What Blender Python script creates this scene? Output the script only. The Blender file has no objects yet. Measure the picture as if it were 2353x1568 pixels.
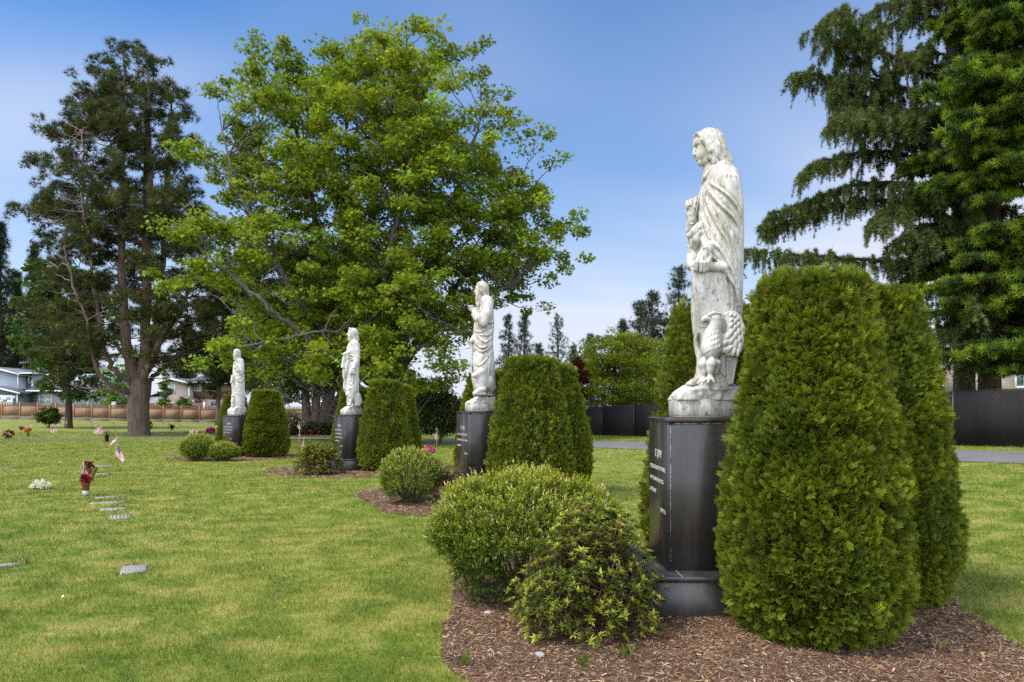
import bpy, math
import numpy as np
from mathutils import Vector, Matrix

scene = bpy.context.scene
COL = scene.collection
RAD = math.radians
rng = np.random.default_rng(11)

# ------------------------------------------------------------------ camera
cam_data = bpy.data.cameras.new('camera')
cam_data.lens = 24.0
cam_data.sensor_width = 36.0
cam_data.shift_y = 67.0 / 1024.0
cam_data.clip_start = 0.05
cam_data.clip_end = 5000.0
cam = bpy.data.objects.new('camera', cam_data)
COL.objects.link(cam)
cam.location = (0.0, 0.0, 1.70)
cam.rotation_euler = (RAD(90), 0, 0)
scene.camera = cam

# ------------------------------------------------------------------ light
SUN_EL, SUN_AZ = RAD(56), RAD(-112)          # azimuth measured from +Y, clockwise to +X
world = bpy.data.worlds.new('World')
scene.world = world
world.use_nodes = True
wt = world.node_tree
wt.nodes.clear()
w_out = wt.nodes.new('ShaderNodeOutputWorld')
w_mix = wt.nodes.new('ShaderNodeMixShader')
w_b1 = wt.nodes.new('ShaderNodeBackground')
w_b2 = wt.nodes.new('ShaderNodeBackground')
w_sky = wt.nodes.new('ShaderNodeTexSky')
w_sky.sky_type = 'NISHITA'
w_sky.sun_disc = False
w_sky.sun_elevation = SUN_EL
w_sky.sun_rotation = SUN_AZ
w_sky.air_density = 1.0
w_sky.dust_density = 0.4
w_sky.ozone_density = 1.6
w_hs = wt.nodes.new('ShaderNodeHueSaturation')
w_hs.inputs['Saturation'].default_value = 1.62
w_hs.inputs['Hue'].default_value = 0.503
wt.links.new(w_sky.outputs[0], w_hs.inputs['Color'])
wt.links.new(w_hs.outputs[0], w_b1.inputs[0])
w_b1.inputs[1].default_value = 0.115
w_b2.inputs[0].default_value = (0.64, 0.68, 0.79, 1)
w_b2.inputs[1].default_value = 0.62
w_tc = wt.nodes.new('ShaderNodeTexCoord')
w_sep = wt.nodes.new('ShaderNodeSeparateXYZ')
wt.links.new(w_tc.outputs['Generated'], w_sep.inputs[0])


def wmath(op, a, b=None, clamp=False):
    n = wt.nodes.new('ShaderNodeMath')
    n.operation = op
    n.use_clamp = clamp
    for k, v in enumerate((a, b)):
        if v is None:
            continue
        if isinstance(v, (int, float)):
            n.inputs[k].default_value = v
        else:
            wt.links.new(v, n.inputs[k])
    return n.outputs[0]


# thin veil of high cloud: planar projection of the view direction, stretched streaks
w_z = wmath('MAXIMUM', wmath('ADD', w_sep.outputs[2], 0.24), 0.08)
w_u = wmath('DIVIDE', w_sep.outputs[0], w_z)
w_v = wmath('DIVIDE', w_sep.outputs[1], w_z)
w_cmb = wt.nodes.new('ShaderNodeCombineXYZ')
wt.links.new(w_u, w_cmb.inputs[0])
wt.links.new(w_v, w_cmb.inputs[1])
w_map = wt.nodes.new('ShaderNodeMapping')
w_map.inputs['Rotation'].default_value = (0, 0, RAD(38))
w_map.inputs['Scale'].default_value = (0.55, 1.25, 1)
w_map.inputs['Location'].default_value = (0.35, 0.9, 0)
wt.links.new(w_cmb.outputs[0], w_map.inputs[0])
w_n = wt.nodes.new('ShaderNodeTexNoise')
w_n.inputs['Scale'].default_value = 0.62
w_n.inputs['Detail'].default_value = 3.0
w_n.inputs['Roughness'].default_value = 0.48
w_n.inputs['Distortion'].default_value = 0.35
wt.links.new(w_map.outputs[0], w_n.inputs['Vector'])
w_rmp = wt.nodes.new('ShaderNodeValToRGB')
w_rmp.color_ramp.elements[0].position = 0.40
w_rmp.color_ramp.elements[1].position = 0.74
w_rmp.color_ramp.interpolation = 'EASE'
wt.links.new(w_n.outputs[0], w_rmp.inputs[0])
# the veil thickens towards the horizon
w_h = wmath('SUBTRACT', 1.0, wmath('MULTIPLY', w_sep.outputs[2], 1.95), clamp=True)
w_h = wmath('POWER', w_h, 1.15)
w_f = wmath('ADD', wmath('ADD', 0.02, wmath('MULTIPLY', w_rmp.outputs[0], 0.85)), wmath('MULTIPLY', w_h, 0.92), clamp=True)
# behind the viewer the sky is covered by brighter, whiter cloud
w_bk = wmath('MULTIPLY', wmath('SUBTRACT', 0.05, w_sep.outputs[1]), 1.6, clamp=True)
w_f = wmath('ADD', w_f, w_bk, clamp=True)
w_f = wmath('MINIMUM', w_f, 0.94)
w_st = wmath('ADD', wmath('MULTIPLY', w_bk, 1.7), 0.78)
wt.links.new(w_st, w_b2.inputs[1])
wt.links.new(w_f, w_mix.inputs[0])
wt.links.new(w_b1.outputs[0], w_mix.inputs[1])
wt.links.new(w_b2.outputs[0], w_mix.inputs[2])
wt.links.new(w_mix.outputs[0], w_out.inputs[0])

sun_d = bpy.data.lights.new('sun', 'SUN')
sun_d.energy = 2.8
sun_d.angle = RAD(18)
sun_d.color = (1.0, 0.94, 0.83)
sun = bpy.data.objects.new('sun', sun_d)
COL.objects.link(sun)
_sd = Vector((math.sin(SUN_AZ) * math.cos(SUN_EL), math.cos(SUN_AZ) * math.cos(SUN_EL), math.sin(SUN_EL)))
sun.rotation_euler = _sd.to_track_quat('Z', 'Y').to_euler()
sun.location = (-30, -10, 60)

vs = scene.view_settings
scene.display_settings.display_device = 'sRGB'
vs.view_transform = 'Standard'
vs.look = 'None'
vs.gamma = 1.0
vs.use_curve_mapping = False
vs.exposure = 0.68
try:
    scene.cycles.max_bounces = 10
    scene.cycles.diffuse_bounces = 6
    scene.cycles.transparent_max_bounces = 8
    scene.cycles.use_denoising = False
    scene.cycles.caustics_reflective = False
    scene.cycles.caustics_refractive = False
    scene.cycles.blur_glossy = 1.0
    scene.cycles.sample_clamp_indirect = 4.0
except Exception:
    pass

# ------------------------------------------------------------------ helpers
F = 682.667                                    # focal length in pixels of the 1024 frame


def px(x, y, d):                               # a pixel of the 1024 frame at distance d -> point
    return np.array([(x - 512.0) / F * d, d, 1.70 + (408.0 - y) / F * d])


def pv(x, y, d):                               # the same for a 2353-wide view of the photograph
    return px(x * 0.43519, y * 0.43519, d)


def lerp_tab(tab, x):
    t = np.array(tab, float)
    return np.interp(x, t[:, 0], t[:, 1])


def gz(X, Y):                                  # height of the lawn
    X = np.asarray(X, float)
    Y = np.asarray(Y, float)
    z = np.interp(Y, [-60, 0, 13, 19, 26, 40, 50, 60, 78, 92, 100, 400],
                  [0, 0, .02, -.1, -.2, -.38, -.48, -.45, -.48, -.25, -.05, .4])
    r = 0.0456 * np.clip(X + 0.25 * Y - 8, 0, 22) * np.clip((62 - Y) / 15, 0, 1)
    l = 0.016 * np.clip(-X - 40, 0, 60) * np.clip((Y - 70) / 18, 0, 1)
    return z + r + l


def _h(ix, iy, iz, seed):
    n = (ix.astype(np.int64) * 73856093) ^ (iy.astype(np.int64) * 19349663) ^ (iz.astype(np.int64) * 83492791) ^ (seed * 2654435)
    n = (n ^ (n >> 13)) * 1274126177
    n = n & 0x7fffffff
    n = (n ^ (n >> 16)) & 0xffffff
    return n / float(0xffffff)


def vnoise(P, seed=0):                          # value noise 0..1 on points (n,3)
    P = np.asarray(P, float)
    i = np.floor(P)
    f = P - i
    f = f * f * (3 - 2 * f)
    x, y, z = i[..., 0], i[..., 1], i[..., 2]
    o = 0
    for dx in (0, 1):
        for dy in (0, 1):
            for dz in (0, 1):
                w = (f[..., 0] if dx else 1 - f[..., 0]) * (f[..., 1] if dy else 1 - f[..., 1]) * (f[..., 2] if dz else 1 - f[..., 2])
                o = o + w * _h(x + dx, y + dy, z + dz, seed)
    return o


def fnoise(P, seed=0, octv=3):
    P = np.asarray(P, float)
    s, a, t = 0, 1.0, 0
    for k in range(octv):
        s = s + a * vnoise(P * 2 ** k, seed + k)
        t += a
        a *= 0.5
    return s / t


def norm(v):
    return v / np.maximum(np.linalg.norm(v, axis=-1, keepdims=True), 1e-9)


class MB:                                        # collects shapes into ONE mesh
    def __init__(self):
        self.v, self.f, self.c, self.n, self.uv = [], [], [], 0, []

    def add(self, v, f, col=None):
        v = np.asarray(v, np.float32).reshape(-1, 3)
        fs = f if isinstance(f, list) and len(f) and isinstance(f[0], np.ndarray) and f[0].ndim == 2 else [np.asarray(f, np.int32)]
        for q in fs:
            self.f.append(np.asarray(q, np.int32) + self.n)
        self.v.append(v)
        if col is None:
            c = np.ones((len(v), 3), np.float32)
        else:
            c = np.asarray(col, np.float32)
            if c.ndim == 1:
                c = np.tile(c, (len(v), 1))
        self.c.append(c)
        self.n += len(v)
        return self

    def box(self, lo, hi, col=None, M=None):
        x0, y0, z0 = lo
        x1, y1, z1 = hi
        v = np.array([[x0, y0, z0], [x1, y0, z0], [x1, y1, z0], [x0, y1, z0], [x0, y0, z1], [x1, y0, z1], [x1, y1, z1], [x0, y1, z1]], float)
        if M is not None:
            v = v @ np.asarray(M)[:3, :3].T + np.asarray(M)[:3, 3]
        return self.add(v, np.array([[0, 3, 2, 1], [4, 5, 6, 7], [0, 1, 5, 4], [1, 2, 6, 5], [2, 3, 7, 6], [3, 0, 4, 7]]), col)

    def bbox(self, lo, hi, b=0.01, col=None):     # box with chamfered edges
        lo = np.array(lo, float)
        hi = np.array(hi, float)
        c, h = (lo + hi) / 2, (hi - lo) / 2
        V, idx = [], {}
        for sx in (-1, 1):
            for sy in (-1, 1):
                for sz in (-1, 1):
                    s = np.array([sx, sy, sz])
                    for a in range(3):
                        p = h - b
                        p = p.copy()
                        p[a] = h[a]
                        idx[(sx, sy, sz, a)] = len(V)
                        V.append(c + s * p)
        f4, f3 = [], []
        for a in range(3):
            o = [k for k in range(3) if k != a]
            for s in (-1, 1):
                q = []
                for (m, n_) in ((-1, -1), (1, -1), (1, 1), (-1, 1)):
                    t = [0, 0, 0]
                    t[a] = s
                    t[o[0]] = m
                    t[o[1]] = n_
                    q.append(idx[(t[0], t[1], t[2], a)])
                f4.append(q)
        for a in range(3):
            o = [k for k in range(3) if k != a]
            for m in (-1, 1):
                for n_ in (-1, 1):
                    q = []
                    for (s, ax) in ((-1, o[0]), (1, o[0]), (1, o[1]), (-1, o[1])):
                        t = [0, 0, 0]
                        t[a] = s
                        t[o[0]] = m
                        t[o[1]] = n_
                        q.append(idx[(t[0], t[1], t[2], ax)])
                    f4.append(q)
        for sx in (-1, 1):
            for sy in (-1, 1):
                for sz in (-1, 1):
                    f3.append([idx[(sx, sy, sz, a)] for a in range(3)])
        V = np.array(V)
        def fix(fl):
            out = []
            for q in fl:
                P = V[q]
                nn = np.cross(P[1] - P[0], P[2] - P[0])
                out.append(q if np.dot(nn, P.mean(0) - c) > 0 else q[::-1])
            return np.array(out)
        return self.add(V, [fix(f4), fix(f3)], col)

    def tube(self, pts, rad, n=6, col=None, cap=True):
        P = np.asarray(pts, float)
        m = len(P)
        R = np.broadcast_to(np.asarray(rad, float), (m,))
        T = np.gradient(P, axis=0) if m > 2 else np.tile(P[1] - P[0], (2, 1))
        T = norm(T)
        ref = np.array([0, 0, 1.0]) if abs(T[0][2]) < 0.8 else np.array([1.0, 0, 0])
        U = norm(np.cross(T, ref) + 1e-6)
        Wd = np.cross(T, U)
        a = np.linspace(0, 2 * math.pi, n, endpoint=False)
        ring = P[:, None] + R[:, None, None] * (np.cos(a)[None, :, None] * U[:, None] + np.sin(a)[None, :, None] * Wd[:, None])
        v = ring.reshape(-1, 3)
        i = np.arange(m - 1)[:, None] * n
        j = np.arange(n)[None]
        k = (j + 1) % n
        f = np.stack([i + j, i + k, i + n + k, i + n + j], -1).reshape(-1, 4)
        if cap:
            v = np.vstack([v, P[:1], P[-1:]])
            t0 = np.stack([np.full(n, m * n), k[0], j[0]], -1)
            b = (m - 1) * n
            t1 = np.stack([np.full(n, m * n + 1), b + j[0], b + k[0]], -1)
            return self.add(v, [f, np.vstack([t0, t1])], col)
        return self.add(v, f, col)

    def lathe(self, prof, n=24, col=None, c=(0, 0, 0)):
        pr = np.asarray(prof, float)
        a = np.linspace(0, 2 * math.pi, n, endpoint=False)
        v = np.stack([pr[:, 0][:, None] * np.cos(a), pr[:, 0][:, None] * np.sin(a), np.tile(pr[:, 1][:, None], (1, n))], -1).reshape(-1, 3) + np.asarray(c)
        m = len(pr)
        i = np.arange(m - 1)[:, None] * n
        j = np.arange(n)[None]
        k = (j + 1) % n
        return self.add(v, np.stack([i + j, i + k, i + n + k, i + n + j], -1).reshape(-1, 4), col)

    def grid(self, V, col=None, flip=False):       # V (a,b,3)
        a, b = V.shape[:2]
        i = np.arange(a - 1)[:, None] * b
        j = np.arange(b - 1)[None]
        f = np.stack([i + j, i + j + 1, i + b + j + 1, i + b + j], -1).reshape(-1, 4)
        if flip:
            f = f[:, ::-1]
        return self.add(V.reshape(-1, 3), f, col)

    def poly(self, pts, h, axis=2, col=None):       # extrude a polygon; pts (n,3) planar, h = vector
        P = np.asarray(pts, float)
        n = len(P)
        Q = P + np.asarray(h, float)
        cP, cQ = P.mean(0), Q.mean(0)
        j = np.arange(n)
        k = (j + 1) % n
        v = np.vstack([P, Q, cP[None], cQ[None]])
        return self.add(v, [np.stack([j, k, n + k, n + j], -1), np.vstack([np.stack([np.full(n, 2 * n), k, j], -1), np.stack([np.full(n, 2 * n + 1), n + j, n + k], -1)])], col)

    def scatter(self, tv, tf, pos, X, Y, Z, col=None):
        tv = np.asarray(tv, np.float32)
        k, n = len(tv), len(pos)
        if n == 0:
            return self
        v = (pos[:, None] + tv[None, :, 0, None] * X[:, None] + tv[None, :, 1, None] * Y[:, None] + tv[None, :, 2, None] * Z[:, None]).astype(np.float32)
        off = (np.arange(n) * k)[:, None, None]
        fs = tf if isinstance(tf, list) else [tf]
        fo = [(np.asarray(q)[None] + off).reshape(-1, np.asarray(q).shape[1]) for q in fs]
        if col is not None:
            col = np.asarray(col, np.float32)
            if col.ndim == 2:
                col = np.repeat(col, k, axis=0)
            else:
                col = col.reshape(-1, 3)
        return self.add(v.reshape(-1, 3), fo, col)

    def build(self, name, mat, parent=None, smooth=False, uv=None):
        me = bpy.data.meshes.new(name)
        if self.n:
            V = np.concatenate(self.v)
            C = np.concatenate(self.c)
            me.vertices.add(len(V))
            me.vertices.foreach_set('co', V.astype(np.float32).ravel())
            tot = np.concatenate([np.full(len(q), q.shape[1], np.int32) for q in self.f])
            idx = np.concatenate([q.ravel() for q in self.f]).astype(np.int32)
            st = np.concatenate([[0], np.cumsum(tot)[:-1]]).astype(np.int32)
            me.loops.add(len(idx))
            me.loops.foreach_set('vertex_index', idx)
            me.polygons.add(len(tot))
            me.polygons.foreach_set('loop_start', st)
            me.polygons.foreach_set('loop_total', tot)
            if smooth:
                me.polygons.foreach_set('use_smooth', np.ones(len(tot), bool))
            a = me.attributes.new('tint', 'FLOAT_COLOR', 'POINT')
            a.data.foreach_set('color', np.hstack([C, np.ones((len(C), 1), np.float32)]).astype(np.float32).ravel())
            if uv is not None:
                l = me.uv_layers.new(name='UVMap')
                l.data.foreach_set('uv', np.asarray(uv, np.float32)[idx].ravel())
            me.update(calc_edges=True)
            me.validate()
        if mat is not None:
            me.materials.append(mat)
        o = bpy.data.objects.new(name, me)
        COL.objects.link(o)
        if parent is not None:
            o.parent = parent
        return o


def thing(name, label, cat, loc=(0, 0, 0), rz=0.0, group=None):
    o = bpy.data.objects.new(name, None)
    o.empty_display_size = 0.2
    COL.objects.link(o)
    o.location = [float(q) for q in loc]
    o.rotation_euler = (0, 0, rz)
    o['label'] = label
    o['category'] = cat
    if group:
        o['group'] = group
    return o


def tag(o, label, cat, group=None, kind=None):
    o['label'] = label
    o['category'] = cat
    if group:
        o['group'] = group
    if kind:
        o['kind'] = kind
    return o


def struct(o):
    o['kind'] = 'structure'
    return o


def dup(root, loc, rz=0.0, label=None, scale=None):
    r = root.copy()
    COL.objects.link(r)
    r.location = [float(q) for q in loc]
    r.rotation_euler = (0, 0, rz)
    if scale is not None:
        r.scale = scale
    if label:
        r['label'] = label
    for ch in list(root.children):
        c = ch.copy()
        COL.objects.link(c)
        c.parent = r
        for g in ch.children:
            d = g.copy()
            COL.objects.link(d)
            d.parent = c
    return r


def frames(D, roll=None, n=None):                 # orthonormal frames with Y along D
    D = norm(D)
    n = len(D)
    ref = np.tile(np.array([0, 0, 1.0]), (n, 1))
    bad = np.abs(D[:, 2]) > 0.95
    ref[bad] = np.array([1.0, 0, 0])
    X = norm(np.cross(D, ref))
    Z = np.cross(X, D)
    if roll is not None:
        c, s = np.cos(roll)[:, None], np.sin(roll)[:, None]
        X, Z = X * c + Z * s, -X * s + Z * c
    return X, D, Z


def rdir(n, up=0.0):
    v = rng.normal(size=(n, 3))
    v = norm(v)
    v[:, 2] += up
    return norm(v)


def vary(base, n, amt=0.15, hue=0.06):            # n colours around a base colour
    b = np.asarray(base, float)
    k = np.exp(rng.normal(0, amt, (n, 1)))
    h = rng.normal(0, hue, (n, 1)) * np.array([[1.0, 0.15, -0.5]])
    return np.clip(b * k * (1 + h), 0.002, 1)


# ------------------------------------------------------------------ materials
def mat_new(name):
    m = bpy.data.materials.new(name)
    m.use_nodes = True
    nt = m.node_tree
    bs = nt.nodes.get('Principled BSDF')
    return m, nt, bs


def nd(nt, typ, **kw):
    n = nt.nodes.new(typ)
    for k, v in kw.items():
        if k.startswith('_'):
            setattr(n, k[1:], v)
        else:
            n.inputs[k.replace('__', ' ')].default_value = v
    return n


def coords(nt, kind='Object', scale=(1, 1, 1), rot=(0, 0, 0)):
    tc = nt.nodes.new('ShaderNodeTexCoord')
    mp = nt.nodes.new('ShaderNodeMapping')
    mp.inputs['Scale'].default_value = scale
    mp.inputs['Rotation'].default_value = rot
    nt.links.new(tc.outputs[kind], mp.inputs[0])
    return mp.outputs[0]


def wpos(nt, scale=(1, 1, 1), rot=(0, 0, 0)):
    g = nt.nodes.new('ShaderNodeNewGeometry')
    mp = nt.nodes.new('ShaderNodeMapping')
    mp.inputs['Scale'].default_value = scale
    mp.inputs['Rotation'].default_value = rot
    nt.links.new(g.outputs['Position'], mp.inputs[0])
    return mp.outputs[0]


def noise(nt, vec, scale, detail=3, rough=0.55, dist=0.0):
    n = nt.nodes.new('ShaderNodeTexNoise')
    n.inputs['Scale'].default_value = scale
    n.inputs['Detail'].default_value = detail
    n.inputs['Roughness'].default_value = rough
    n.inputs['Distortion'].default_value = dist
    nt.links.new(vec, n.inputs['Vector'])
    return n.outputs[0]


def ramp(nt, fac, stops, interp='LINEAR'):
    r = nt.nodes.new('ShaderNodeValToRGB')
    r.color_ramp.interpolation = interp
    el = r.color_ramp.elements
    while len(el) < len(stops):
        el.new(0.5)
    for e, (p, c) in zip(el, stops):
        e.position = p
        e.color = (c, c, c, 1) if isinstance(c, (int, float)) else (*c, 1)
    nt.links.new(fac, r.inputs[0])
    return r.outputs[0]


def mixc(nt, fac, a, b, mode='MIX'):
    m = nt.nodes.new('ShaderNodeMix')
    m.data_type = 'RGBA'
    m.blend_type = mode
    for inp, v in ((m.inputs[0], fac), (m.inputs[6], a), (m.inputs[7], b)):
        if isinstance(v, (int, float)):
            inp.default_value = v
        elif isinstance(v, tuple):
            inp.default_value = (*v, 1)
        else:
            nt.links.new(v, inp)
    return m.outputs[2]


def mth(nt, op, a, b=None, clamp=False):
    n = nt.nodes.new('ShaderNodeMath')
    n.operation = op
    n.use_clamp = clamp
    for k, v in enumerate((a, b)):
        if v is None:
            continue
        if isinstance(v, (int, float)):
            n.inputs[k].default_value = v
        else:
            nt.links.new(v, n.inputs[k])
    return n.outputs[0]


def attr(nt, name='tint'):
    a = nt.nodes.new('ShaderNodeAttribute')
    a.attribute_name = name
    return a


def bump(nt, bs, h, strength=0.3, dist=0.02):
    b = nt.nodes.new('ShaderNodeBump')
    b.inputs['Strength'].default_value = strength
    b.inputs['Distance'].default_value = dist
    nt.links.new(h, b.inputs['Height'])
    nt.links.new(b.outputs[0], bs.inputs['Normal'])


def plain(name, col, rough=0.7, metal=0.0, var=0.12, scale=6.0):
    m, nt, bs = mat_new(name)
    n = noise(nt, wpos(nt), scale, 4)
    c = ramp(nt, n, [(0.25, tuple(np.array(col) * (1 - var))), (0.75, tuple(np.clip(np.array(col) * (1 + var), 0, 1)))])
    nt.links.new(c, bs.inputs['Base Color'])
    bs.inputs['Roughness'].default_value = rough
    bs.inputs['Metallic'].default_value = metal
    return m


def tinted(name, rough=0.6, trans=0.0, spec=0.3):  # colour from the per-leaf attribute
    m, nt, bs = mat_new(name)
    a = attr(nt)
    nt.links.new(a.outputs['Color'], bs.inputs['Base Color'])
    bs.inputs['Roughness'].default_value = rough
    bs.inputs['Specular IOR Level'].default_value = spec
    if trans > 0:
        t = nt.nodes.new('ShaderNodeBsdfTranslucent')
        tc = mixc(nt, 1.0, a.outputs['Color'], (1.25, 1.2, 0.55), 'MULTIPLY')
        nt.links.new(tc, t.inputs[0])
        mx = nt.nodes.new('ShaderNodeMixShader')
        mx.inputs[0].default_value = trans
        nt.links.new(bs.outputs[0], mx.inputs[1])
        nt.links.new(t.outputs[0], mx.inputs[2])
        nt.links.new(mx.outputs[0], nt.nodes['Material Output'].inputs[0])
    return m


M = {}
M['leaf'] = tinted('leaf', 0.6, 0.42, 0.15)
M['needle'] = tinted('needle', 0.65, 0.25, 0.12)
M['thuja'] = tinted('thuja', 0.6, 0.30, 0.15)
M['gloss_leaf'] = tinted('gloss_leaf', 0.45, 0.32, 0.22)
M['petal'] = tinted('petal', 0.6, 0.25, 0.2)
M['tint'] = tinted('tint', 0.7, 0.0, 0.3)


def bark_mat(name, c0, c1, sc=9.0):
    m, nt, bs = mat_new(name)
    v = coords(nt, 'Object', (sc, sc, sc * 0.16))
    n = noise(nt, v, 1.0, 5, 0.65, 0.6)
    n2 = noise(nt, coords(nt, 'Object', (1, 1, 1)), 3.0, 3)
    c = ramp(nt, n, [(0.3, c0), (0.68, c1)])
    c = mixc(nt, 0.5, c, ramp(nt, n2, [(0.3, 0.6), (0.7, 1.2)]), 'MULTIPLY')
    nt.links.new(c, bs.inputs['Base Color'])
    bs.inputs['Roughness'].default_value = 0.9
    bump(nt, bs, n, 0.9, 0.05)
    return m


M['bark_pine'] = bark_mat('bark_pine', (0.045, 0.030, 0.024), (0.20, 0.135, 0.105), 6)
M['bark_grey'] = bark_mat('bark_grey', (0.03, 0.027, 0.024), (0.12, 0.108, 0.092), 8)
M['bark_dark'] = bark_mat('bark_dark', (0.02, 0.014, 0.011), (0.085, 0.056, 0.042), 8)
M['twig'] = bark_mat('twig', (0.06, 0.035, 0.022), (0.2, 0.12, 0.08), 40)
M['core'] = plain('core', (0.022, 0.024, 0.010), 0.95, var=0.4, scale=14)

# ------------------------------------------------------------------ carved statues (distance field -> mesh)
def surface_nets(D, o, h):
    s = D < 0
    n = [k - 1 for k in D.shape]
    cnt = np.zeros(n, np.int8)
    for a in (0, 1):
        for b in (0, 1):
            for c in (0, 1):
                cnt += s[a:a + n[0], b:b + n[1], c:c + n[2]]
    mask = (cnt > 0) & (cnt < 8)
    I = np.argwhere(mask)
    idx = np.full(n, -1, np.int32)
    idx[mask] = np.arange(len(I))
    acc = np.zeros((len(I), 3))
    num = np.zeros(len(I))
    cs = [(a, b, c) for a in (0, 1) for b in (0, 1) for c in (0, 1)]
    val = {k: D[I[:, 0] + k[0], I[:, 1] + k[1], I[:, 2] + k[2]] for k in cs}
    for k in cs:
        for ax in range(3):
            if k[ax] == 0:
                q = list(k)
                q[ax] = 1
                d0, d1 = val[k], val[tuple(q)]
                m = (d0 < 0) != (d1 < 0)
                t = np.where(m, d0 / np.where(m, d0 - d1, 1), 0)
                P = np.array(k, float)[None] + np.zeros((len(I), 3))
                P[:, ax] = t
                acc[m] += P[m]
                num[m] += 1
    V = (I + acc / np.maximum(num, 1)[:, None]) * h + np.asarray(o)
    quads = []
    for ax in range(3):
        b, c = (ax + 1) % 3, (ax + 2) % 3
        sl0 = [slice(None)] * 3
        sl1 = [slice(None)] * 3
        sl0[ax] = slice(0, -1)
        sl1[ax] = slice(1, None)
        A, B = s[tuple(sl0)], s[tuple(sl1)]
        E = np.argwhere(A != B)
        ok = (E[:, b] > 0) & (E[:, c] > 0) & (E[:, b] < D.shape[b] - 1) & (E[:, c] < D.shape[c] - 1)
        E = E[ok]
        def g(db, dc):
            q = E.copy()
            q[:, b] += db
            q[:, c] += dc
            return idx[q[:, 0], q[:, 1], q[:, 2]]
        Q = np.stack([g(-1, -1), g(0, -1), g(0, 0), g(-1, 0)], -1)
        inside = A[tuple(E.T)]
        Q[~inside] = Q[~inside][:, ::-1]
        quads.append(Q)
    return V, np.concatenate(quads)


def catmull(P, m=6):
    P = np.asarray(P, float)
    if len(P) < 3:
        return P
    Q = np.vstack([2 * P[0] - P[1], P, 2 * P[-1] - P[-2]])
    out = []
    for i in range(1, len(Q) - 2):
        for t in np.linspace(0, 1, m, endpoint=False):
            a, b, c, d = Q[i - 1], Q[i], Q[i + 1], Q[i + 2]
            out.append(0.5 * (2 * b + (c - a) * t + (2 * a - 5 * b + 4 * c - d) * t ** 2 + (3 * b - a - 3 * c + d) * t ** 3))
    out.append(P[-1])
    return np.array(out)


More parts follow.
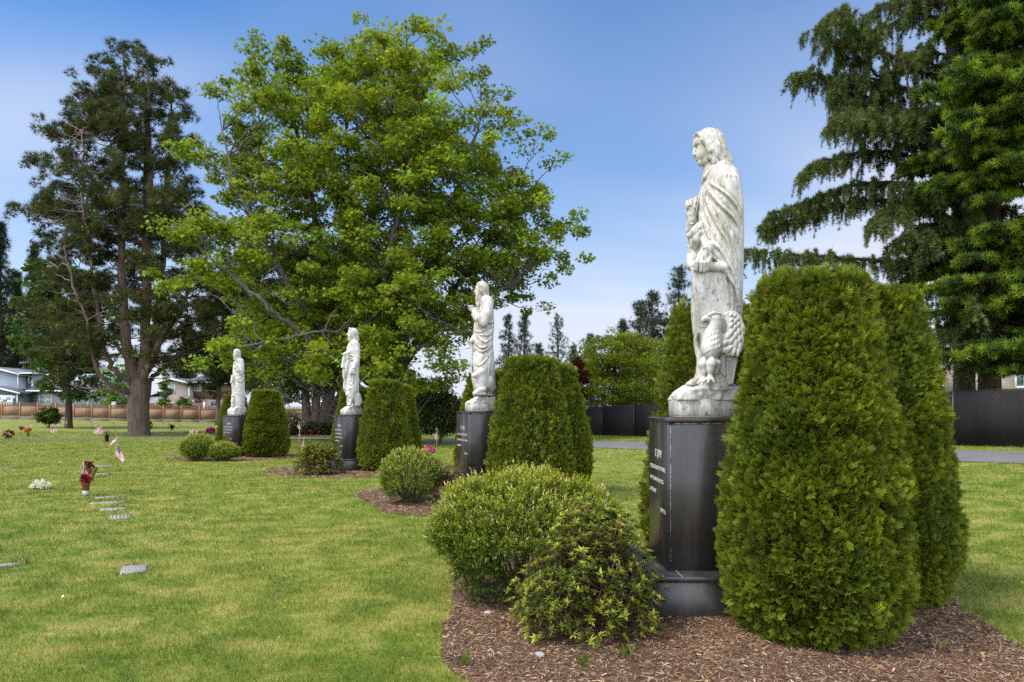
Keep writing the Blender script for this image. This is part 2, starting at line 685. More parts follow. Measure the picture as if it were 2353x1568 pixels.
class Sdf:
    def __init__(self, lo, hi, h, tan=0.0):
        self.h, self.t = h, tan
        self.lo = np.array(lo, float)
        self.ax = [np.arange(lo[k], hi[k], h).astype(np.float32) for k in range(3)]
        self.D = np.full([len(a) for a in self.ax], 0.5, np.float32)

    def reg(self, lo, hi, pad):
        sl = []
        for k in range(3):
            a = self.ax[k]
            i0 = max(0, int((lo[k] - pad - a[0]) / self.h))
            i1 = min(len(a), int((hi[k] + pad - a[0]) / self.h) + 2)
            sl.append(slice(i0, max(i0, i1)))
        return tuple(sl), self.ax[0][sl[0]][:, None, None], self.ax[1][sl[1]][None, :, None], self.ax[2][sl[2]][None, None, :]

    def comb(self, sl, d, k, sub=False):
        a = self.D[sl]
        d = np.broadcast_to(d, a.shape)
        if sub:
            d = -d
            hh = np.maximum(k - np.abs(a - d), 0) / k
            self.D[sl] = np.maximum(a, d) + hh * hh * k / 4
        else:
            hh = np.maximum(k - np.abs(a - d), 0) / k
            self.D[sl] = np.minimum(a, d) - hh * hh * k / 4

    def pt(self, cv, x, y, yy):
        p, z = cv(x, y)
        return np.array([p + self.t * yy, yy, z])

    def chain(self, cv, pts, k=0.02, sub=False):
        P = [self.pt(cv, q[0], q[1], q[2]) for q in pts]
        R = [q[3] for q in pts]
        for i in range(len(P) - 1):
            a, b, ra, rb = P[i], P[i + 1], R[i], R[i + 1]
            r = max(ra, rb)
            sl, x, y, z = self.reg(np.minimum(a, b) - r, np.maximum(a, b) + r, k + 2 * self.h)
            ba = b - a
            L = max(float(ba @ ba), 1e-9)
            t = np.clip(((x - a[0]) * ba[0] + (y - a[1]) * ba[1] + (z - a[2]) * ba[2]) / L, 0, 1)
            d = np.sqrt((x - a[0] - t * ba[0]) ** 2 + (y - a[1] - t * ba[1]) ** 2 + (z - a[2] - t * ba[2]) ** 2) - (ra + (rb - ra) * t)
            self.comb(sl, d, k, sub)
        return self

    def ball(self, cv, c, r, k=0.02, sub=False, tilt=0.0):
        c = self.pt(cv, *c)
        m = max(r)
        sl, x, y, z = self.reg(c - m, c + m, k + 2 * self.h)
        X, Z = x - c[0], z - c[2]
        if tilt:
            ct, st = math.cos(tilt), math.sin(tilt)
            X, Z = X * ct + Z * st, -X * st + Z * ct
        q = np.sqrt((X / r[0]) ** 2 + ((y - c[1]) / r[1]) ** 2 + (Z / r[2]) ** 2)
        d = (q - 1) * min(r)
        self.comb(sl, d, k, sub)
        return self

    def plate(self, cv, pts, yy, th, k=0.01, slope=0.0, sub=False):
        P = np.array([cv(*q) for q in pts])
        P[:, 0] += self.t * yy
        lo = np.array([P[:, 0].min(), yy - th - 0.08, P[:, 1].min()])
        hi = np.array([P[:, 0].max(), yy + th + 0.08, P[:, 1].max()])
        sl, x, y, z = self.reg(lo, hi, k + 3 * self.h)
        x2, z2 = x[:, :, :], z
        d = None
        ins = None
        for i in range(len(P)):
            a, b = P[i], P[(i + 1) % len(P)]
            e = b - a
            wx, wz = x2 - a[0], z2 - a[1]
            t = np.clip((wx * e[0] + wz * e[1]) / max(e @ e, 1e-9), 0, 1)
            dd = (wx - e[0] * t) ** 2 + (wz - e[1] * t) ** 2
            d = dd if d is None else np.minimum(d, dd)
            c1 = z2 >= a[1]
            c2 = z2 < b[1]
            c3 = e[0] * wz > e[1] * wx
            f = (c1 & c2 & c3) | (~c1 & ~c2 & ~c3)
            ins = f if ins is None else ins ^ f
        d = np.sqrt(d) * np.where(ins, -1, 1)
        dy = np.abs(y - yy - slope * (x - P[:, 0].mean())) - th
        d = np.maximum(d + 0 * dy, dy + 0 * d)
        self.comb(sl, d, k, sub)
        return self

    def loft(self, cv, secs, relief=None, n=2.2, k=0.02):
        S = []
        for (y, xf, xb, ry) in secs:
            pf, z = cv(xf, y)
            pb, _ = cv(xb, y)
            S.append((z, pf, pb, ry))
        S = np.array(sorted(S))
        z = self.ax[2]
        def ip(c):
            v = np.interp(z, S[:, 0], S[:, c])
            w = max(3, int(0.05 / self.h)) | 1
            return np.convolve(np.pad(v, w // 2, mode='edge'), np.ones(w) / w, mode='valid')
        pf, pb, ry = ip(1), ip(2), ip(3)
        cx, w = (pf + pb) / 2, (pf - pb) / 2
        rx = np.sqrt(np.maximum(w ** 2 - (self.t * ry) ** 2, (0.55 * w) ** 2))
        x, y, zz = self.ax[0][:, None, None], self.ax[1][None, :, None], z[None, None, :]
        q = ((np.abs(x - cx) / rx) ** n + (np.abs(y) / ry) ** n) ** (1 / n)
        d = (q - 1) * np.minimum(rx, ry)
        if relief is not None:
            d = d - self.lookup(relief)
        d = np.maximum(d, np.maximum(zz - S[-1, 0], S[0, 0] - zz))
        self.comb((slice(None),) * 3, d.astype(np.float32), k)
        return self

    # relief: raised or cut lines drawn on the side of the figure
    def relief(self):
        pa = np.arange(self.lo[0] - 0.5, self.ax[0][-1] + 0.5, self.h)
        self.pa = pa
        return np.zeros((len(pa), len(self.ax[2])), np.float32)

    def fold(self, R, cv, pts, amp, w, groove=0.55):
        P = catmull(np.array([cv(*q) for q in pts]))
        X, Z = self.pa[:, None], self.ax[2][None]
        best = np.full(R.shape, 9.0)
        par = np.zeros(R.shape)
        m = len(P) - 1
        for i in range(m):
            a, e = P[i], P[i + 1] - P[i]
            t = np.clip(((X - a[0]) * e[0] + (Z - a[1]) * e[1]) / max(e @ e, 1e-9), 0, 1)
            d = np.hypot(X - a[0] - t * e[0], Z - a[1] - t * e[1])
            k = d < best
            best = np.where(k, d, best)
            par = np.where(k, (i + t) / m, par)
        tap = 1 - np.abs(2 * par - 1) ** 5
        R += (amp * tap * (np.exp(-(best / w) ** 2) - groove * np.exp(-(best / (2.1 * w)) ** 2))).astype(np.float32)

    def area(self, R, cv, pts, amp, soft=3):
        P = np.array([cv(*q) for q in pts])
        X, Z = self.pa[:, None] + 0 * self.ax[2][None], self.ax[2][None] + 0 * self.pa[:, None]
        ins = np.zeros(R.shape, bool)
        for i in range(len(P)):
            a, b = P[i], P[(i + 1) % len(P)]
            c = (a[1] > Z) != (b[1] > Z)
            with np.errstate(divide='ignore', invalid='ignore'):
                xi = (b[0] - a[0]) * (Z - a[1]) / (b[1] - a[1] + 1e-12) + a[0]
            ins ^= c & (X < xi)
        m = ins.astype(np.float32)
        for _ in range(soft):
            m = (m + np.roll(m, 1, 0) + np.roll(m, -1, 0) + np.roll(m, 1, 1) + np.roll(m, -1, 1)) / 5
        R += amp * m

    def lookup(self, R):
        u = self.ax[0][:, None, None] - self.t * np.abs(self.ax[1])[None, :, None]
        f = (u - self.pa[0]) / self.h
        i = np.clip(np.floor(f).astype(int), 0, len(self.pa) - 2)
        fr = (f - i).astype(np.float32)
        zi = np.arange(len(self.ax[2]))[None, None, :]
        return R[i, zi] * (1 - fr) + R[i + 1, zi] * fr

    def disp(self, R):
        self.D -= self.lookup(R)
        return self

    def rough(self, amp, sc, seed=0):
        I = np.stack(np.meshgrid(*self.ax, indexing='ij'), -1).reshape(-1, 3)
        near = np.abs(self.D.ravel()) < 4 * amp
        d = self.D.ravel().copy()
        d[near] += (amp * 2 * (fnoise(I[near] * sc, seed, 3) - 0.5)).astype(np.float32)
        self.D = d.reshape(self.D.shape)
        return self

    def mesh(self, name, mat, parent):
        V, Q = surface_nets(self.D, self.lo, self.h)
        mb = MB()
        mb.add(V, Q)
        return mb.build(name, mat, parent, smooth=True)


def marble_mat(name, stain):
    m, nt, bs = mat_new(name)
    o = coords(nt, 'Object')
    w = noise(nt, o, 2.2, 5, 0.6, 1.4)
    vein = ramp(nt, w, [(0.43, 0.0), (0.5, 1.0), (0.57, 0.0)])
    c = mixc(nt, mth(nt, 'MULTIPLY', vein, 0.35), (0.57, 0.55, 0.51), (0.40, 0.385, 0.37))
    g = noise(nt, coords(nt, 'Object', (7, 7, 3.2)), 1.6, 6, 0.7)
    c = mixc(nt, mth(nt, 'MULTIPLY', ramp(nt, g, [(0.44, 0.0), (0.64, 1.0)]), stain * 1.1, True), c, (0.31, 0.285, 0.22))
    sp = noise(nt, coords(nt, 'Object', (1, 1, 0.45)), 46, 3, 0.7)
    c = mixc(nt, mth(nt, 'MULTIPLY', ramp(nt, sp, [(0.56, 0.0), (0.64, 1.0)]), stain * 1.05, True), c, (0.15, 0.125, 0.10))
    sk = noise(nt, coords(nt, 'Object', (15, 15, 1.3)), 1.0, 5, 0.7, 0.8)
    c = mixc(nt, mth(nt, 'MULTIPLY', ramp(nt, sk, [(0.52, 0.0), (0.66, 1.0)]), stain * 0.75), c, (0.25, 0.215, 0.165))
    # lichen on the crown of the head
    sx = nt.nodes.new('ShaderNodeSeparateXYZ')
    nt.links.new(o, sx.inputs[0])
    hz = ramp(nt, sx.outputs[2], [(0.0, 0.0), (1.0, 1.0)])
    hm = mth(nt, 'MULTIPLY', mth(nt, 'SUBTRACT', sx.outputs[2], 2.12), 4.0, True)
    li = noise(nt, coords(nt, 'Object', (1, 1, 0.5)), 11, 5, 0.7)
    c = mixc(nt, mth(nt, 'MULTIPLY', mth(nt, 'MULTIPLY', hm, ramp(nt, li, [(0.45, 0.0), (0.62, 1.0)])), 0.75 * stain + 0.1), c, (0.29, 0.24, 0.13))
    nt.links.new(c, bs.inputs['Base Color'])
    bs.inputs['Roughness'].default_value = 0.62
    bs.inputs['Specular IOR Level'].default_value = 0.3
    bump(nt, bs, noise(nt, o, 90, 4, 0.6), 0.25, 0.004)
    return m


M['marble'] = marble_mat('marble', 0.75)
M['marble_clean'] = marble_mat('marble_clean', 0.28)


def bearded_head(S, cv, fx, top, chin, back, yb=0.0, beard=True, hair_to=None):
    # fx,top,chin,back: face front, crown, chin, back of head in picture units; sizes follow from them
    (p0, z0), (p1, z1) = cv(fx, top), cv(back, chin)
    H, L = z0 - z1, p0 - p1
    ident = lambda x, y: (x, y)
    t = S.t
    k = 0.012
    cx = p0 - 0.55 * L
    S.ball(ident, (cx, z0 - 0.40 * H, 0), (0.43 * L, 0.34 * L, 0.41 * H), k)
    S.ball(ident, (p0 - 0.30 * L, z0 - 0.55 * H, 0), (0.25 * L, 0.27 * L, 0.42 * H), k)
    S.ball(ident, (p0 - 0.22 * L, z1 + 0.14 * H, 0), (0.14 * L, 0.15 * L, 0.13 * H), k)
    S.chain(ident, [(p0 - 0.07 * L, z0 - 0.46 * H, 0, 0.03 * L), (p0 + 0.01 * L, z0 - 0.62 * H, 0, 0.055 * L), (p0 - 0.08 * L, z0 - 0.65 * H, 0, 0.05 * L)], 0.006)
    for s in (1, -1):
        S.ball(ident, (p0 - 0.13 * L, z0 - 0.485 * H, s * 0.13 * L), (0.07 * L, 0.08 * L, 0.05 * H), 0.01, True)
        S.ball(ident, (p0 - 0.155 * L, z0 - 0.49 * H, s * 0.12 * L), (0.045 * L, 0.05 * L, 0.032 * H), 0.004)
        S.chain(ident, [(p0 - 0.035 * L, z0 - 0.425 * H, s * 0.03 * L, 0.022 * L), (p0 - 0.12 * L, z0 - 0.42 * H, s * 0.20 * L, 0.022 * L)], 0.012)
    S.chain(ident, [(p0 - 0.05 * L, z0 - 0.745 * H, 0, 0.028 * L), (p0 - 0.13 * L, z0 - 0.75 * H, 0.1 * L, 0.02 * L)], 0.006)
    S.chain(ident, [(p0 - 0.55 * L, z1 + 0.25 * H, 0, 0.22 * L), (p0 - 0.62 * L, z1 - 0.25 * H, 0, 0.27 * L)], 0.03)
    # hair: cap and side locks
    T = Sdf(S.lo, [S.ax[a][-1] + 0.5 * S.h for a in range(3)], S.h, S.t)
    T.ball(ident, (p0 - 0.54 * L, z0 - 0.36 * H, 0), (0.50 * L, 0.41 * L, 0.385 * H), 0.008)
    T.chain(ident, [(p0 - 0.70 * L, z0 - 0.5 * H, 0, 0.30 * L), (p0 - 0.80 * L, z1 + 0.1 * H, 0, 0.24 * L)], 0.03)
    T.plate(ident, [(p0 + 0.3 * L, z0 - 0.12 * H), (p0 - 0.06 * L, z0 - 0.13 * H), (p0 - 0.22 * L, z0 - 0.20 * H), (p0 - 0.34 * L, z0 - 0.34 * H), (p0 - 0.42 * L, z0 - 0.55 * H), (p0 - 0.50 * L, z1), (p0 + 0.3 * L, z1 - 0.3 * H)], 0, 0.6, 0.006, sub=True)
    RH = T.relief()
    for q in range(7):
        a = 0.20 + 0.1 * q
        T.fold(RH, ident, [(p0 - (a + 0.12) * L, z0 - 0.03 * H), (p0 - (a + 0.05) * L, z0 - 0.3 * H), (p0 - (a + 0.18) * L, z0 - 0.6 * H), (p0 - (a + 0.26) * L, z1)], .016, .010, .5)
    T.disp(RH)
    S.D = np.minimum(S.D, T.D)
    zt = hair_to if hair_to is not None else z1 + 0.1 * H
    for s in (1, -1):
        S.chain(ident, [(p0 - 0.34 * L, z0 - 0.30 * H, s * 0.33 * L, 0.06 * L), (p0 - 0.52 * L, z0 - 0.58 * H, s * 0.37 * L, 0.10 * L), (p0 - 0.68 * L, zt + 0.1 * H, s * 0.33 * L, 0.10 * L), (p0 - 0.80 * L, zt, s * 0.26 * L, 0.06 * L)], 0.012)
    S.chain(ident, [(p0 - 0.85 * L, z0 - 0.5 * H, 0, 0.16 * L), (p0 - 0.92 * L, zt + 0.05 * H, 0, 0.16 * L)], 0.03)
    if beard:
        for (a, b) in ((0.16, 0.13), (0.30, 0.27)):
            for s in (1, -1):
                S.chain(ident, [(p0 - a * L - 0.05 * L, z1 + 0.26 * H, s * 0.15 * L, 0.10 * L), (p0 - a * L, z1 + 0.0 * H, s * 0.09 * L, 0.10 * L), (p0 - b * L - 0.02 * L, z1 - 0.24 * H, s * 0.03 * L, 0.05 * L)], 0.012)
        S.chain(ident, [(p0 - 0.08 * L, z0 - 0.70 * H, 0.0, 0.045 * L), (p0 - 0.17 * L, z0 - 0.78 * H, 0.12 * L, 0.045 * L)], 0.006)


def rock(S, ident, p0, p1, hy, zb, prof, seed):
    # uneven rock slab: prof = list of (p, z top)
    prof = sorted(prof)
    xs = [q[0] for q in prof]
    zs = [q[1] for q in prof]
    x, y, z = S.ax[0][:, None, None], S.ax[1][None, :, None], S.ax[2][None, None, :]
    zt = np.interp(S.ax[0], xs, zs)[:, None, None] - 0.03 * (np.abs(y) / hy) ** 2
    dx = np.abs(x - (p0 + p1) / 2) - abs(p1 - p0) / 2
    d = np.maximum(np.maximum(dx, np.abs(y) - hy), np.maximum(z - zt, zb - z))
    S.comb((slice(None),) * 3, d.astype(np.float32), 0.01)
    S.rough(0.024, 9, seed)
    S.rough(0.010, 26, seed + 5)
    x, y, z = S.ax[0][:, None, None], S.ax[1][None, :, None], S.ax[2][None, None, :]
    S.D = np.maximum(S.D, (zb - z) + 0 * S.D).astype(np.float32)


ANG = {'j': 0.0, 'l': RAD(22), 'm': RAD(34), 't': RAD(51)}
CEN = {'j': (1.623, 5.93), 'l': (-0.606, 13.02), 'm': (-4.665, 19.76), 't': (-10.61, 26.3)}
GZ = {k: float(gz(*CEN[k])) for k in CEN}
GZ['j'] = 0.0


def statue_root(key, name, label):
    return thing(name, label, 'statue', (CEN[key][0], CEN[key][1], GZ[key] + 1.62), math.pi + ANG[key])


def plinth(root, half, ht, dx=0.0, hx=None):
    hx = hx or half
    mb = MB()
    mb.bbox((-hx + dx, -half, 0.012), (hx + dx, half, ht), 0.006)
    o = mb.build('plinth', M['marble'], root)
    mb = MB()
    mb.box((-hx + dx + 0.004, -half + 0.004, 0.0), (hx + dx - 0.004, half - 0.004, 0.0135))
    mb.build('mortar_bed', plain('mortar', (0.32, 0.24, 0.15), 0.9), root)
    return o


def evangelist_with_eagle():
    root = statue_root('j', 'marble_statue', 'weathered marble statue of a long haired beardless robed figure with an eagle at its feet')
    t = math.tan(RAD(15.3))
    k = 0.002171
    C4 = lambda x, y: ((295 - x) * 0.0018, 0.0018 * (1470 - y))
    JA = lambda x, y: ((2795 - (2700 + x * 0.2551)) * k, (1669.5 - (480 + y * 0.2551)) * k)
    JB = lambda x, y: ((2795 - (2700 + x * 0.2551)) * k, (1669.5 - (850 + y * 0.2551)) * k)
    JC = lambda x, y: ((2795 - (2670 + x * 0.2933)) * k, (1669.5 - (1220 + y * 0.2933)) * k)
    h = 0.0062
    S = Sdf((-0.48, -0.36, 0.20), (0.26, 0.42, 2.54), h, t)
    R = S.relief()
    fo = lambda cv, pts, a, w, g=0.55: S.fold(R, cv, pts, a * 1.55, w, g)
    S.area(R, JB, [(330, -1300), (345, 60), (390, 300), (435, 640), (540, 770), (660, 880), (740, 990), (850, 1160), (930, 1300), (975, 1500), (1000, 1720), (1060, 1950), (1300, 1950), (1300, -1300)], 0.022, 3)
    fo(JA, [(540, 1040), (570, 1140), (690, 1270), (820, 1390), (900, 1480), (960, 1570), (990, 1680)], .017, .011)
    fo(JA, [(500, 1110), (530, 1250), (610, 1390), (720, 1530), (790, 1600), (880, 1690), (990, 1850)], .022, .013)
    fo(JA, [(440, 1050), (460, 1250), (500, 1400), (530, 1510), (590, 1650), (660, 1820), (760, 1980), (830, 2130), (860, 2270)], .018, .012)
    fo(JA, [(415, 1080), (400, 1300), (400, 1510), (440, 1680), (490, 1850), (560, 2010), (690, 2170), (780, 2320), (870, 2470), (930, 2630)], .020, .012)
    fo(JA, [(470, 1100), (450, 1300), (470, 1500), (520, 1680), (580, 1800)], .012, .009)
    fo(JA, [(385, 1180), (360, 1400), (375, 1510), (390, 1750), (410, 1930), (435, 2090)], .018, .010)
    fo(JB, [(345, -150), (330, 0), (320, 140), (345, 215)], .016, .010)
    fo(JB, [(435, 640), (540, 770), (660, 880), (740, 990), (850, 1160), (930, 1300), (975, 1540)], .016, .009)
    fo(JB, [(850, 440), (890, 620), (930, 850), (950, 1150)], .012, .014)
    fo(JB, [(700, 420), (790, 580), (840, 720), (860, 880)], .010, .014)
    fo(JB, [(755, 1030), (790, 1250), (830, 1560)], .018, .010)
    fo(JB, [(860, 1200), (880, 1400), (895, 1600)], .018, .010)
    fo(JB, [(255, 1060), (243, 1300), (250, 1560)], .016, .010)
    fo(JB, [(300, 600), (290, 700), (285, 830)], .014, .008)
    fo(JB, [(345, 580), (330, 680), (320, 760)], .014, .008)
    fo(JC, [(372, 425), (402, 520), (396, 700), (395, 840), (340, 1050)], .020, .012)
    fo(JC, [(430, 400), (428, 600), (425, 800), (400, 960)], -.034, .016, 0.2)
    fo(JC, [(470, 400), (455, 700), (440, 950)], .02, .012)
    fo(JC, [(850, 0), (870, 150)], .012, .009)
    fo(JC, [(520, 700), (505, 900), (470, 1050)], .014, .01)
    S.loft(C4, [(292, 362, 452, .10), (300, 350, 460, .155), (320, 330, 464, .215), (350, 316, 472, .262), (400, 303, 480, .285), (450, 298, 486, .288), (520, 292, 490, .280),
                (600, 285, 491, .275), (680, 268, 491, .268), (750, 266, 490, .262), (850, 260, 488, .255), (950, 258, 486, .247), (1050, 266, 482, .24),
                (1100, 276, 478, .235), (1200, 290, 465, .235), (1260, 284, 460, .238), (1310, 262, 455, .245), (1345, 258, 455, .25)], R, 2.3)
    # shoulders and neck
    S.chain(C4, [(408, 312, -.16, .085), (408, 312, .16, .085)], .06)
    S.chain(JA, [(560, 900, 0, .075), (560, 780, 0, .060), (575, 640, 0, .055)], .03)
    S.chain(JA, [(425, 985, .0, .012), (470, 930, .07, .014), (590, 800, .12, .014)], .012)
    # head
    S.ball(JA, (530, 350, 0), (.112, .088, .125), .02)
    S.ball(JA, (440, 435, 0), (.0800, .070, .128), .015)
    S.ball(JA, (402, 350, 0), (.0600, .064, .072), .03)
    S.ball(JA, (440, 590, 0), (.052, .050, .050), .03)
    S.chain(JA, [(400, 668, 0, .026), (420, 668, .014, .027)], .012)
    for s in (1, -1):
        S.chain(JA, [(410, 676, s * .012, .022), (470, 668, s * .03, .022), (535, 600, s * .055, .026)], .02)
        S.ball(JA, (420, 560, s * .038), (.035, .028, .045), .02)
        S.ball(JA, (350, 447, s * .033), (.021, .021, .017), .008, True)
        S.ball(JA, (366, 446, s * .033), (.0135, .014, .0115), .002)
        S.chain(JA, [(330, 425, s * .016, .0045), (352, 418, s * .034, .0050), (386, 432, s * .054, .0045)], .003)
        S.chain(JA, [(335, 462, s * .018, .0030), (356, 468, s * .034, .0034), (384, 455, s * .052, .003)], .003)
        S.chain(JA, [(298, 402, s * .012, .0085), (330, 385, s * .034, .0085), (388, 402, s * .058, .007)], .010)
        S.ball(JA, (335, 547, s * .0135), (.014, .009, .011), .005)
        S.chain(JA, [(326, 597, s * .002, .0072), (352, 594, s * .014, .0062), (382, 602, s * .025, .0035)], .004)
        S.chain(JA, [(340, 630, s * .002, .0085), (360, 625, s * .014, .007), (382, 608, s * .024, .0035)], .004)
        S.chain(JA, [(330, 613, s * .0, .0028), (358, 611, s * .016, .0026), (380, 606, s * .025, .002)], .002, True)
    S.chain(JA, [(306, 400, 0, .013), (304, 445, 0, .011), (297, 510, 0, .0125), (294, 547, 0, .0140)], .006)
    S.chain(JA, [(290, 553, 0, .009), (320, 566, 0, .009)], .005)
    # hair
    H = Sdf((-0.48, -0.2, 1.9), (0.12, 0.2, 2.54), h, t)
    H.ball(JA, (540, 352, 0), (.136, .108, .120), .01)
    H.ball(JA, (655, 520, 0), (.068, .086, .155), .03)
    H.chain(JA, [(790, 560, 0, .05), (800, 690, 0, .055), (850, 800, 0, .034)], .03)
    H.plate(JA, [(200, 600), (260, 330), (285, 325), (300, 285), (340, 270), (390, 320), (425, 360), (455, 420), (490, 490), (520, 600), (200, 900)], 0, .5, .01, sub=True)
    for s in (1, -1):
        H.chain(JA, [(300, 272, s * .02, .009), (345, 250, s * .05, .013), (430, 345, s * .074, .016), (470, 368, s * .086, .020)], .010)
        H.chain(JA, [(430, 365, s * .08, .020), (520, 440, s * .088, .030), (560, 540, s * .088, .036), (565, 640, s * .082, .022), (575, 690, s * .078, .012)], .010)
        H.chain(JA, [(560, 330, s * .085, .030), (640, 470, s * .09, .038), (650, 600, s * .088, .036), (610, 690, s * .09, .022), (600, 735, s * .09, .014)], .010)
        H.chain(JA, [(690, 330, s * .07, .034), (730, 500, s * .074, .040), (760, 620, s * .08, .036), (850, 690, s * .075, .026), (880, 770, s * .06, .018), (893, 850, s * .05, .012)], .010)
        H.chain(JA, [(690, 640, s * .09, .022), (740, 700, s * .095, .022), (820, 690, s * .09, .018), (840, 740, s * .085, .014)], .008)
        H.chain(JA, [(600, 720, s * .09, .018), (640, 700, s * .1, .016), (680, 740, s * .1, .014)], .006)
    RH = H.relief()
    for pts in ([(400, 170), (360, 230), (400, 300), (470, 350)], [(470, 150), (450, 250), (500, 340), (560, 420), (600, 560), (590, 660)], [(540, 140), (540, 260), (580, 360), (640, 480), (650, 600), (610, 690)],
                [(600, 145), (630, 250), (670, 380), (700, 480), (690, 600)], [(650, 160), (700, 270), (730, 420), (750, 560), (800, 660)], [(500, 380), (540, 470), (575, 560)],
                [(690, 190), (740, 300), (760, 450), (790, 590), (850, 690)], [(620, 330), (690, 460), (720, 560), (730, 640)], [(440, 200), (420, 280), (450, 340)]):
        H.fold(RH, JA, pts, .012, .007, .5)
    H.disp(RH)
    sl = tuple(slice(int(round((H.lo[a] - S.lo[a]) / h)), int(round((H.lo[a] - S.lo[a]) / h)) + H.D.shape[a]) for a in range(3))
    sub = S.D[sl]
    S.D[sl] = np.minimum(sub, H.D[tuple(slice(0, q) for q in sub.shape)])
    # raised right fist in front of the chest, bangle, sleeve loops
    y0 = -.02
    S.ball(JA, (248, 1425, y0), (.042, .036, .060), .012, tilt=-0.2)
    for (a, b, c, dy) in (((182, 1310), (190, 1290), (212, 1355), .030), ((228, 1275), (240, 1255), (254, 1338), .012), ((275, 1245), (285, 1232), (292, 1308), -.004), ((314, 1205), (326, 1192), (326, 1250), -.018)):
        S.chain(JA, [(a[0] + 10, a[1] + 60, y0 + dy, .016), (b[0], b[1] + 10, y0 + dy + .008, .0148), (c[0], c[1], y0 + dy + .02, .0125)], .004)
    S.chain(JA, [(300, 1380, y0 + .03, .018), (318, 1320, y0 + .034, .016), (330, 1270, y0 + .02, .013)], .005)
    S.chain(JB, [(258, 30, y0, .044), (270, 120, y0, .036), (285, 210, y0 - .02, .042), (340, 300, y0 - .06, .05)], .015)
    S.chain(JB, [(224, 112, y0 + .01, .007), (262, 125, y0 + .036, .007), (308, 98, y0 + .02, .007)], .003)
    S.chain(JB, [(232, 170, y0 + .01, .007), (275, 190, y0 + .036, .007), (322, 180, y0 + .02, .007)], .003)
    S.chain(JB, [(222, 160, y0 - .02, .03), (206, 260, y0 - .03, .02), (200, 300, y0 - .03, .010)], .015)
    S.chain(JB, [(200, 330, y0, .010), (230, 360, y0 + .02, .026), (300, 310, y0 + .05, .034), (390, 240, y0 + .09, .034)], .008)
    S.chain(JB, [(205, 330, y0, .009), (200, 420, y0 - .02, .010), (215, 520, y0 - .02, .012), (258, 595, y0, .012)], .008)
    S.chain(JB, [(262, 560, y0 + .03, .020), (300, 540, y0 + .07, .040), (350, 470, y0 + .12, .040), (395, 380, y0 + .15, .025)], .010)
    S.chain(JB, [(280, 430, y0 + .04, .012), (340, 340, y0 + .08, .014), (390, 280, y0 + .12, .012)], .006)
    S.chain(JB, [(262, 610, .02, .03), (270, 700, .03, .04), (262, 830, .06, .05)], .03)
    # book scroll: roll, hanging sheet, hand closed over it
    S.plate(JC, [(304, -405), (752, -405), (790, -140), (825, 150), (838, 335), (420, 368), (380, 200)], .236, .020, .008, slope=0.22)
    S.chain(JB, [(268, 935, .250, .045), (480, 950, .268, .042), (745, 960, .268, .037)], .008)
    S.ball(JB, (262, 925, .252), (.040, .034, .042), .006)
    S.ball(JB, (430, 825, .300), (.052, .030, .060), .012, tilt=0.25)
    S.chain(JB, [(440, 800, .295, .036), (475, 720, .275, .036), (530, 640, .24, .045)], .015)
    S.chain(JB, [(408, 715, .295, .010), (450, 690, .312, .010), (540, 770, .292, .011)], .005)
    for (x0, x1, x2, y1, y2, r) in ((350, 342, 326, 905, 1018, .0165), (415, 408, 396, 915, 1030, .0165), (465, 460, 448, 915, 1036, .0150), (510, 506, 492, 910, 1024, .0135)):
        S.chain(JB, [(x0 + 20, 840, .312, .018), (x1, y1, .326, r + .0015), (x2, y2, .312, r - .002)], .004)
    S.chain(JB, [(545, 800, .29, .020), (540, 870, .292, .013)], .008)
    # bare foot under the hem
    S.chain(JC, [(430, 1030, .08, .040), (350, 1065, .10, .030), (275, 1088, .105, .018)], .015)
    for q in range(4):
        S.chain(JC, [(330 - q * 4, 1078, .075 + q * .022, .014), (268 + q * 20, 1092, .078 + q * .024, .011)], .004)
    S.mesh('figure', M['marble'], root)

    # the eagle
    E = Sdf((-0.50, -0.02, 0.22), (0.18, 0.46, 0.96), 0.0055, t)
    R = E.relief()
    for q in range(46):
        x, y = 505 + (q * 37) % 190, 420 + (q * 53) % 330
        E.fold(R, JC, [(x + 12, y - 24), (x + 4, y), (x - 9, y + 24)], .009, .006, .5)
    E.ball(JC, (600, 560, .27), (.083, .085, .135), .02, tilt=-0.10)
    E.ball(JC, (585, 640, .28), (.078, .080, .085), .03)
    E.chain(JC, [(620, 430, .27, .062), (640, 330, .28, .048), (640, 260, .29, .044)], .03)
    E.disp(R)
    E.ball(JC, (628, 240, .29), (.050, .042, .040), .015)
    E.chain(JC, [(575, 240, .29, .028), (520, 240, .29, .024), (490, 250, .29, .016)], .008)
    E.chain(JC, [(490, 245, .29, .016), (476, 270, .29, .010), (482, 298, .29, .004)], .005)
    E.chain(JC, [(480, 262, .32, .004), (548, 270, .33, .004)], .002, True)
    for s in (1, -1):
        E.chain(JC, [(552, 200, .29 + s * .028, .010), (620, 180, .29 + s * .036, .012), (712, 186, .29 + s * .026, .009)], .006)
        E.ball(JC, (575, 215, .29 + s * .036), (.008, .006, .008), .002)
    # legs, feet
    for (hx, hy, fx, fy, yy) in ((590, 830, 572, 985, .345), (488, 820, 500, 1000, .25)):
        E.ball(JC, (hx, hy, yy), (.036, .038, .050), .02)
        E.chain(JC, [(hx - 8, hy + 20, yy, .040), (fx + 4, fy - 70, yy, .028), (fx, fy, yy, .017)], .02)
        E.chain(JC, [(hx + 80, hy, yy - .03, .03), (hx + 60, hy + 110, yy - .04, .02)], .03)
        for (dx, dy, yy2) in ((-92, 88, .0), (-28, 105, .03), (50, 85, .03), (40, 60, -.03)):
            E.chain(JC, [(fx, fy, yy, .015), (fx + dx * .55, fy + dy * .6, yy + yy2 * .6, .0125), (fx + dx, fy + dy, yy + yy2, .008)], .006)
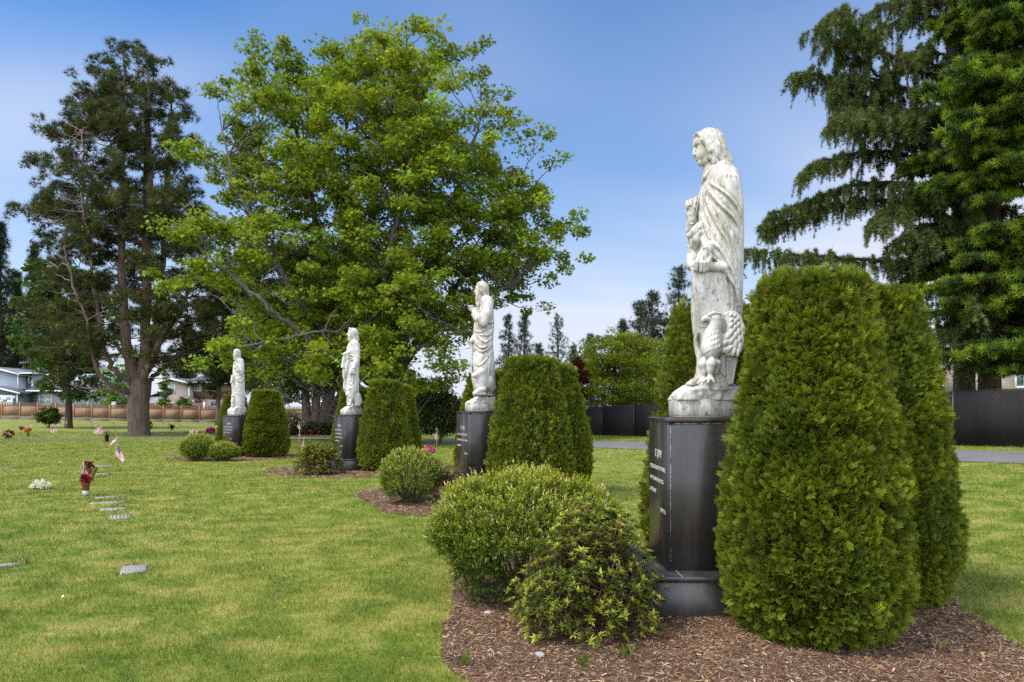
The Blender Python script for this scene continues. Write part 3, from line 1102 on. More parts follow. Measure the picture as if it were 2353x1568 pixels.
    # wings and tail
    wing = [(755, 182), (800, 152), (880, 145), (930, 185), (975, 260), (1015, 370), (1005, 520), (960, 690), (905, 715), (860, 700), (800, 735), (735, 690), (722, 560), (735, 450), (785, 415), (790, 350), (768, 270)]
    E.plate(JC, wing, .275, .030, .02, slope=-0.1)
    E.plate(JC, [(770, 690), (945, 690), (905, 860), (865, 1090), (800, 1110), (778, 950)], .225, .030, .015, slope=-.1)
    E.plate(JC, [(650, 700), (760, 700), (772, 1005), (700, 930), (660, 840)], .24, .022, .015)
    for (x, y, a, b, tl) in ((845, 200, .016, .020, .6), (885, 215, .016, .020, .3), (925, 255, .018, .024, .1), (850, 265, .018, .024, .5), (890, 290, .018, .026, .2), (935, 330, .02, .03, 0), (845, 335, .02, .028, .4),
                             (890, 370, .02, .03, .2), (940, 420, .022, .036, -.1), (985, 380, .016, .034, -.3), (850, 420, .022, .034, .4), (895, 470, .024, .040, .2), (950, 520, .024, .044, -.1), (990, 490, .016, .04, -.3),
                             (800, 480, .024, .036, .7), (840, 540, .028, .044, .6), (900, 580, .028, .050, .2), (955, 620, .024, .05, -.1), (775, 560, .024, .044, .9), (820, 640, .026, .055, .8), (880, 670, .026, .05, .3), (775, 650, .02, .045, 1.0), (930, 690, .02, .04, 0)):
        E.ball(JC, (x, y, .296), (a, .024, b), .0025, tilt=tl)
    for (a, b) in (((785, 640), (840, 560)), ((760, 690), (800, 650)), ((900, 600), (920, 500))):
        E.chain(JC, [(a[0], a[1], .322, .004), (b[0], b[1], .322, .004)], .003, True)
    for q in range(4):
        E.chain(JC, [(800 + q * 36, 730, .258, .006), (806 + q * 16, 1085, .258, .004)], .004, True)
    E.mesh('eagle', M['marble_clean'], root)

    B = Sdf((-0.42, -0.30, 0.12), (0.30, 0.34, 0.36), 0.007, 0)
    z = lambda y: (1669.5 - (1220 + y * .2933)) * k
    rock(B, None, -.31, .222, .222, .145, [(-.31, z(1088)), (-.1, z(1092)), (.0, z(1092)), (.09, z(1108)), (.165, z(1130)), (.205, z(1185)), (.222, z(1235))], 3)
    B.mesh('rock_base', M['marble_clean'], root)
    plinth(root, .215, .160, -.037, .252)
    return root


def figure_with_ox():
    root = statue_root('l', 'marble_statue', 'marble statue of a bearded robed figure with an ox lying at its feet')
    t = math.tan(RAD(19.3))
    k = .004767
    LA = lambda x, y: ((1921 - (1840 + x / 5.228)) * k, (1635 - (1100 + y / 5.228)) * k)
    LB = lambda x, y: ((1921 - (1840 + x / 4.9)) * k, (1635 - (1360 + y / 4.9)) * k)
    h = .0095
    S = Sdf((-0.40, -0.40, .18), (0.46, 0.46, 2.56), h, t)
    R = S.relief()
    fo = lambda cv, pts, a=.055, w=.020, g=.55: S.fold(R, cv, pts, a, w, g)
    fo(LA, [(590, 950), (640, 985), (720, 950)])
    fo(LA, [(290, 1110), (400, 1165), (560, 1115), (722, 1000)], .034)
    fo(LA, [(360, 1185), (470, 1235), (620, 1220), (722, 1090)], .034)
    fo(LA, [(335, 1200), (450, 1340), (560, 1370), (700, 1250)], .032)
    fo(LA, [(300, 1300), (380, 1470), (520, 1480), (640, 1390)])
    fo(LA, [(310, 1470), (460, 1560), (580, 1520), (660, 1420)])
    fo(LB, [(295, 130), (400, 205), (530, 168), (625, 60)], .03)
    fo(LB, [(290, 300), (345, 465), (470, 400), (610, 230)], .036)
    fo(LB, [(255, 0), (262, 400), (310, 620)])
    fo(LB, [(235, 100), (215, 430), (225, 700)])
    fo(LB, [(615, 250), (585, 550), (570, 720)], .024)
    fo(LB, [(545, 430), (500, 600), (490, 700)], .022)
    fo(LB, [(320, 500), (290, 560), (300, 640)], .022)
    fo(LA, [(690, 500), (660, 700), (680, 940)], .018)
    fo(LA, [(440, 560), (420, 640), (380, 760)], .018)
    S.loft(LA, [(438, 455, 640, .12), (465, 430, 660, .22), (510, 400, 692, .285), (600, 372, 708, .30), (700, 350, 714, .30), (850, 320, 722, .29), (1000, 285, 727, .28), (1100, 282, 720, .27),
                (1250, 270, 708, .26), (1400, 258, 702, .255), (1560, 252, 714, .25), (1700, 228, 726, .25), (1830, 213, 736, .25), (2000, 226, 745, .25), (2120, 238, 748, .25), (2220, 258, 748, .25), (2330, 285, 748, .25), (2480, 300, 748, .25)], R, 2.3)
    S.chain(LA, [(560, 500, -.17, .10), (560, 500, .17, .10)], .06)
    S.chain(LA, [(600, 540, .24, .10), (560, 800, .29, .105), (480, 980, .29, .095)], .03)
    S.chain(LA, [(480, 985, .29, .09), (380, 900, .27, .085), (320, 810, .18, .07), (300, 750, .10, .05)], .03)
    S.chain(LA, [(330, 800, .26, .012), (300, 900, .26, .014), (360, 1010, .30, .014), (480, 1040, .32, .013)], .01)
    S.chain(LA, [(300, 740, .10, .046), (322, 680, .06, .036)], .02)
    S.ball(LA, (240, 680, .03), (.062, .035, .052), .015)
    for q in range(4):
        S.chain(LA, [(230 - q * 4, 690 - q * 20, .03 + q * .008, .018), (175 - q * 2, 660 - q * 12, .03 + q * .01, .015), (170 + q * 30, 640 - q * 10, .05, .013)], .006)
    S.chain(LA, [(330, 690, .05, .018), (345, 660, .04, .012)], .006)
    # lower open hand held out beside the robe
    S.chain(LA, [(300, 1250, -.06, .06), (230, 1330, -.05, .040), (180, 1380, -.04, .038)], .02)
    S.ball(LA, (165, 1400, -.03), (.050, .022, .050), .012)
    S.chain(LA, [(160, 1360, -.02, .019), (150, 1310, 0, .016), (175, 1262, .01, .012)], .006)
    for q in range(4):
        S.chain(LA, [(140 + q * 22, 1430, -.03 + q * .004, .018), (115 + q * 26, 1470, -.01 + q * .004, .015), (95 + q * 30, 1498, .0 + q * .004, .012)], .006)
    bearded_head(S, LA, 300, 85, 452, 600, hair_to=LA(0, 400)[1])
    S.chain(LA, [(385, 500, 0, .05), (372, 560, .01, .035), (368, 610, .02, .015)], .02)
    S.mesh('figure', M['marble'], root)
    E = Sdf((-0.36, 0.0, .2), (0.36, 0.50, 1.02), h, t)
    E.chain(LB, [(285, 665, .30, .050), (340, 640, .30, .062), (410, 600, .30, .080)], .03)
    E.ball(LB, (265, 670, .30), (.038, .045, .040), .02)
    E.chain(LB, [(420, 610, .28, .085), (435, 720, .27, .10), (430, 860, .26, .12)], .05)
    E.chain(LB, [(440, 800, .24, .12), (540, 810, .22, .13), (600, 880, .2, .12)], .05)
    E.chain(LB, [(470, 930, .34, .06), (360, 965, .35, .048), (285, 1005, .35, .040)], .02)
    E.chain(LB, [(285, 1015, .36, .034), (400, 1012, .36, .032), (490, 1015, .36, .032)], .012)
    E.chain(LB, [(440, 900, .2, .08), (300, 1020, .2, .05)], .02)
    for s in (1, -1):
        E.ball(LB, (430, 600, .30 + s * .078), (.034, .018, .032), .01)
        E.ball(LB, (345, 615, .30 + s * .058), (.011, .010, .010), .004)
        E.chain(LB, [(385, 560, .30 + s * .03, .022), (375, 528, .30 + s * .035, .009)], .01)
    E.mesh('ox', M['marble_clean'], root)
    B = Sdf((-0.34, -0.32, .10), (0.34, 0.36, .38), .009, 0)
    z = lambda y: (1635 - (1360 + y / 4.9)) * k
    rock(B, None, -.24, .235, .235, .138, [(-.24, z(1045)), (.05, z(1050)), (.10, z(1080)), (.20, z(1125)), (.235, z(1170))], 9)
    B.mesh('rock_base', M['marble_clean'], root)
    plinth(root, .232, .150)
    return root


def figure_with_lion():
    root = statue_root('m', 'marble_statue', 'white marble statue of a bearded robed figure with a seated lion at its feet')
    t = math.tan(RAD(20.7))
    k = .007235
    A = lambda x, y: ((1403 - (1340 + x / 4.125)) * k, (1655 - (1290 + y / 4.125)) * k)
    h = .011
    S = Sdf((-0.42, -0.40, .18), (0.55, 0.48, 2.58), h, t)
    R = S.relief()
    fo = lambda pts, a=.065, w=.022, g=.55: S.fold(R, A, pts, a, w, g)
    fo([(185, 440), (240, 520), (320, 550)])
    fo([(190, 560), (260, 612), (325, 590)])
    fo([(325, 580), (230, 650), (200, 770)], .036)
    fo([(185, 500), (230, 570), (300, 580)])
    fo([(318, 350), (308, 450), (330, 560)])
    fo([(160, 600), (165, 900), (222, 1095)], .034)
    fo([(150, 800), (148, 950), (150, 1100)])
    fo([(210, 980), (260, 1010), (335, 1062)], .034)
    fo([(298, 880), (292, 1000)])
    fo([(135, 1095), (165, 1140), (205, 1185)], .03)
    fo([(380, 640), (385, 900), (395, 1180)], .022)
    fo([(350, 860), (350, 1000), (360, 1150)], .022)
    fo([(230, 350), (240, 420), (250, 480)], .02)
    S.loft(A, [(285, 252, 350, .12), (305, 235, 382, .22), (340, 212, 405, .28), (400, 195, 414, .295), (470, 188, 418, .29), (560, 185, 416, .28), (640, 178, 408, .27), (740, 160, 402, .26),
               (850, 145, 400, .255), (1000, 138, 398, .25), (1095, 136, 397, .25), (1150, 165, 398, .25), (1190, 196, 402, .25), (1300, 202, 405, .24), (1380, 202, 405, .24)], R, 2.3)
    S.chain(A, [(320, 335, -.17, .10), (320, 335, .17, .10)], .06)
    S.chain(A, [(345, 345, .20, .090), (358, 450, .25, .088), (364, 560, .27, .085)], .03)
    S.chain(A, [(364, 575, .27, .082), (342, 660, .30, .078), (303, 750, .30, .062)], .03)
    S.chain(A, [(275, 740, .33, .018), (310, 750, .36, .02), (345, 775, .32, .018)], .01)
    S.ball(A, (285, 795, .31), (.06, .045, .075), .02)
    for q in range(4):
        S.chain(A, [(262 + q * 18, 790, .345, .022), (260 + q * 18, 825, .35, .019), (262 + q * 17, 846, .335, .016)], .008)
    S.plate(A, [(236, 775), (350, 765), (352, 840), (238, 850)], .27, .045, .01)
    S.chain(A, [(250, 470, .12, .07), (210, 490, .12, .05), (180, 505, .12, .045)], .03)
    S.ball(A, (172, 505, .12), (.055, .04, .045), .02)
    S.chain(A, [(170, 490, .13, .018), (135, 508, .13, .017), (108, 528, .13, .012)], .008)
    for q in range(3):
        S.chain(A, [(160 + q * 8, 500 + q * 8, .16, .018), (145 + q * 12, 520 + q * 4, .16, .016), (160 + q * 10, 535, .15, .014)], .008)
    S.plate(A, [(140, 530), (165, 535), (150, 745), (98, 742), (120, 600)], .10, .05, .03)
    S.plate(A, [(130, 740), (160, 740), (150, 910), (132, 920), (122, 800)], .08, .045, .03)
    bearded_head(S, A, 200, 76, 258, 382, hair_to=A(0, 290)[1])
    S.chain(A, [(240, 80, 0, .025), (255, 92, .04, .03)], .02)
    S.mesh('figure', M['marble_clean'], root)
    E = Sdf((-0.42, 0.0, .2), (0.36, 0.54, 1.0), h, t)
    E.ball(A, (270, 1130, .31), (.125, .13, .14), .04)
    E.chain(A, [(235, 1140, .31, .075), (205, 1165, .31, .055)], .03)
    E.ball(A, (200, 1180, .31), (.045, .05, .035), .02)
    E.chain(A, [(262, 1180, .31, .12), (262, 1240, .30, .10)], .05)
    for q, (x, y) in enumerate(((300, 1090), (320, 1130), (310, 1170), (280, 1200), (250, 1210), (260, 1080), (230, 1090), (300, 1060), (335, 1100), (270, 1230))):
        E.chain(A, [(x, y, .40, .035), (x + 12, y + 30, .39, .018)], .015)
    E.chain(A, [(270, 1230, .37, .062), (255, 1290, .38, .046), (243, 1345, .38, .042)], .02)
    E.chain(A, [(225, 1230, .25, .055), (215, 1340, .25, .042)], .02)
    E.ball(A, (235, 1350, .39), (.065, .045, .03), .015)
    E.chain(A, [(300, 1190, .27, .13), (350, 1230, .27, .14), (385, 1290, .27, .13)], .05)
    E.ball(A, (385, 1295, .36), (.11, .06, .12), .03)
    E.chain(A, [(400, 1345, .38, .035), (340, 1350, .39, .032)], .02)
    for s in (1, -1):
        E.ball(A, (232, 1125, .31 + s * .06), (.014, .012, .012), .005)
        E.ball(A, (275, 1075, .31 + s * .09), (.035, .02, .035), .012)
    E.mesh('lion', M['marble_clean'], root)
    B = Sdf((-0.36, -0.32, .10), (0.36, 0.36, .38), .009, 0)
    z = lambda y: (1655 - (1290 + y / 4.125)) * k
    rock(B, None, -.26, .235, .235, .126, [(-.26, z(1340)), (.02, z(1345)), (.09, z(1365)), (.20, z(1400)), (.235, z(1425))], 14)
    B.mesh('rock_base', M['marble_clean'], root)
    plinth(root, .235, .137)
    return root


def figure_with_child():
    root = statue_root('t', 'marble_statue', 'marble statue of a bearded robed figure without an animal, on the farthest pedestal')
    t = math.tan(RAD(29))
    k = .00963
    A = lambda x, y: ((946 - (900 + x / 5.227)) * k, (1659 - (1380 + y / 5.227)) * k)
    h = .011
    S = Sdf((-0.50, -0.40, .18), (0.55, 0.46, 2.62), h, t)
    R = S.relief()
    fo = lambda pts, a=.070, w=.024, g=.55: S.fold(R, A, pts, a, w, g)
    fo([(200, 600), (280, 622), (395, 555)], .036)
    fo([(190, 635), (255, 692), (395, 615)], .036)
    fo([(185, 680), (245, 725), (330, 745), (408, 680)])
    fo([(240, 725), (330, 772), (405, 735)])
    fo([(330, 830), (305, 930), (230, 995)], .026)
    fo([(230, 992), (280, 1005), (330, 1035)])
    fo([(205, 940), (222, 1100), (300, 1220), (412, 1255)], .036)
    fo([(172, 640), (182, 900), (205, 1200)], .03)
    fo([(160, 500), (163, 700), (168, 900)])
    fo([(412, 720), (418, 950), (425, 1250)], .024)
    fo([(315, 350), (330, 430), (345, 530)], .03)
    fo([(230, 850), (215, 950), (240, 1090), (330, 1200)], .02)
    S.loft(A, [(262, 282, 345, .12), (290, 255, 372, .22), (330, 205, 392, .28), (400, 170, 406, .29), (500, 160, 409, .285), (600, 158, 411, .275), (700, 152, 413, .265), (800, 144, 416, .255),
               (900, 140, 420, .25), (1000, 146, 425, .25), (1100, 152, 430, .25), (1200, 150, 436, .25), (1300, 148, 440, .25)], R, 2.3)
    S.chain(A, [(315, 320, -.15, .10), (315, 320, .15, .10)], .06)
    S.chain(A, [(350, 350, .18, .085), (352, 450, .22, .085), (345, 550, .24, .080)], .03)
    S.chain(A, [(345, 548, .24, .075), (270, 525, .26, .066), (208, 470, .22, .054)], .03)
    S.chain(A, [(300, 545, .30, .03), (340, 600, .28, .04), (385, 560, .25, .03)], .03)
    S.chain(A, [(205, 475, .20, .05), (195, 420, .14, .042)], .02)
    S.ball(A, (192, 400, .12), (.045, .04, .052), .015)
    for q in range(3):
        S.chain(A, [(178 + q * 14, 385, .15, .019), (182 + q * 16, 360, .14, .016), (195 + q * 18, 345, .11, .013)], .008)
    S.chain(A, [(150, 640, 0, .05), (140, 720, .02, .045), (125, 770, .03, .04)], .03)
    S.ball(A, (120, 775, .03), (.04, .04, .035), .015)
    S.chain(A, [(128, 790, .03, .014), (136, 880, .03, .012)], .01)
    # small winged child leaning at the robe
    S.ball(A, (148, 1050, .02), (.045, .05, .052), .02)
    S.chain(A, [(152, 1085, .02, .045), (152, 1160, .04, .055), (152, 1270, .05, .05)], .03)
    S.chain(A, [(160, 1120, .10, .03), (150, 1180, .10, .026)], .015)
    S.plate(A, [(150, 1110), (180, 1120), (188, 1200), (170, 1230)], .10, .02, .02)
    bearded_head(S, A, 164, 70, 250, 325, hair_to=A(0, 225)[1])
    S.chain(A, [(205, 270, 0, .05), (210, 310, .02, .03)], .02)
    S.mesh('figure', M['marble_clean'], root)
    B = Sdf((-0.36, -0.34, .10), (0.36, 0.36, .40), .009, 0)
    z = lambda y: (1659 - (1380 + y / 5.227)) * k
    rock(B, None, -.26, .245, .245, .132, [(-.26, z(1275)), (.10, z(1272)), (.18, z(1300)), (.245, z(1340))], 21)
    B.mesh('rock_base', M['marble_clean'], root)
    plinth(root, .24, .145)
    return root


evangelist_with_eagle()
figure_with_ox()
figure_with_lion()
figure_with_child()

# ------------------------------------------------------------------ black granite pedestals with inscriptions
def granite_mat():
    m, nt, bs = mat_new('black_granite')
    o = coords(nt, 'Object')
    sp = noise(nt, o, 260, 2, 0.7)
    c = ramp(nt, sp, [(0.35, (0.012, 0.011, 0.011)), (0.62, (0.030, 0.027, 0.025)), (0.80, (0.075, 0.068, 0.062))])
    st = noise(nt, coords(nt, 'Object', (6, 6, 0.6)), 1.0, 4, 0.6)
    c = mixc(nt, mth(nt, 'MULTIPLY', ramp(nt, st, [(0.45, 0.0), (0.7, 1.0)]), 0.5), c, (0.085, 0.068, 0.06))
    nt.links.new(c, bs.inputs['Base Color'])
    r = ramp(nt, noise(nt, o, 5, 4), [(0.3, 0.22), (0.7, 0.38)])
    nt.links.new(r, bs.inputs['Roughness'])
    bs.inputs['Specular IOR Level'].default_value = 0.5
    return m


M['granite'] = granite_mat()
m_, nt_, bs_ = mat_new('granite_joint')
n_ = noise(nt_, coords(nt_, 'Object', (3, 3, 3)), 7, 5, 0.7)
nt_.links.new(ramp(nt_, n_, [(0.38, (0.02, 0.02, 0.022)), (0.62, (0.30, 0.30, 0.33))]), bs_.inputs['Base Color'])
bs_.inputs['Roughness'].default_value = 0.8
M['joint'] = m_
M['letter'] = plain('letter', (0.50, 0.48, 0.44), 0.7)


def text_mesh(body, name, size, loc, parent, mat, width=None, align='LEFT', space=1.0, rot=None):
    cu = bpy.data.curves.new(name, 'FONT')
    cu.body = body
    cu.size = size
    cu.align_x = align
    cu.space_line = space
    cu.extrude = 0.0008
    cu.resolution_u = 3
    o = bpy.data.objects.new(name, cu)
    COL.objects.link(o)
    dg = bpy.context.evaluated_depsgraph_get()
    me = bpy.data.meshes.new_from_object(o.evaluated_get(dg))
    bpy.data.objects.remove(o)
    me.materials.clear()
    me.materials.append(mat)
    n = len(me.vertices)
    co = np.empty(n * 3, np.float32)
    me.vertices.foreach_get('co', co)
    co = co.reshape(-1, 3)
    if width:
        w = co[:, 0].max() - co[:, 0].min()
        s = width / max(w, 1e-6)
        co[:, 0] *= s
        me.vertices.foreach_set('co', co.ravel())
    me.update()
    t = bpy.data.objects.new(name, me)
    COL.objects.link(t)
    t.parent = parent
    t.location = loc
    if rot is not None:
        t.rotation_euler = rot
    return t


def pedestal(key, label, head, body, ref):
    r = thing('granite_pedestal', label, 'pedestal', (CEN[key][0], CEN[key][1], GZ[key]), math.pi + ANG[key], 'granite pedestals in the arc')
    g = M['granite']
    H = .3585
    B = .575
    mb = MB()
    mb.bbox((-B + .012, -B + .012, -.15), (B - .012, B - .012, .325), .004)
    b = mb.build('base', g, r)
    mb = MB()
    mb.bbox((-B, -B, .332), (B, B, .372), .005)
    mb.build('base_slab', g, r)
    mb = MB()
    mb.box((-B + .02, -B + .02, .322), (B - .02, B - .02, .3335))
    for s in (-1, 1):
        mb.box((B - .055, s * (B - .0095) - .002, -.02), (B - .047, s * (B - .0095) + .002, .322))
    mb.box((.28, -B + .002, .3705), (.287, B - .002, .3735))
    mb.build('joint', M['joint'], r)
    mb = MB()
    mb.bbox((-H, -H, .372), (H, H, 1.566), .005)
    mb.build('shaft', g, r)
    mb = MB()
    mb.box((-H + .01, -H + .01, 1.564), (H - .01, H - .01, 1.582))
    for s in (-1, 1):
        mb.box((H - .034, s * (H + .0008) - .0015, .376), (H - .028, s * (H + .0008) + .0015, 1.560))
    mb.build('joint', M['joint'], r)
    mb = MB()
    mb.bbox((-H - .008, -H - .008, 1.580), (H + .008, H + .008, 1.62), .006)
    mb.build('cap', g, r)
    # inscription on the front face (local +X); text runs along -> +Y is the reader's right
    R = (RAD(90), 0, RAD(90))
    X = H + .0012
    top = {'j': 1.375}.get(key, 1.375)
    text_mesh(head, 'inscription', .098, (X, -.10, 1.275), r, M['letter'], .02 * len(head) + .09, 'LEFT', 1, R)
    for i, ln in enumerate(body):
        w = 0.62 * len(ln) / max(len(q) for q in body)
        text_mesh(ln, 'inscription', .050, (X, -.315, 1.165 - .105 * i), r, M['letter'], w, 'LEFT', 1, R)
    text_mesh(ref, 'inscription', .050, (X, .12, 1.165 - .105 * len(body) - .03), r, M['letter'], .19, 'LEFT', 1, R)
    return r


pedestal('j', 'black granite pedestal nearest the camera, stepped base, engraved front, carrying the eagle statue', 'ST. JOHN',
         ['\u201cFOR GOD SO LOVED THE WORLD,', 'THAT HE GAVE HIS ONLY BE-', 'GOTTEN SON.\u201d'], 'JOHN 3:16')
pedestal('l', 'black granite pedestal with engraved front beside the bare red twigged shrub', 'ST. LUKE',
         ['\u201cGLORY TO GOD IN THE HIGHEST,', 'AND ON EARTH PEACE, GOOD WILL', 'TOWARD MEN.\u201d'], 'LUKE 2:14')
pedestal('m', 'black granite pedestal with four engraved lines under the lion statue', 'ST. MARK',
         ['\u201cFOR EVEN THE SON OF MAN CAME', 'NOT TO BE MINISTERED UNTO, BUT', 'TO MINISTER, AND TO GIVE HIS LIFE', 'A RANSOM FOR MANY.\u201d'], 'MARK 10:45')
pedestal('t', 'black granite pedestal farthest along the row behind two round shrubs', 'ST. MATTHEW',
         ['\u201cASK, AND IT SHALL BE GIVEN YOU;', 'SEEK, AND YE SHALL FIND; KNOCK,', 'AND IT SHALL BE OPENED UNTO', 'YOU.\u201d'], 'MATT. 7:7')

# ------------------------------------------------------------------ ground: lawn, beds, road
def lawn_color(nt):
    p = wpos(nt, (1, 1, 0.0))
    big = noise(nt, wpos(nt, (0.60, 0.85, 0), (0, 0, RAD(12))), 0.55, 4, 0.55, 0.5)
    mid = noise(nt, wpos(nt, (1.15, 1.55, 0), (0, 0, RAD(-20))), 1.5, 4, 0.65, 0.4)
    fin = noise(nt, wpos(nt, (1.0, 1.0, 0)), 26, 3, 0.7)
    c = ramp(nt, big, [(0.38, (0.085, 0.150, 0.014)), (0.50, (0.158, 0.205, 0.022)), (0.61, (0.285, 0.270, 0.050))])
    c = mixc(nt, 0.75, c, ramp(nt, mid, [(0.34, (0.070, 0.125, 0.012)), (0.48, (0.155, 0.200, 0.022)), (0.68, (0.38, 0.33, 0.095))]))
    c = mixc(nt, mth(nt, 'MULTIPLY', ramp(nt, fin, [(0.5, 0.0), (0.75, 1.0)]), 0.3), c, (0.34, 0.30, 0.10))
    return c


def lawn_mat(name, blade):
    m, nt, bs = mat_new(name)
    c = lawn_color(nt)
    if blade:
        c = mixc(nt, 1.0, c, attr(nt).outputs['Color'], 'MULTIPLY')
    nt.links.new(c, bs.inputs['Base Color'])
    bs.inputs['Roughness'].default_value = 0.65
    bs.inputs['Specular IOR Level'].default_value = 0.2
    if blade:
        t = nt.nodes.new('ShaderNodeBsdfTranslucent')
        nt.links.new(c, t.inputs[0])
        mx = nt.nodes.new('ShaderNodeMixShader')
        mx.inputs[0].default_value = 0.3
        nt.links.new(bs.outputs[0], mx.inputs[1])
        nt.links.new(t.outputs[0], mx.inputs[2])
        nt.links.new(mx.outputs[0], nt.nodes['Material Output'].inputs[0])
    else:
        n = noise(nt, wpos(nt, (1, 1, 0)), 40, 4, 0.7)
        bump(nt, bs, n, 0.6, 0.03)
    return m


M['lawn'] = lawn_mat('lawn', False)
M['blade'] = lawn_mat('blade', True)


def spaced(lo, hi, near, step, far_ratio=1.18):
    a = [0.0]
    s = step
    while a[-1] < hi:
        if a[-1] > near:
            s *= far_ratio
        a.append(a[-1] + s)
    b = [0.0]
    s = step
    while b[-1] > lo:
        if b[-1] < -near:
            s *= far_ratio
        b.append(b[-1] - s)
    return np.array(b[::-1][:-1] + a)


gx = spaced(-1500, 1500, 75, 1.0)
gy = spaced(-300, 2500, 104, 1.0)
GX, GY = np.meshgrid(gx, gy, indexing='ij')
mb = MB()
mb.grid(np.stack([GX, GY, gz(GX, GY)], -1))
struct(mb.build('lawn', M['lawn'], None, True))

E1 = {k: np.array([math.cos(ANG[k]), math.sin(ANG[k])]) for k in ANG}
E2 = {k: np.array([-math.sin(ANG[k]), math.cos(ANG[k])]) for k in ANG}


def loc2(k, a, b):
    return np.array(CEN[k]) + a * E1[k] + b * E2[k]


# hedge plants round each pedestal: along / across the pedestal axis, radius, height
THUJA = {'j': [(.63, -.80, .675, 2.66), (1.61, .20, .69, 2.72), (.42, .98, .72, 2.70)],
         'l': [(.68, -.84, .80, 2.56), (1.58, .10, .78, 2.52), (.50, .98, .68, 2.42)],
         'm': [(.72, -.82, .77, 2.54), (1.50, .12, .74, 2.48), (.50, .96, .72, 2.42)],
         't': [(.72, -.84, .84, 2.56), (1.55, .10, .72, 2.34), (.46, .98, .70, 2.40)]}


def in_bed(k, X, Y, grow=0.0):
    dx, dy = X - CEN[k][0], Y - CEN[k][1]
    a = dx * E1[k][0] + dy * E1[k][1] + 0.05
    b = dx * E2[k][0] + dy * E2[k][1]
    th = np.arctan2(b, a)
    w = 1 + 0.02 * np.sin(3 * th + 1.0) + 0.012 * np.sin(7 * th + 1.3) + 0.008 * np.sin(17 * th)
    r = ((np.abs(a) / 2.15) ** 3 + (np.abs(b) / 2.40) ** 3) ** (1 / 3)
    m = r < (w + grow)
    for (p, q, rr, hh) in THUJA[k]:
        m |= np.hypot(a - 0.05 - p, b - q) < rr * 0.98 + grow
    return m


BEDNAME = {'j': 'brown', 'l': 'brown', 'm': 'brown', 't': 'brown'}
m_, nt_, bs_ = mat_new('mulch')
n1 = noise(nt_, wpos(nt_, (1, 1, 1)), 38, 5, 0.75, 0.5)
n2 = noise(nt_, wpos(nt_, (1, 1, 1)), 2.2, 4, 0.6)
c_ = ramp(nt_, n1, [(0.30, (0.050, 0.025, 0.014)), (0.5, (0.165, 0.082, 0.043)), (0.72, (0.29, 0.175, 0.10))])
c_ = mixc(nt_, 0.8, c_, ramp(nt_, n2, [(0.3, 0.55), (0.7, 1.2)]), 'MULTIPLY')
nt_.links.new(c_, bs_.inputs['Base Color'])
bs_.inputs['Roughness'].default_value = 0.95
bump(nt_, bs_, n1, 1.0, 0.04)
M['mulch'] = m_


def bed_height(k, X, Y):
    dx, dy = X - CEN[k][0], Y - CEN[k][1]
    r = np.hypot(dx, dy)
    return gz(X, Y) * 0.3 + 0.7 * (GZ[k]) + 0.045 * np.clip(1.2 - r / 2.2, 0, 1) + 0.012 + 0.022 * (fnoise(np.stack([X * 3.1, Y * 3.1, 0 * X], -1), 5, 3) - .5)


for k in CEN:
    rr = np.linspace(0.0, 1.0, 40)
    tt = np.linspace(0, 2 * math.pi, 220)
    # boundary radius by marching
    R = np.zeros(len(tt))
    for i, a in enumerate(tt):
        s = np.linspace(0.5, 3.4, 300)
        X, Y = CEN[k][0] + s * math.cos(a), CEN[k][1] + s * math.sin(a)
        ok = in_bed(k, X, Y)
        R[i] = s[ok].max() if ok.any() else 0.5
    R += 0.05 * (vnoise(np.stack([np.cos(tt) * 14, np.sin(tt) * 14, 0 * tt], -1), 3) - .5)
    R[-1] = R[0]
    X = CEN[k][0] + rr[:, None] * R[None] * np.cos(tt)[None]
    Y = CEN[k][1] + rr[:, None] * R[None] * np.sin(tt)[None]
    Z = bed_height(k, X, Y)
    e = np.clip((1 - rr) / 0.06, 0, 1)[:, None]
    Z = Z * e + (gz(X, Y) + 0.006) * (1 - e)
    Z = np.maximum(Z, gz(X, Y) + 0.006)
    mb = MB()
    mb.grid(np.stack([X, Y, Z], -1))
    struct(mb.build('mulch_bed', M['mulch'], None, True))

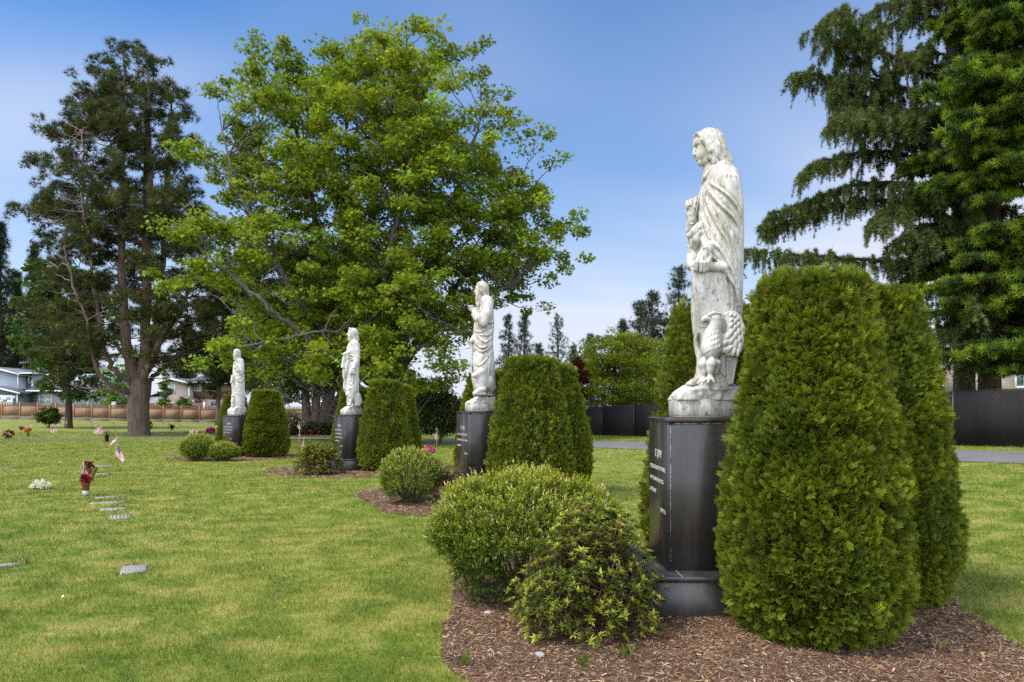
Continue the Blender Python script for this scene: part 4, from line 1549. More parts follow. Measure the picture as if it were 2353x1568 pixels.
# bark chips, straw and dead needles lying on the beds
def chips(k, n, size):
    c = np.array(CEN[k])
    P = c + rng.uniform(-3, 3, (n * 2, 2))
    P = P[in_bed(k, P[:, 0], P[:, 1], 0.03 * rng.random(len(P)) ** 3)][:n]
    if k == 'j':
        P = P[P[:, 1] < 7.2]
    n = len(P)
    z = np.maximum(bed_height(k, P[:, 0], P[:, 1]), gz(P[:, 0], P[:, 1]) + .006) + rng.uniform(0.001, 0.012, n)
    pos = np.column_stack([P, z])
    L = size * np.clip(np.exp(rng.normal(0, .45, n)), .3, 2.1)
    Wd = L * rng.uniform(.10, .45, n)
    straw = rng.random(n) < 0.36
    L[straw] *= 1.9
    Wd[straw] = 0.0022 * size / .022
    a = rng.uniform(0, 2 * math.pi, n)
    D = np.column_stack([np.cos(a), np.sin(a), rng.normal(0, .25, n)])
    X, Y, Zz = frames(D, rng.normal(0, .5, n))
    tv = np.array([[-.5, -.5, 0], [.5, -.45, 0], [.42, .5, .06], [-.5, .42, .05]])
    pal = np.array([[.068, .031, .016], [.145, .070, .037], [.215, .125, .072], [.29, .205, .14], [.36, .30, .24], [.32, .12, .035]])
    w = np.array([.29, .31, .22, .11, .05, .02])
    col = pal[rng.choice(len(pal), n, p=w)] * np.exp(rng.normal(0, .2, (n, 1)))
    col[straw] = np.array([.42, .32, .17]) * np.exp(rng.normal(0, .3, (straw.sum(), 1)))
    mb = MB()
    mb.scatter(tv, np.array([[0, 1, 2, 3]]), pos, X * Wd[:, None], Y * L[:, None], Zz * L[:, None], col)
    o = mb.build('mulch_chips', M['tint'], None)
    tag(o, {'j': 'loose bark chips and straw strewn over the nearest bed', 'l': 'bark chips on the bed below the ox statue',
            'm': 'bark chips on the bed below the lion statue', 't': 'bark chips on the farthest bed'}[k], 'bark mulch', None, 'stuff')


chips('j', 60000, .020)
chips('l', 12000, .032)
chips('m', 5000, .045)
chips('t', 3000, .06)

# road of grey asphalt curving round the lawn
RD = catmull([(34, 4), (19, 12.2), (13.4, 18.6), (9.0, 26), (4.8, 32.6), (-1, 39.5), (-8, 45), (-16, 48.2), (-26, 49.0), (-42, 48.2), (-70, 46)], 10)
T_ = norm(np.gradient(RD, axis=0))
N_ = np.column_stack([-T_[:, 1], T_[:, 0]])
LAT = np.linspace(-1.9, 1.9, 7)
WID = np.interp(RD[:, 0], [-30, -12, 0], [.55, .65, 1.0])[:, None]
RX = RD[:, None, 0] + LAT[None] * WID * N_[:, None, 0]
RY = RD[:, None, 1] + LAT[None] * WID * N_[:, None, 1]
m_, nt_, bs_ = mat_new('asphalt')
n1 = noise(nt_, wpos(nt_), 90, 3, 0.7)
n2 = noise(nt_, wpos(nt_), 0.9, 4, 0.6)
c_ = mixc(nt_, 0.6, ramp(nt_, n1, [(0.3, (0.10, 0.097, 0.097)), (0.7, (0.17, 0.165, 0.165))]), ramp(nt_, n2, [(0.3, (0.10, 0.097, 0.10)), (0.7, (0.165, 0.16, 0.16))]))
nt_.links.new(c_, bs_.inputs['Base Color'])
bs_.inputs['Roughness'].default_value = 0.85
M['asphalt'] = m_
mb = MB()
mb.grid(np.stack([RX, RY, gz(RX, RY) + 0.016], -1))
struct(mb.build('road', M['asphalt'], None, True))


def near_road(X, Y, w=1.95):
    d = np.full(X.shape, 99.0)
    for i in range(0, len(RD), 1):
        d = np.minimum(d, np.hypot(X - RD[i, 0], Y - RD[i, 1]))
    return d < w * np.interp(X, [-30, -12, 0], [.55, .65, 1.0])


# flat grave markers (x in the 1024 frame, distance, width, depth, label); built further down
MK = [(133.7, 7.12, .235, .34, 'nearest flat grave marker with worn lettering in the lawn'), (119.8, 10.5, .27, .44, 'square grave marker with raised bars, second from the camera'),
      (113, 11.3, .37, .24, 'wide dull grave marker between the square one and the pale long one'), (107.5, 12.1, .54, .20, 'long grave marker, half white half grey'), (107.5, 12.8, .40, .16, 'grave marker half grown over by grass, fifth from the camera'),
      (103, 21.6, .55, .4, 'thin grey grave marker left of the slanted flag'), (99.5, 18.4, .42, .3, 'overgrown grave marker behind the rear flower pot'), (34, 38, .45, .35, 'small grave marker far back on the left lawn'),
      (22.6, 28.6, .30, .3, 'pale grave marker left, behind the white wreath'), (3, 7.3, .3, .12, 'grave marker cut by the left edge of the lawn'), (3.5, 20.5, .35, .25, 'overgrown grave marker at the left edge, farther back')]


# blades of grass, denser towards the camera
def grass(n):
    u = rng.random(n)
    d = 3.4 * (62.0 / 3.4) ** (u ** 1.0)
    a = rng.uniform(-.90, .90, n)
    X, Y = a * d, d
    ok = ~near_road(X, Y, 1.85)
    for (mx, md, mw, mdep, _l) in MK:
        mX = (mx - 512) / F * md
        mr = math.atan2(-mX, md)
        lx_ = (X - mX) * math.cos(mr) + (Y - md) * math.sin(mr)
        ly_ = -(X - mX) * math.sin(mr) + (Y - md) * math.cos(mr)
        ok &= ~((np.abs(lx_) < mw / 2 - .004) & (np.abs(ly_) < mdep / 2 - .004))
    for k in CEN:
        ok &= ~in_bed(k, X, Y, 0.012 * (rng.random(n) - 0.7))
    X, Y, d = X[ok], Y[ok], d[ok]
    n = len(X)
    nz = fnoise(np.column_stack([X * 1.1, Y * 1.7, 0 * X]), 8, 3)
    hgt = (0.026 + 0.030 * nz) * np.exp(rng.normal(0, .30, n)) * (1 + 0.006 * d)
    wd = np.maximum(0.0024, 0.00052 * d) * rng.uniform(.7, 1.4, n)
    D = np.column_stack([rng.normal(0, .42, n), rng.normal(0, .42, n), np.ones(n)])
    Xa, Ya, Za = frames(D, rng.uniform(0, 6.28, n))
    tv = np.array([[-.5, 0, 0], [.5, 0, 0], [.36, .6, .10], [-.36, .6, .10], [0, 1.0, .36]])
    tf = [np.array([[0, 1, 2, 3]]), np.array([[3, 2, 4]])]
    b = np.exp(rng.normal(0, .26, (n, 1))) * np.ones((1, 3))
    y = rng.random(n) < 0.13
    b[y] *= np.array([1.8, 1.45, 1.8])
    g = rng.random(n) < 0.25
    b[g] *= np.array([.75, 1.0, .8])
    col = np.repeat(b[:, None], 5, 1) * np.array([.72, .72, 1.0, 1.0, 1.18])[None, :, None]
    mb = MB()
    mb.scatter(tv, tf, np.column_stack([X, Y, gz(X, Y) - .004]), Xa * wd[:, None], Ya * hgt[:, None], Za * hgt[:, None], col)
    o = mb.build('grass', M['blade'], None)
    tag(o, 'short mown lawn grass, green with straw coloured patches', 'grass', None, 'stuff')


grass(620000)


# clover heads, dandelions and a few fallen leaves in the grass
n = 900
d_ = 4.2 * (40 / 4.2) ** rng.random(n)
a_ = rng.uniform(-.8, .8, n)
X_, Y_ = a_ * d_, d_
ok_ = ~near_road(X_, Y_, 1.9)
for k in CEN:
    ok_ &= ~in_bed(k, X_, Y_, .05)
X_, Y_, d_ = X_[ok_], Y_[ok_], d_[ok_]
n = len(X_)
A_, B_, C_ = frames(rdir(n, .6), rng.uniform(0, 6.28, n))
s_ = (.010 + .0006 * d_) * np.exp(rng.normal(0, .3, n))
col_ = np.array([[.55, .55, .48], [.50, .40, .03], [.20, .12, .05], [.30, .36, .03]])[rng.choice(4, n, p=[.22, .13, .40, .25])]
mb = MB()
mb.scatter(np.array([[-.5, 0, 0], [0, -.5, .1], [.5, 0, 0], [0, .6, .1]]), np.array([[0, 1, 2, 3]]), np.column_stack([X_, Y_, gz(X_, Y_) + .035]), A_ * s_[:, None], B_ * s_[:, None], C_ * s_[:, None], col_)
tag(mb.build('clover_and_fallen_leaves', M['tint'], None), 'scattered clover heads and fallen leaves in the grass', 'ground litter', None, 'stuff')

# ------------------------------------------------------------------ clipped thujas
def fan_spray():
    v, f, s = [], [], []
    def leaf(a, b, w, s0, s1):
        a, b = np.array(a, float), np.array(b, float)
        t = (b - a) / np.linalg.norm(b - a)
        n = np.array([-t[1], t[0], 0]) * w
        i = len(v)
        m = a + (b - a) * 0.55
        v.extend([a - n * .4, a + n * .4, m + n * .8, b, m - n * .8])
        s.extend([s0, s0, (s0 + s1) / 2, s1, (s0 + s1) / 2])
        f.append([i, i + 1, i + 2, i + 3, i + 4])
    leaf((0, 0, 0), (0, 1, .05), .05, 0, 1)
    for k, y in enumerate((.18, .34, .50, .66)):
        L = .52 - .07 * k
        for q in (-1, 1):
            leaf((0, y, 0), (q * L * .62, y + L * .72, .10 - .05 * k), .055, y * .6, .55 + .45 * y)
    return np.array(v), [np.array(f)], np.array(s)


FAN_V, FAN_F, FAN_S = fan_spray()
PROF_T = [(0, .74), (.04, .86), (.12, .96), (.25, 1.0), (.43, .93), (.66, .79), (.84, .665), (.93, .605), (.975, .565), (.99, .50), (.997, .34), (1.0, .02)]


def thuja(R, H, n, seed, parent, size=.060, hue=0.0):
    prof = np.array(PROF_T)
    dense = np.linspace(0, 1, 300)
    rp = np.interp(dense, prof[:, 0], prof[:, 1]) * R
    zp = dense * H
    seg = np.hypot(np.diff(rp), np.diff(zp)) * (rp[1:] + rp[:-1]) / 2
    cdf = np.concatenate([[0], np.cumsum(seg)])
    cdf /= cdf[-1]
    t = np.interp(rng.random(n), cdf, dense)
    a = rng.uniform(0, 2 * math.pi, n)
    r = np.interp(t, dense, rp)
    z = t * H
    dr = np.interp(t, dense, np.gradient(rp, zp))
    N = norm(np.column_stack([np.cos(a), np.sin(a), -dr]))
    P0 = np.column_stack([r * np.cos(a), r * np.sin(a), z])
    b = fnoise(P0 * np.array([5.5, 5.5, 3.6]), seed, 3) - 0.5
    b2 = fnoise(P0 * 13, seed + 9, 2) - 0.5
    lump = 0.12 * b + 0.075 * b2
    depth = rng.random(n) ** 2.0 * 0.13
    P = P0 + N * (lump - depth - 0.035)[:, None]
    P[:, 2] = np.maximum(P[:, 2], 0.03)
    gap = fnoise(P0 * np.array([8.5, 8.5, 6.0]), seed + 40, 2)
    hole = (gap < .36) & (depth < .10)
    P[hole] -= N[hole] * (.06 + .25 * (.36 - gap[hole]))[:, None]
    D = N * 0.75 + np.array([0, 0, 0.42]) + rng.normal(0, .38, (n, 3))
    X, Y, Z = frames(D, rng.uniform(0, 6.28, n))
    sz = size * np.exp(rng.normal(0, .25, n)) * np.where(t > .9, 1.12, 1.0)
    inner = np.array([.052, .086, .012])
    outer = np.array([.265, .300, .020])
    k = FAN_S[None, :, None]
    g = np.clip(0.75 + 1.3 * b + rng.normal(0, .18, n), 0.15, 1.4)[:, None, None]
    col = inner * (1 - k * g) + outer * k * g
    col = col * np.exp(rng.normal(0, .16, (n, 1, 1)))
    blue = (fnoise(P0 * 2.2, seed + 20, 2) > .62) & (rng.random(n) < .75)
    col[blue] = col[blue] * np.array([.86, .95, 1.35])
    brown = rng.random(n) < .012
    col[brown] = np.array([.17, .095, .035]) * np.exp(rng.normal(0, .2, (brown.sum(), 1, 1)))
    mb = MB()
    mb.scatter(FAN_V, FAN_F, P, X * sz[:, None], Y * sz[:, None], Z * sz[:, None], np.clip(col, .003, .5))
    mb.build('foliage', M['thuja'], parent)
    # dark closed hull for dead inner foliage, inner shade put into its colour
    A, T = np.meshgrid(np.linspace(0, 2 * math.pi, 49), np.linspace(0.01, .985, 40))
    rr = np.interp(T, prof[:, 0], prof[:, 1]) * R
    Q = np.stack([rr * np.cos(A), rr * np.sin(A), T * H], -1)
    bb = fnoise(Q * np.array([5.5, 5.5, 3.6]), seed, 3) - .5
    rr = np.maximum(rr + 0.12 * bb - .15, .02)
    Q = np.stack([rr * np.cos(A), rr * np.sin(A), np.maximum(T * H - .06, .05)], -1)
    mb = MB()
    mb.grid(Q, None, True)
    mb.build('dark_inner_hull', M['core'], parent, True)
    mb = MB()
    mb.tube([(0, 0, -.1), (.01, 0, .5), (0, .01, H * .8)], [.05, .045, .015], 8)
    mb.build('stem', M['bark_dark'], parent)


TH_LABEL = {('j', 0): 'largest clipped thuja, right in front beside the eagle statue pedestal', ('j', 1): 'clipped thuja at the far right, half behind the largest one',
            ('j', 2): 'clipped thuja just behind the eagle statue pedestal, left of the statue', ('l', 0): 'broad clipped thuja to the right of the ox statue',
            ('l', 1): 'clipped thuja peeping out right behind the broad one by the ox statue', ('l', 2): 'clipped thuja hidden behind the left side of the ox statue pedestal',
            ('m', 0): 'clipped thuja in front to the right of the lion statue', ('m', 1): 'clipped thuja behind the one right of the lion statue',
            ('m', 2): 'clipped thuja behind and left of the lion statue pedestal', ('t', 0): 'clipped thuja right of the farthest statue',
            ('t', 1): 'clipped thuja at the back of the farthest bed, mostly hidden', ('t', 2): 'clipped thuja left behind the farthest statue pedestal'}
protos = []
for k in CEN:
    for i, (p, q, R, H) in enumerate(THUJA[k]):
        c = loc2(k, p, q)
        z = float(bed_height(k, c[:1], c[1:])[0]) - .01
        lab = TH_LABEL[(k, i)]
        if k == 'j':
            r = thing('thuja', lab, 'thuja', (c[0], c[1], z), 0.0, 'clipped thujas round the pedestals')
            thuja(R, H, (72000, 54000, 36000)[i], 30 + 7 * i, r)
            protos.append((r, R, H))
        elif k == 'l' and i == 0:
            r = thing('thuja', lab, 'thuja', (c[0], c[1], z), 0.0, 'clipped thujas round the pedestals')
            thuja(R, H, 26000, 77, r, .078)
            protos.append((r, R, H))
        else:
            r0, R0, H0 = protos[(i + len(k) + 'jlmt'.index(k)) % len(protos)]
            s = R / R0
            dup(r0, (c[0], c[1], z), 1.3 * i + 2.1 * 'jlmt'.index(k), lab, (s, s, H / H0))


# ------------------------------------------------------------------ leafy shrubs
def leaf_tpl(fold=.12):
    v = np.array([[0, 0, 0], [-.5, .45, fold], [0, .5, 0], [.5, .45, fold], [0, 1, -.04]])
    f = [np.array([[0, 2, 1], [0, 3, 2], [1, 2, 4], [2, 3, 4]])]
    return v, f


LF_V, LF_F = leaf_tpl()


def shoots(mb, P, D, length, nleaf, ll, lw, col, tipcol=None, spread=.75, stem=None):
    # leafy shoots: stems along D with leaves in pairs along them
    n = len(P)
    X, Y, Z = frames(D, rng.uniform(0, 6.28, n))
    for j in range(nleaf):
        t = (j + .3) / nleaf
        ang = rng.uniform(0, 6.28, n) if True else 0
        out = X * np.cos(ang)[:, None] + Z * np.sin(ang)[:, None]
        pos = P + Y * (t * length)[:, None]
        ld = norm(Y * (1.05 - spread + .35 * t) + out * spread + rng.normal(0, .12, (n, 3)))
        lx, ly, lz = frames(ld, rng.uniform(-.5, .5, n))
        s = ll * np.exp(rng.normal(0, .18, n)) * (1 - .25 * t)
        c = col * np.exp(rng.normal(0, .15, (n, 1)))
        if tipcol is not None:
            c = c * (1 - t ** 1.5) + tipcol * t ** 1.5 * np.exp(rng.normal(0, .12, (n, 1)))
        mb.scatter(LF_V, LF_F, pos, lx * (s * lw)[:, None], ly * s[:, None], lz * s[:, None], np.clip(c, .003, .6))


def dome_points(n, rx, ry, H, base, bulge, seed, top_bias=0.0):
    # points on a mushroom-like dome: wide at mid height, drawn in at the foot
    u = rng.random(n)
    t = u ** (1.0 - top_bias)
    a = rng.uniform(0, 2 * math.pi, n)
    prof = np.array([(0, base), (.15, .72), (.35, .97), (.5, 1.0), (.68, .93), (.82, .76), (.92, .53), (.98, .27), (1, .0)])
    # area weighted sample
    d = np.linspace(0, 1, 200)
    r = np.interp(d, prof[:, 0], prof[:, 1])
    seg = np.hypot(np.diff(r) * max(rx, ry), np.diff(d) * H) * (r[1:] + r[:-1] + .02)
    cdf = np.concatenate([[0], np.cumsum(seg)])
    t = np.interp(rng.random(n), cdf / cdf[-1], d)
    rr = np.interp(t, prof[:, 0], prof[:, 1])
    dr = np.interp(t, d, np.gradient(r, d))
    P = np.column_stack([rr * rx * np.cos(a), rr * ry * np.sin(a), t * H])
    N = norm(np.column_stack([np.cos(a) / rx, np.sin(a) / ry, -dr / H]))
    b = fnoise(P * 3.2, seed, 3) - .5
    P = P + N * (bulge * b)[:, None]
    return P, N, t, b


def stems(mb, n, rx, ry, H, r0=.014, spread=.8, col=None):
    for _ in range(n):
        a = rng.uniform(0, 6.28)
        q = math.sqrt(rng.random()) * spread
        tip = np.array([rx * q * math.cos(a), ry * q * math.sin(a), H * rng.uniform(.55, .85)])
        b = np.array([.10 * rx * math.cos(a) + rng.normal(0, .02), .10 * ry * math.sin(a) + rng.normal(0, .02), -.03])
        mid = b * .35 + tip * .65
        mid[2] = H * rng.uniform(.25, .4)
        P = catmull([b, mid, tip], 5) + rng.normal(0, .006, (11, 3))
        mb.tube(P, np.linspace(r0, r0 * .35, 11), 5, col)


def box_shrub(name, label, loc, rx, ry, H, n, seed, ll=.024, tips=.10, rz=0.0, group=None, side_gap=None, col=(.078, .130, .014), tip=(.38, .40, .045), cat='shrub'):
    r = thing(name, label, cat, loc, rz, group)
    P, N, t, b = dome_points(n, rx, ry, H, .42, .32 * H, seed)
    keep = rng.random(n) < np.clip(.25 + 2.2 * t, 0, 1)
    if side_gap is not None:               # bare of leaves low down on one side, stems show
        g = (np.cos(np.arctan2(P[:, 1], P[:, 0]) - side_gap) > .66) & (t < .42)
        keep &= ~(g & (rng.random(n) < .88))
    P, N, t, b = P[keep], N[keep], t[keep], b[keep]
    n = len(P)
    P = P - N * (rng.random(n) ** 1.6 * .14 * H / 1.1)[:, None] - N * .05
    D = N * .62 + np.array([0, 0, .62]) + rng.normal(0, .25, (n, 3))
    mb = MB()
    L = .085 * (ll / .024) * np.exp(rng.normal(0, .2, n))
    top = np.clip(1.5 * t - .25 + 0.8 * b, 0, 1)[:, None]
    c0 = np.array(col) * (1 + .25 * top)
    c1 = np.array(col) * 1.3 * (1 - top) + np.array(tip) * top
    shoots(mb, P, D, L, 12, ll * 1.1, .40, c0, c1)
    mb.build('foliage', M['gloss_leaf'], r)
    if tips > 0:                            # pale pink-white buds on the tips
        sel = (rng.random(n) < tips) & (t > .45)
        if sel.any():
            m2 = MB()
            X, Y, Z = frames(D[sel])
            q = P[sel] + Y * L[sel][:, None]
            k = sel.sum()
            tv = np.array([[-.5, 0, 0], [.5, 0, 0], [0, 0, .7], [0, 1, .2]])
            m2.scatter(tv, [np.array([[0, 1, 3], [1, 2, 3], [2, 0, 3]])], q, X * .012 * ll / .024, Y * .034 * ll / .024, Z * .012 * ll / .024, vary((.50, .38, .27), k, .2))
            o = m2.build('buds', M['petal'], r)
            if k > 1:
                o['kind'] = 'stuff'
    m3 = MB()
    stems(m3, 46, rx, ry, H, .013 * H)
    m3.build('stems', M['twig'], r)
    return r


def azalea(name, label, loc, rx, ry, H, nbr, seed, ll=.048, rz=0, group=None, lean=(0, 0), dry=0.0, cat='azalea'):
    r = thing(name, label, cat, loc, rz, group)
    mb, ms = MB(), MB()
    tips, dirs = [], []
    for i in range(nbr):
        a = rng.uniform(0, 6.28)
        q = rng.random() ** .6
        h = H * (rng.uniform(.12, 1.0) if q > .55 else rng.uniform(.55, 1.0)) * math.sqrt(max(.05, 1.12 - q * q))
        tip = np.array([rx * q * math.cos(a) + lean[0] * q, ry * q * math.sin(a) + lean[1] * q, max(h, .10)])
        b = np.array([rng.normal(0, .03), rng.normal(0, .03), -.02])
        mid = b * .5 + tip * .5 + np.array([rng.normal(0, .04), rng.normal(0, .04), .02])
        if tip[2] < .3 * H:
            mid[2] = max(.05, tip[2] * .55)
        P = catmull([b, mid, tip], 5)
        if i % 3 == 0:
            ms.tube(P, np.linspace(.010, .003, len(P)) * (H / .85), 5)
        else:
            j = len(P) // 2
            ms.tube(P[j:], np.linspace(.005, .002, len(P) - j) * (H / .85), 5)
        d = norm((P[-1] - P[-3])[None])[0]
        for s in range(6):
            o = tip + rng.normal(0, .055 * H / .85, 3)
            o[2] = max(o[2], .05)
            tips.append(o)
            dirs.append(d * .6 + np.array([0, 0, .55]) + rng.normal(0, .3, 3))
            ms.tube([P[-3], o], [.004, .0025], 4)
    T = np.array(tips)
    D = norm(np.array(dirs))
    n = len(T)
    hb = fnoise(T * 4, seed, 2)
    light = (rng.random(n) < .55)[:, None]
    c = np.where(light, vary((.32, .35, .050), n, .2), vary((.11, .155, .026), n, .22))
    if dry:
        c = vary((.24, .105, .055), n, .3)
    X, Y, Z = frames(D)
    for j in range(10):
        ang = j * 2.4 + rng.uniform(-.4, .4, n)
        sp = .35 + .75 * (j / 10)
        ld = norm(Y * (1 - .75 * sp) + (X * np.cos(ang)[:, None] + Z * np.sin(ang)[:, None]) * sp)
        lx, ly, lz = frames(ld, rng.uniform(-.4, .4, n))
        s = ll * (.75 + .045 * j) * np.exp(rng.normal(0, .15, n))
        cc = c * np.exp(rng.normal(0, .12, (n, 1))) * (1.15 if j < 4 else .72)
        if dry:
            ok = rng.random(n) < .35
        else:
            ok = np.ones(n, bool)
        mb.scatter(LF_V, LF_F, T[ok], (lx * (s * .36)[:, None])[ok], (ly * s[:, None])[ok], (lz * s[:, None])[ok], cc[ok])
    k = rng.random(n) < .05
    if not dry:
        ld = rdir(k.sum())
        lx, ly, lz = frames(ld)
        mb.scatter(LF_V, LF_F, T[k] - .02, lx * ll * .35, ly * ll, lz * ll, vary((.45, .17, .04), k.sum(), .3))
    mb.build('leaves', M['gloss_leaf'], r)
    ms.build('branches', M['twig'], r)
    return r


def gpos(p, d, k=None):
    X = (p - 512) / F * d
    z = float(gz(X, d)) if k is None else float(bed_height(k, np.array([X]), np.array([d]))[0])
    return (X, d, z - .01)


box_shrub('box_shrub', 'big rounded yellow green shrub with pale buds in front of the nearest pedestal', gpos(527, 6.05, 'j'), .86, .78, 1.12, 8500, 3, .029, .06, side_gap=RAD(-62))
azalea('azalea', 'open azalea with light green leaf rosettes touching the nearest pedestal base', gpos(590, 5.18, 'j'), .50, .48, .84, 250, 5, lean=(-.04, 0))
box_shrub('box_shrub', 'rounded shrub with pale tips in front of the ox statue', gpos(411, 11.9, 'l'), .57, .55, .92, 2600, 13, .030, .14)
azalea('bare_shrub', 'thin reddish nearly leafless shrub beside the ox statue pedestal', gpos(449, 12.0, 'l'), .34, .3, .66, 70, 15, .03, dry=1.0, cat='shrub')
azalea('azalea', 'low loose azalea in front of the lion statue, left half', gpos(312, 18.2, 'm'), .46, .45, .78, 110, 16, .055)
azalea('azalea', 'low azalea with brown stems against the lion statue pedestal', gpos(330, 18.3, 'm'), .34, .36, .72, 80, 17, .055)
box_shrub('box_shrub', 'round dense shrub at the left end of the farthest bed', gpos(197, 24.1, 't'), .57, .55, .90, 2000, 18, .040, .05)
box_shrub('box_shrub', 'lower spreading shrub between the round shrub and the farthest pedestal', gpos(224, 24.1, 't'), .50, .45, .62, 1500, 19, .042, 0.03)

# ------------------------------------------------------------------ trees
LOBE_V = np.array([[0, 0, 0], [-.62, .30, .05], [-.30, .42, .0], [-.48, .82, -.05], [-.14, .62, .05], [0, 1.08, -.12], [.14, .62, .05], [.48, .82, -.05], [.30, .42, 0], [.62, .30, .05]])
LOBE_F = [np.array([[0, 2, 1], [0, 4, 2], [2, 4, 3], [0, 6, 4], [4, 6, 5], [0, 8, 6], [6, 8, 7], [0, 9, 8]])]
TUFT_V, TUFT_F = [], []
for _k in range(9):
    _a = _k * 2.4
    _el = 0.35 + 1.0 * (_k / 9)
    _d = np.array([math.cos(_a) * math.cos(_el), math.sin(_a) * math.cos(_el), 0]) * 1.0
    _d = np.array([math.cos(_a) * math.sin(1.35 - _k * .12), math.cos(1.35 - _k * .12), math.sin(_a) * math.sin(1.35 - _k * .12)])
    _s = np.cross(_d, [0.3, 0.2, 0.9])
    _s /= np.linalg.norm(_s)
    _i = len(TUFT_V)
    TUFT_V += [tuple(-_s * .055), tuple(_s * .055), tuple(_d)]
    TUFT_F.append([_i, _i + 1, _i + 2])
TUFT_V = np.array(TUFT_V)
TUFT_W = TUFT_V.copy()
TUFT_W[0::3] *= 1.7
TUFT_W[1::3] *= 1.7
TUFT_F = [np.array(TUFT_F)]


class Skeleton:
    def __init__(self):
        self.mb = MB()
        self.pts, self.rad = [], []

    def limb(self, pts, r0, r1, n=8, m=7, jit=0.0, flare=0.0):
        P = catmull(np.array(pts, float), m)
        if jit:
            P[1:-1] += rng.normal(0, jit, (len(P) - 2, 3))
        t = np.linspace(0, 1, len(P))
        R = r0 * (1 - t) + r1 * t
        if flare:
            R = R * (1 + flare * np.exp(-t * len(P) * .9))
        self.mb.tube(P, R, n)
        self.pts.append(P)
        self.rad.append(R)
        return P

    def nodes(self):
        return np.concatenate(self.pts), np.concatenate(self.rad)

    def reach(self, target, rise=.45, sag=0.0, rmin=.02, rk=.018, bend=.35, nodes=None):
        N, R = self.nodes() if nodes is None else nodes
        h = np.hypot(N[:, 0] - target[0], N[:, 1] - target[1])
        want = target[2] - rise * h
        cost = h + 1.3 * np.abs(N[:, 2] - want) + 2.0 * np.clip(N[:, 2] - target[2] - .2, 0, 9) * (rise > 0)
        i = int(np.argmin(cost))
        a = N[i]
        L = np.linalg.norm(target - a)
        mid = a * .5 + target * .5 + np.array([0, 0, sag * L]) + rng.normal(0, .07 * L, 3)
        r0 = min(R[i] * .75, rmin + rk * L)
        P = catmull([a, mid, target], 4)
        P[1:-1] += rng.normal(0, .02 * L, (len(P) - 2, 3))
        self.mb.tube(P, np.linspace(r0, rmin * .6, len(P)), 5, None, False)
        return P


def outline_points(prof, n, d, ratio=.8, shell=.55, wy=None):
    # points inside a crown whose outline (2353-wide picture: y, left, right) is given; depth d
    p = np.array(prof, float)
    y0, y1 = p[0, 0], p[-1, 0]
    yy = np.linspace(y0, y1, 400)
    l, r = np.interp(yy, p[:, 0], p[:, 1]), np.interp(yy, p[:, 0], p[:, 2])
    w = (r - l) / 2
    wt_ = np.maximum(w, 4) ** 1.6
    if wy is not None:
        wt_ = wt_ * np.interp(yy, [q[0] for q in wy], [q[1] for q in wy])
    cdf = np.cumsum(wt_) / wt_.sum()
    y = np.interp(rng.random(n), cdf, yy)
    w, c = np.interp(y, yy, w), np.interp(y, yy, (l + r) / 2)
    q = rng.random(n) ** (1 - shell * .8)
    a = rng.uniform(0, 2 * math.pi, n)
    u, v = q * np.cos(a), q * np.sin(a)
    k = d / F * .43519
    Y = d + v * np.minimum(w, 260) * k * ratio
    X = ((c * .43519 - 512) / F * d + u * w * k) * Y / d
    Z = 1.70 + (408 - y * .43519) / F * Y
    return np.column_stack([X, Y, Z]), q, np.column_stack([np.cos(a), np.sin(a)])


def leaves(mb, P, n_per, rx, rz, size, base, up=.9, droop=0.0, amt=.22, clump_amt=.18, young=None, tpl=None, width=1.0):
    n = len(P)
    k = n * n_per
    C = np.repeat(P, n_per, 0)
    off = rng.normal(0, 1, (k, 3))
    off *= (rng.random((k, 1)) ** .4) / np.maximum(np.linalg.norm(off, axis=1, keepdims=True), 1e-6)
    r_ = np.repeat(np.exp(rng.normal(0, .22, n)), n_per)
    pos = C + off * np.column_stack([rx * r_, rx * r_, rz * r_])
    nrm = rdir(k, up)
    D = np.cross(nrm, rdir(k))
    D[:, 2] -= droop
    X, Y, Z = frames(D, rng.normal(0, .5, k))
    s = size * np.exp(rng.normal(0, .25, k))
    cl = np.repeat(vary(base, n, clump_amt, .10), n_per, 0)
    col = cl * np.exp(rng.normal(0, amt, (k, 1)))
    if young is not None:
        t = rng.random(k) < young[1]
        col[t] = np.array(young[0]) * np.exp(rng.normal(0, .2, (t.sum(), 1)))
    v, f = tpl if tpl is not None else (LOBE_V, LOBE_F)
    mb.scatter(v, f, pos, X * (s * width)[:, None], Y * s[:, None], Z * s[:, None], np.clip(col, .003, .5))


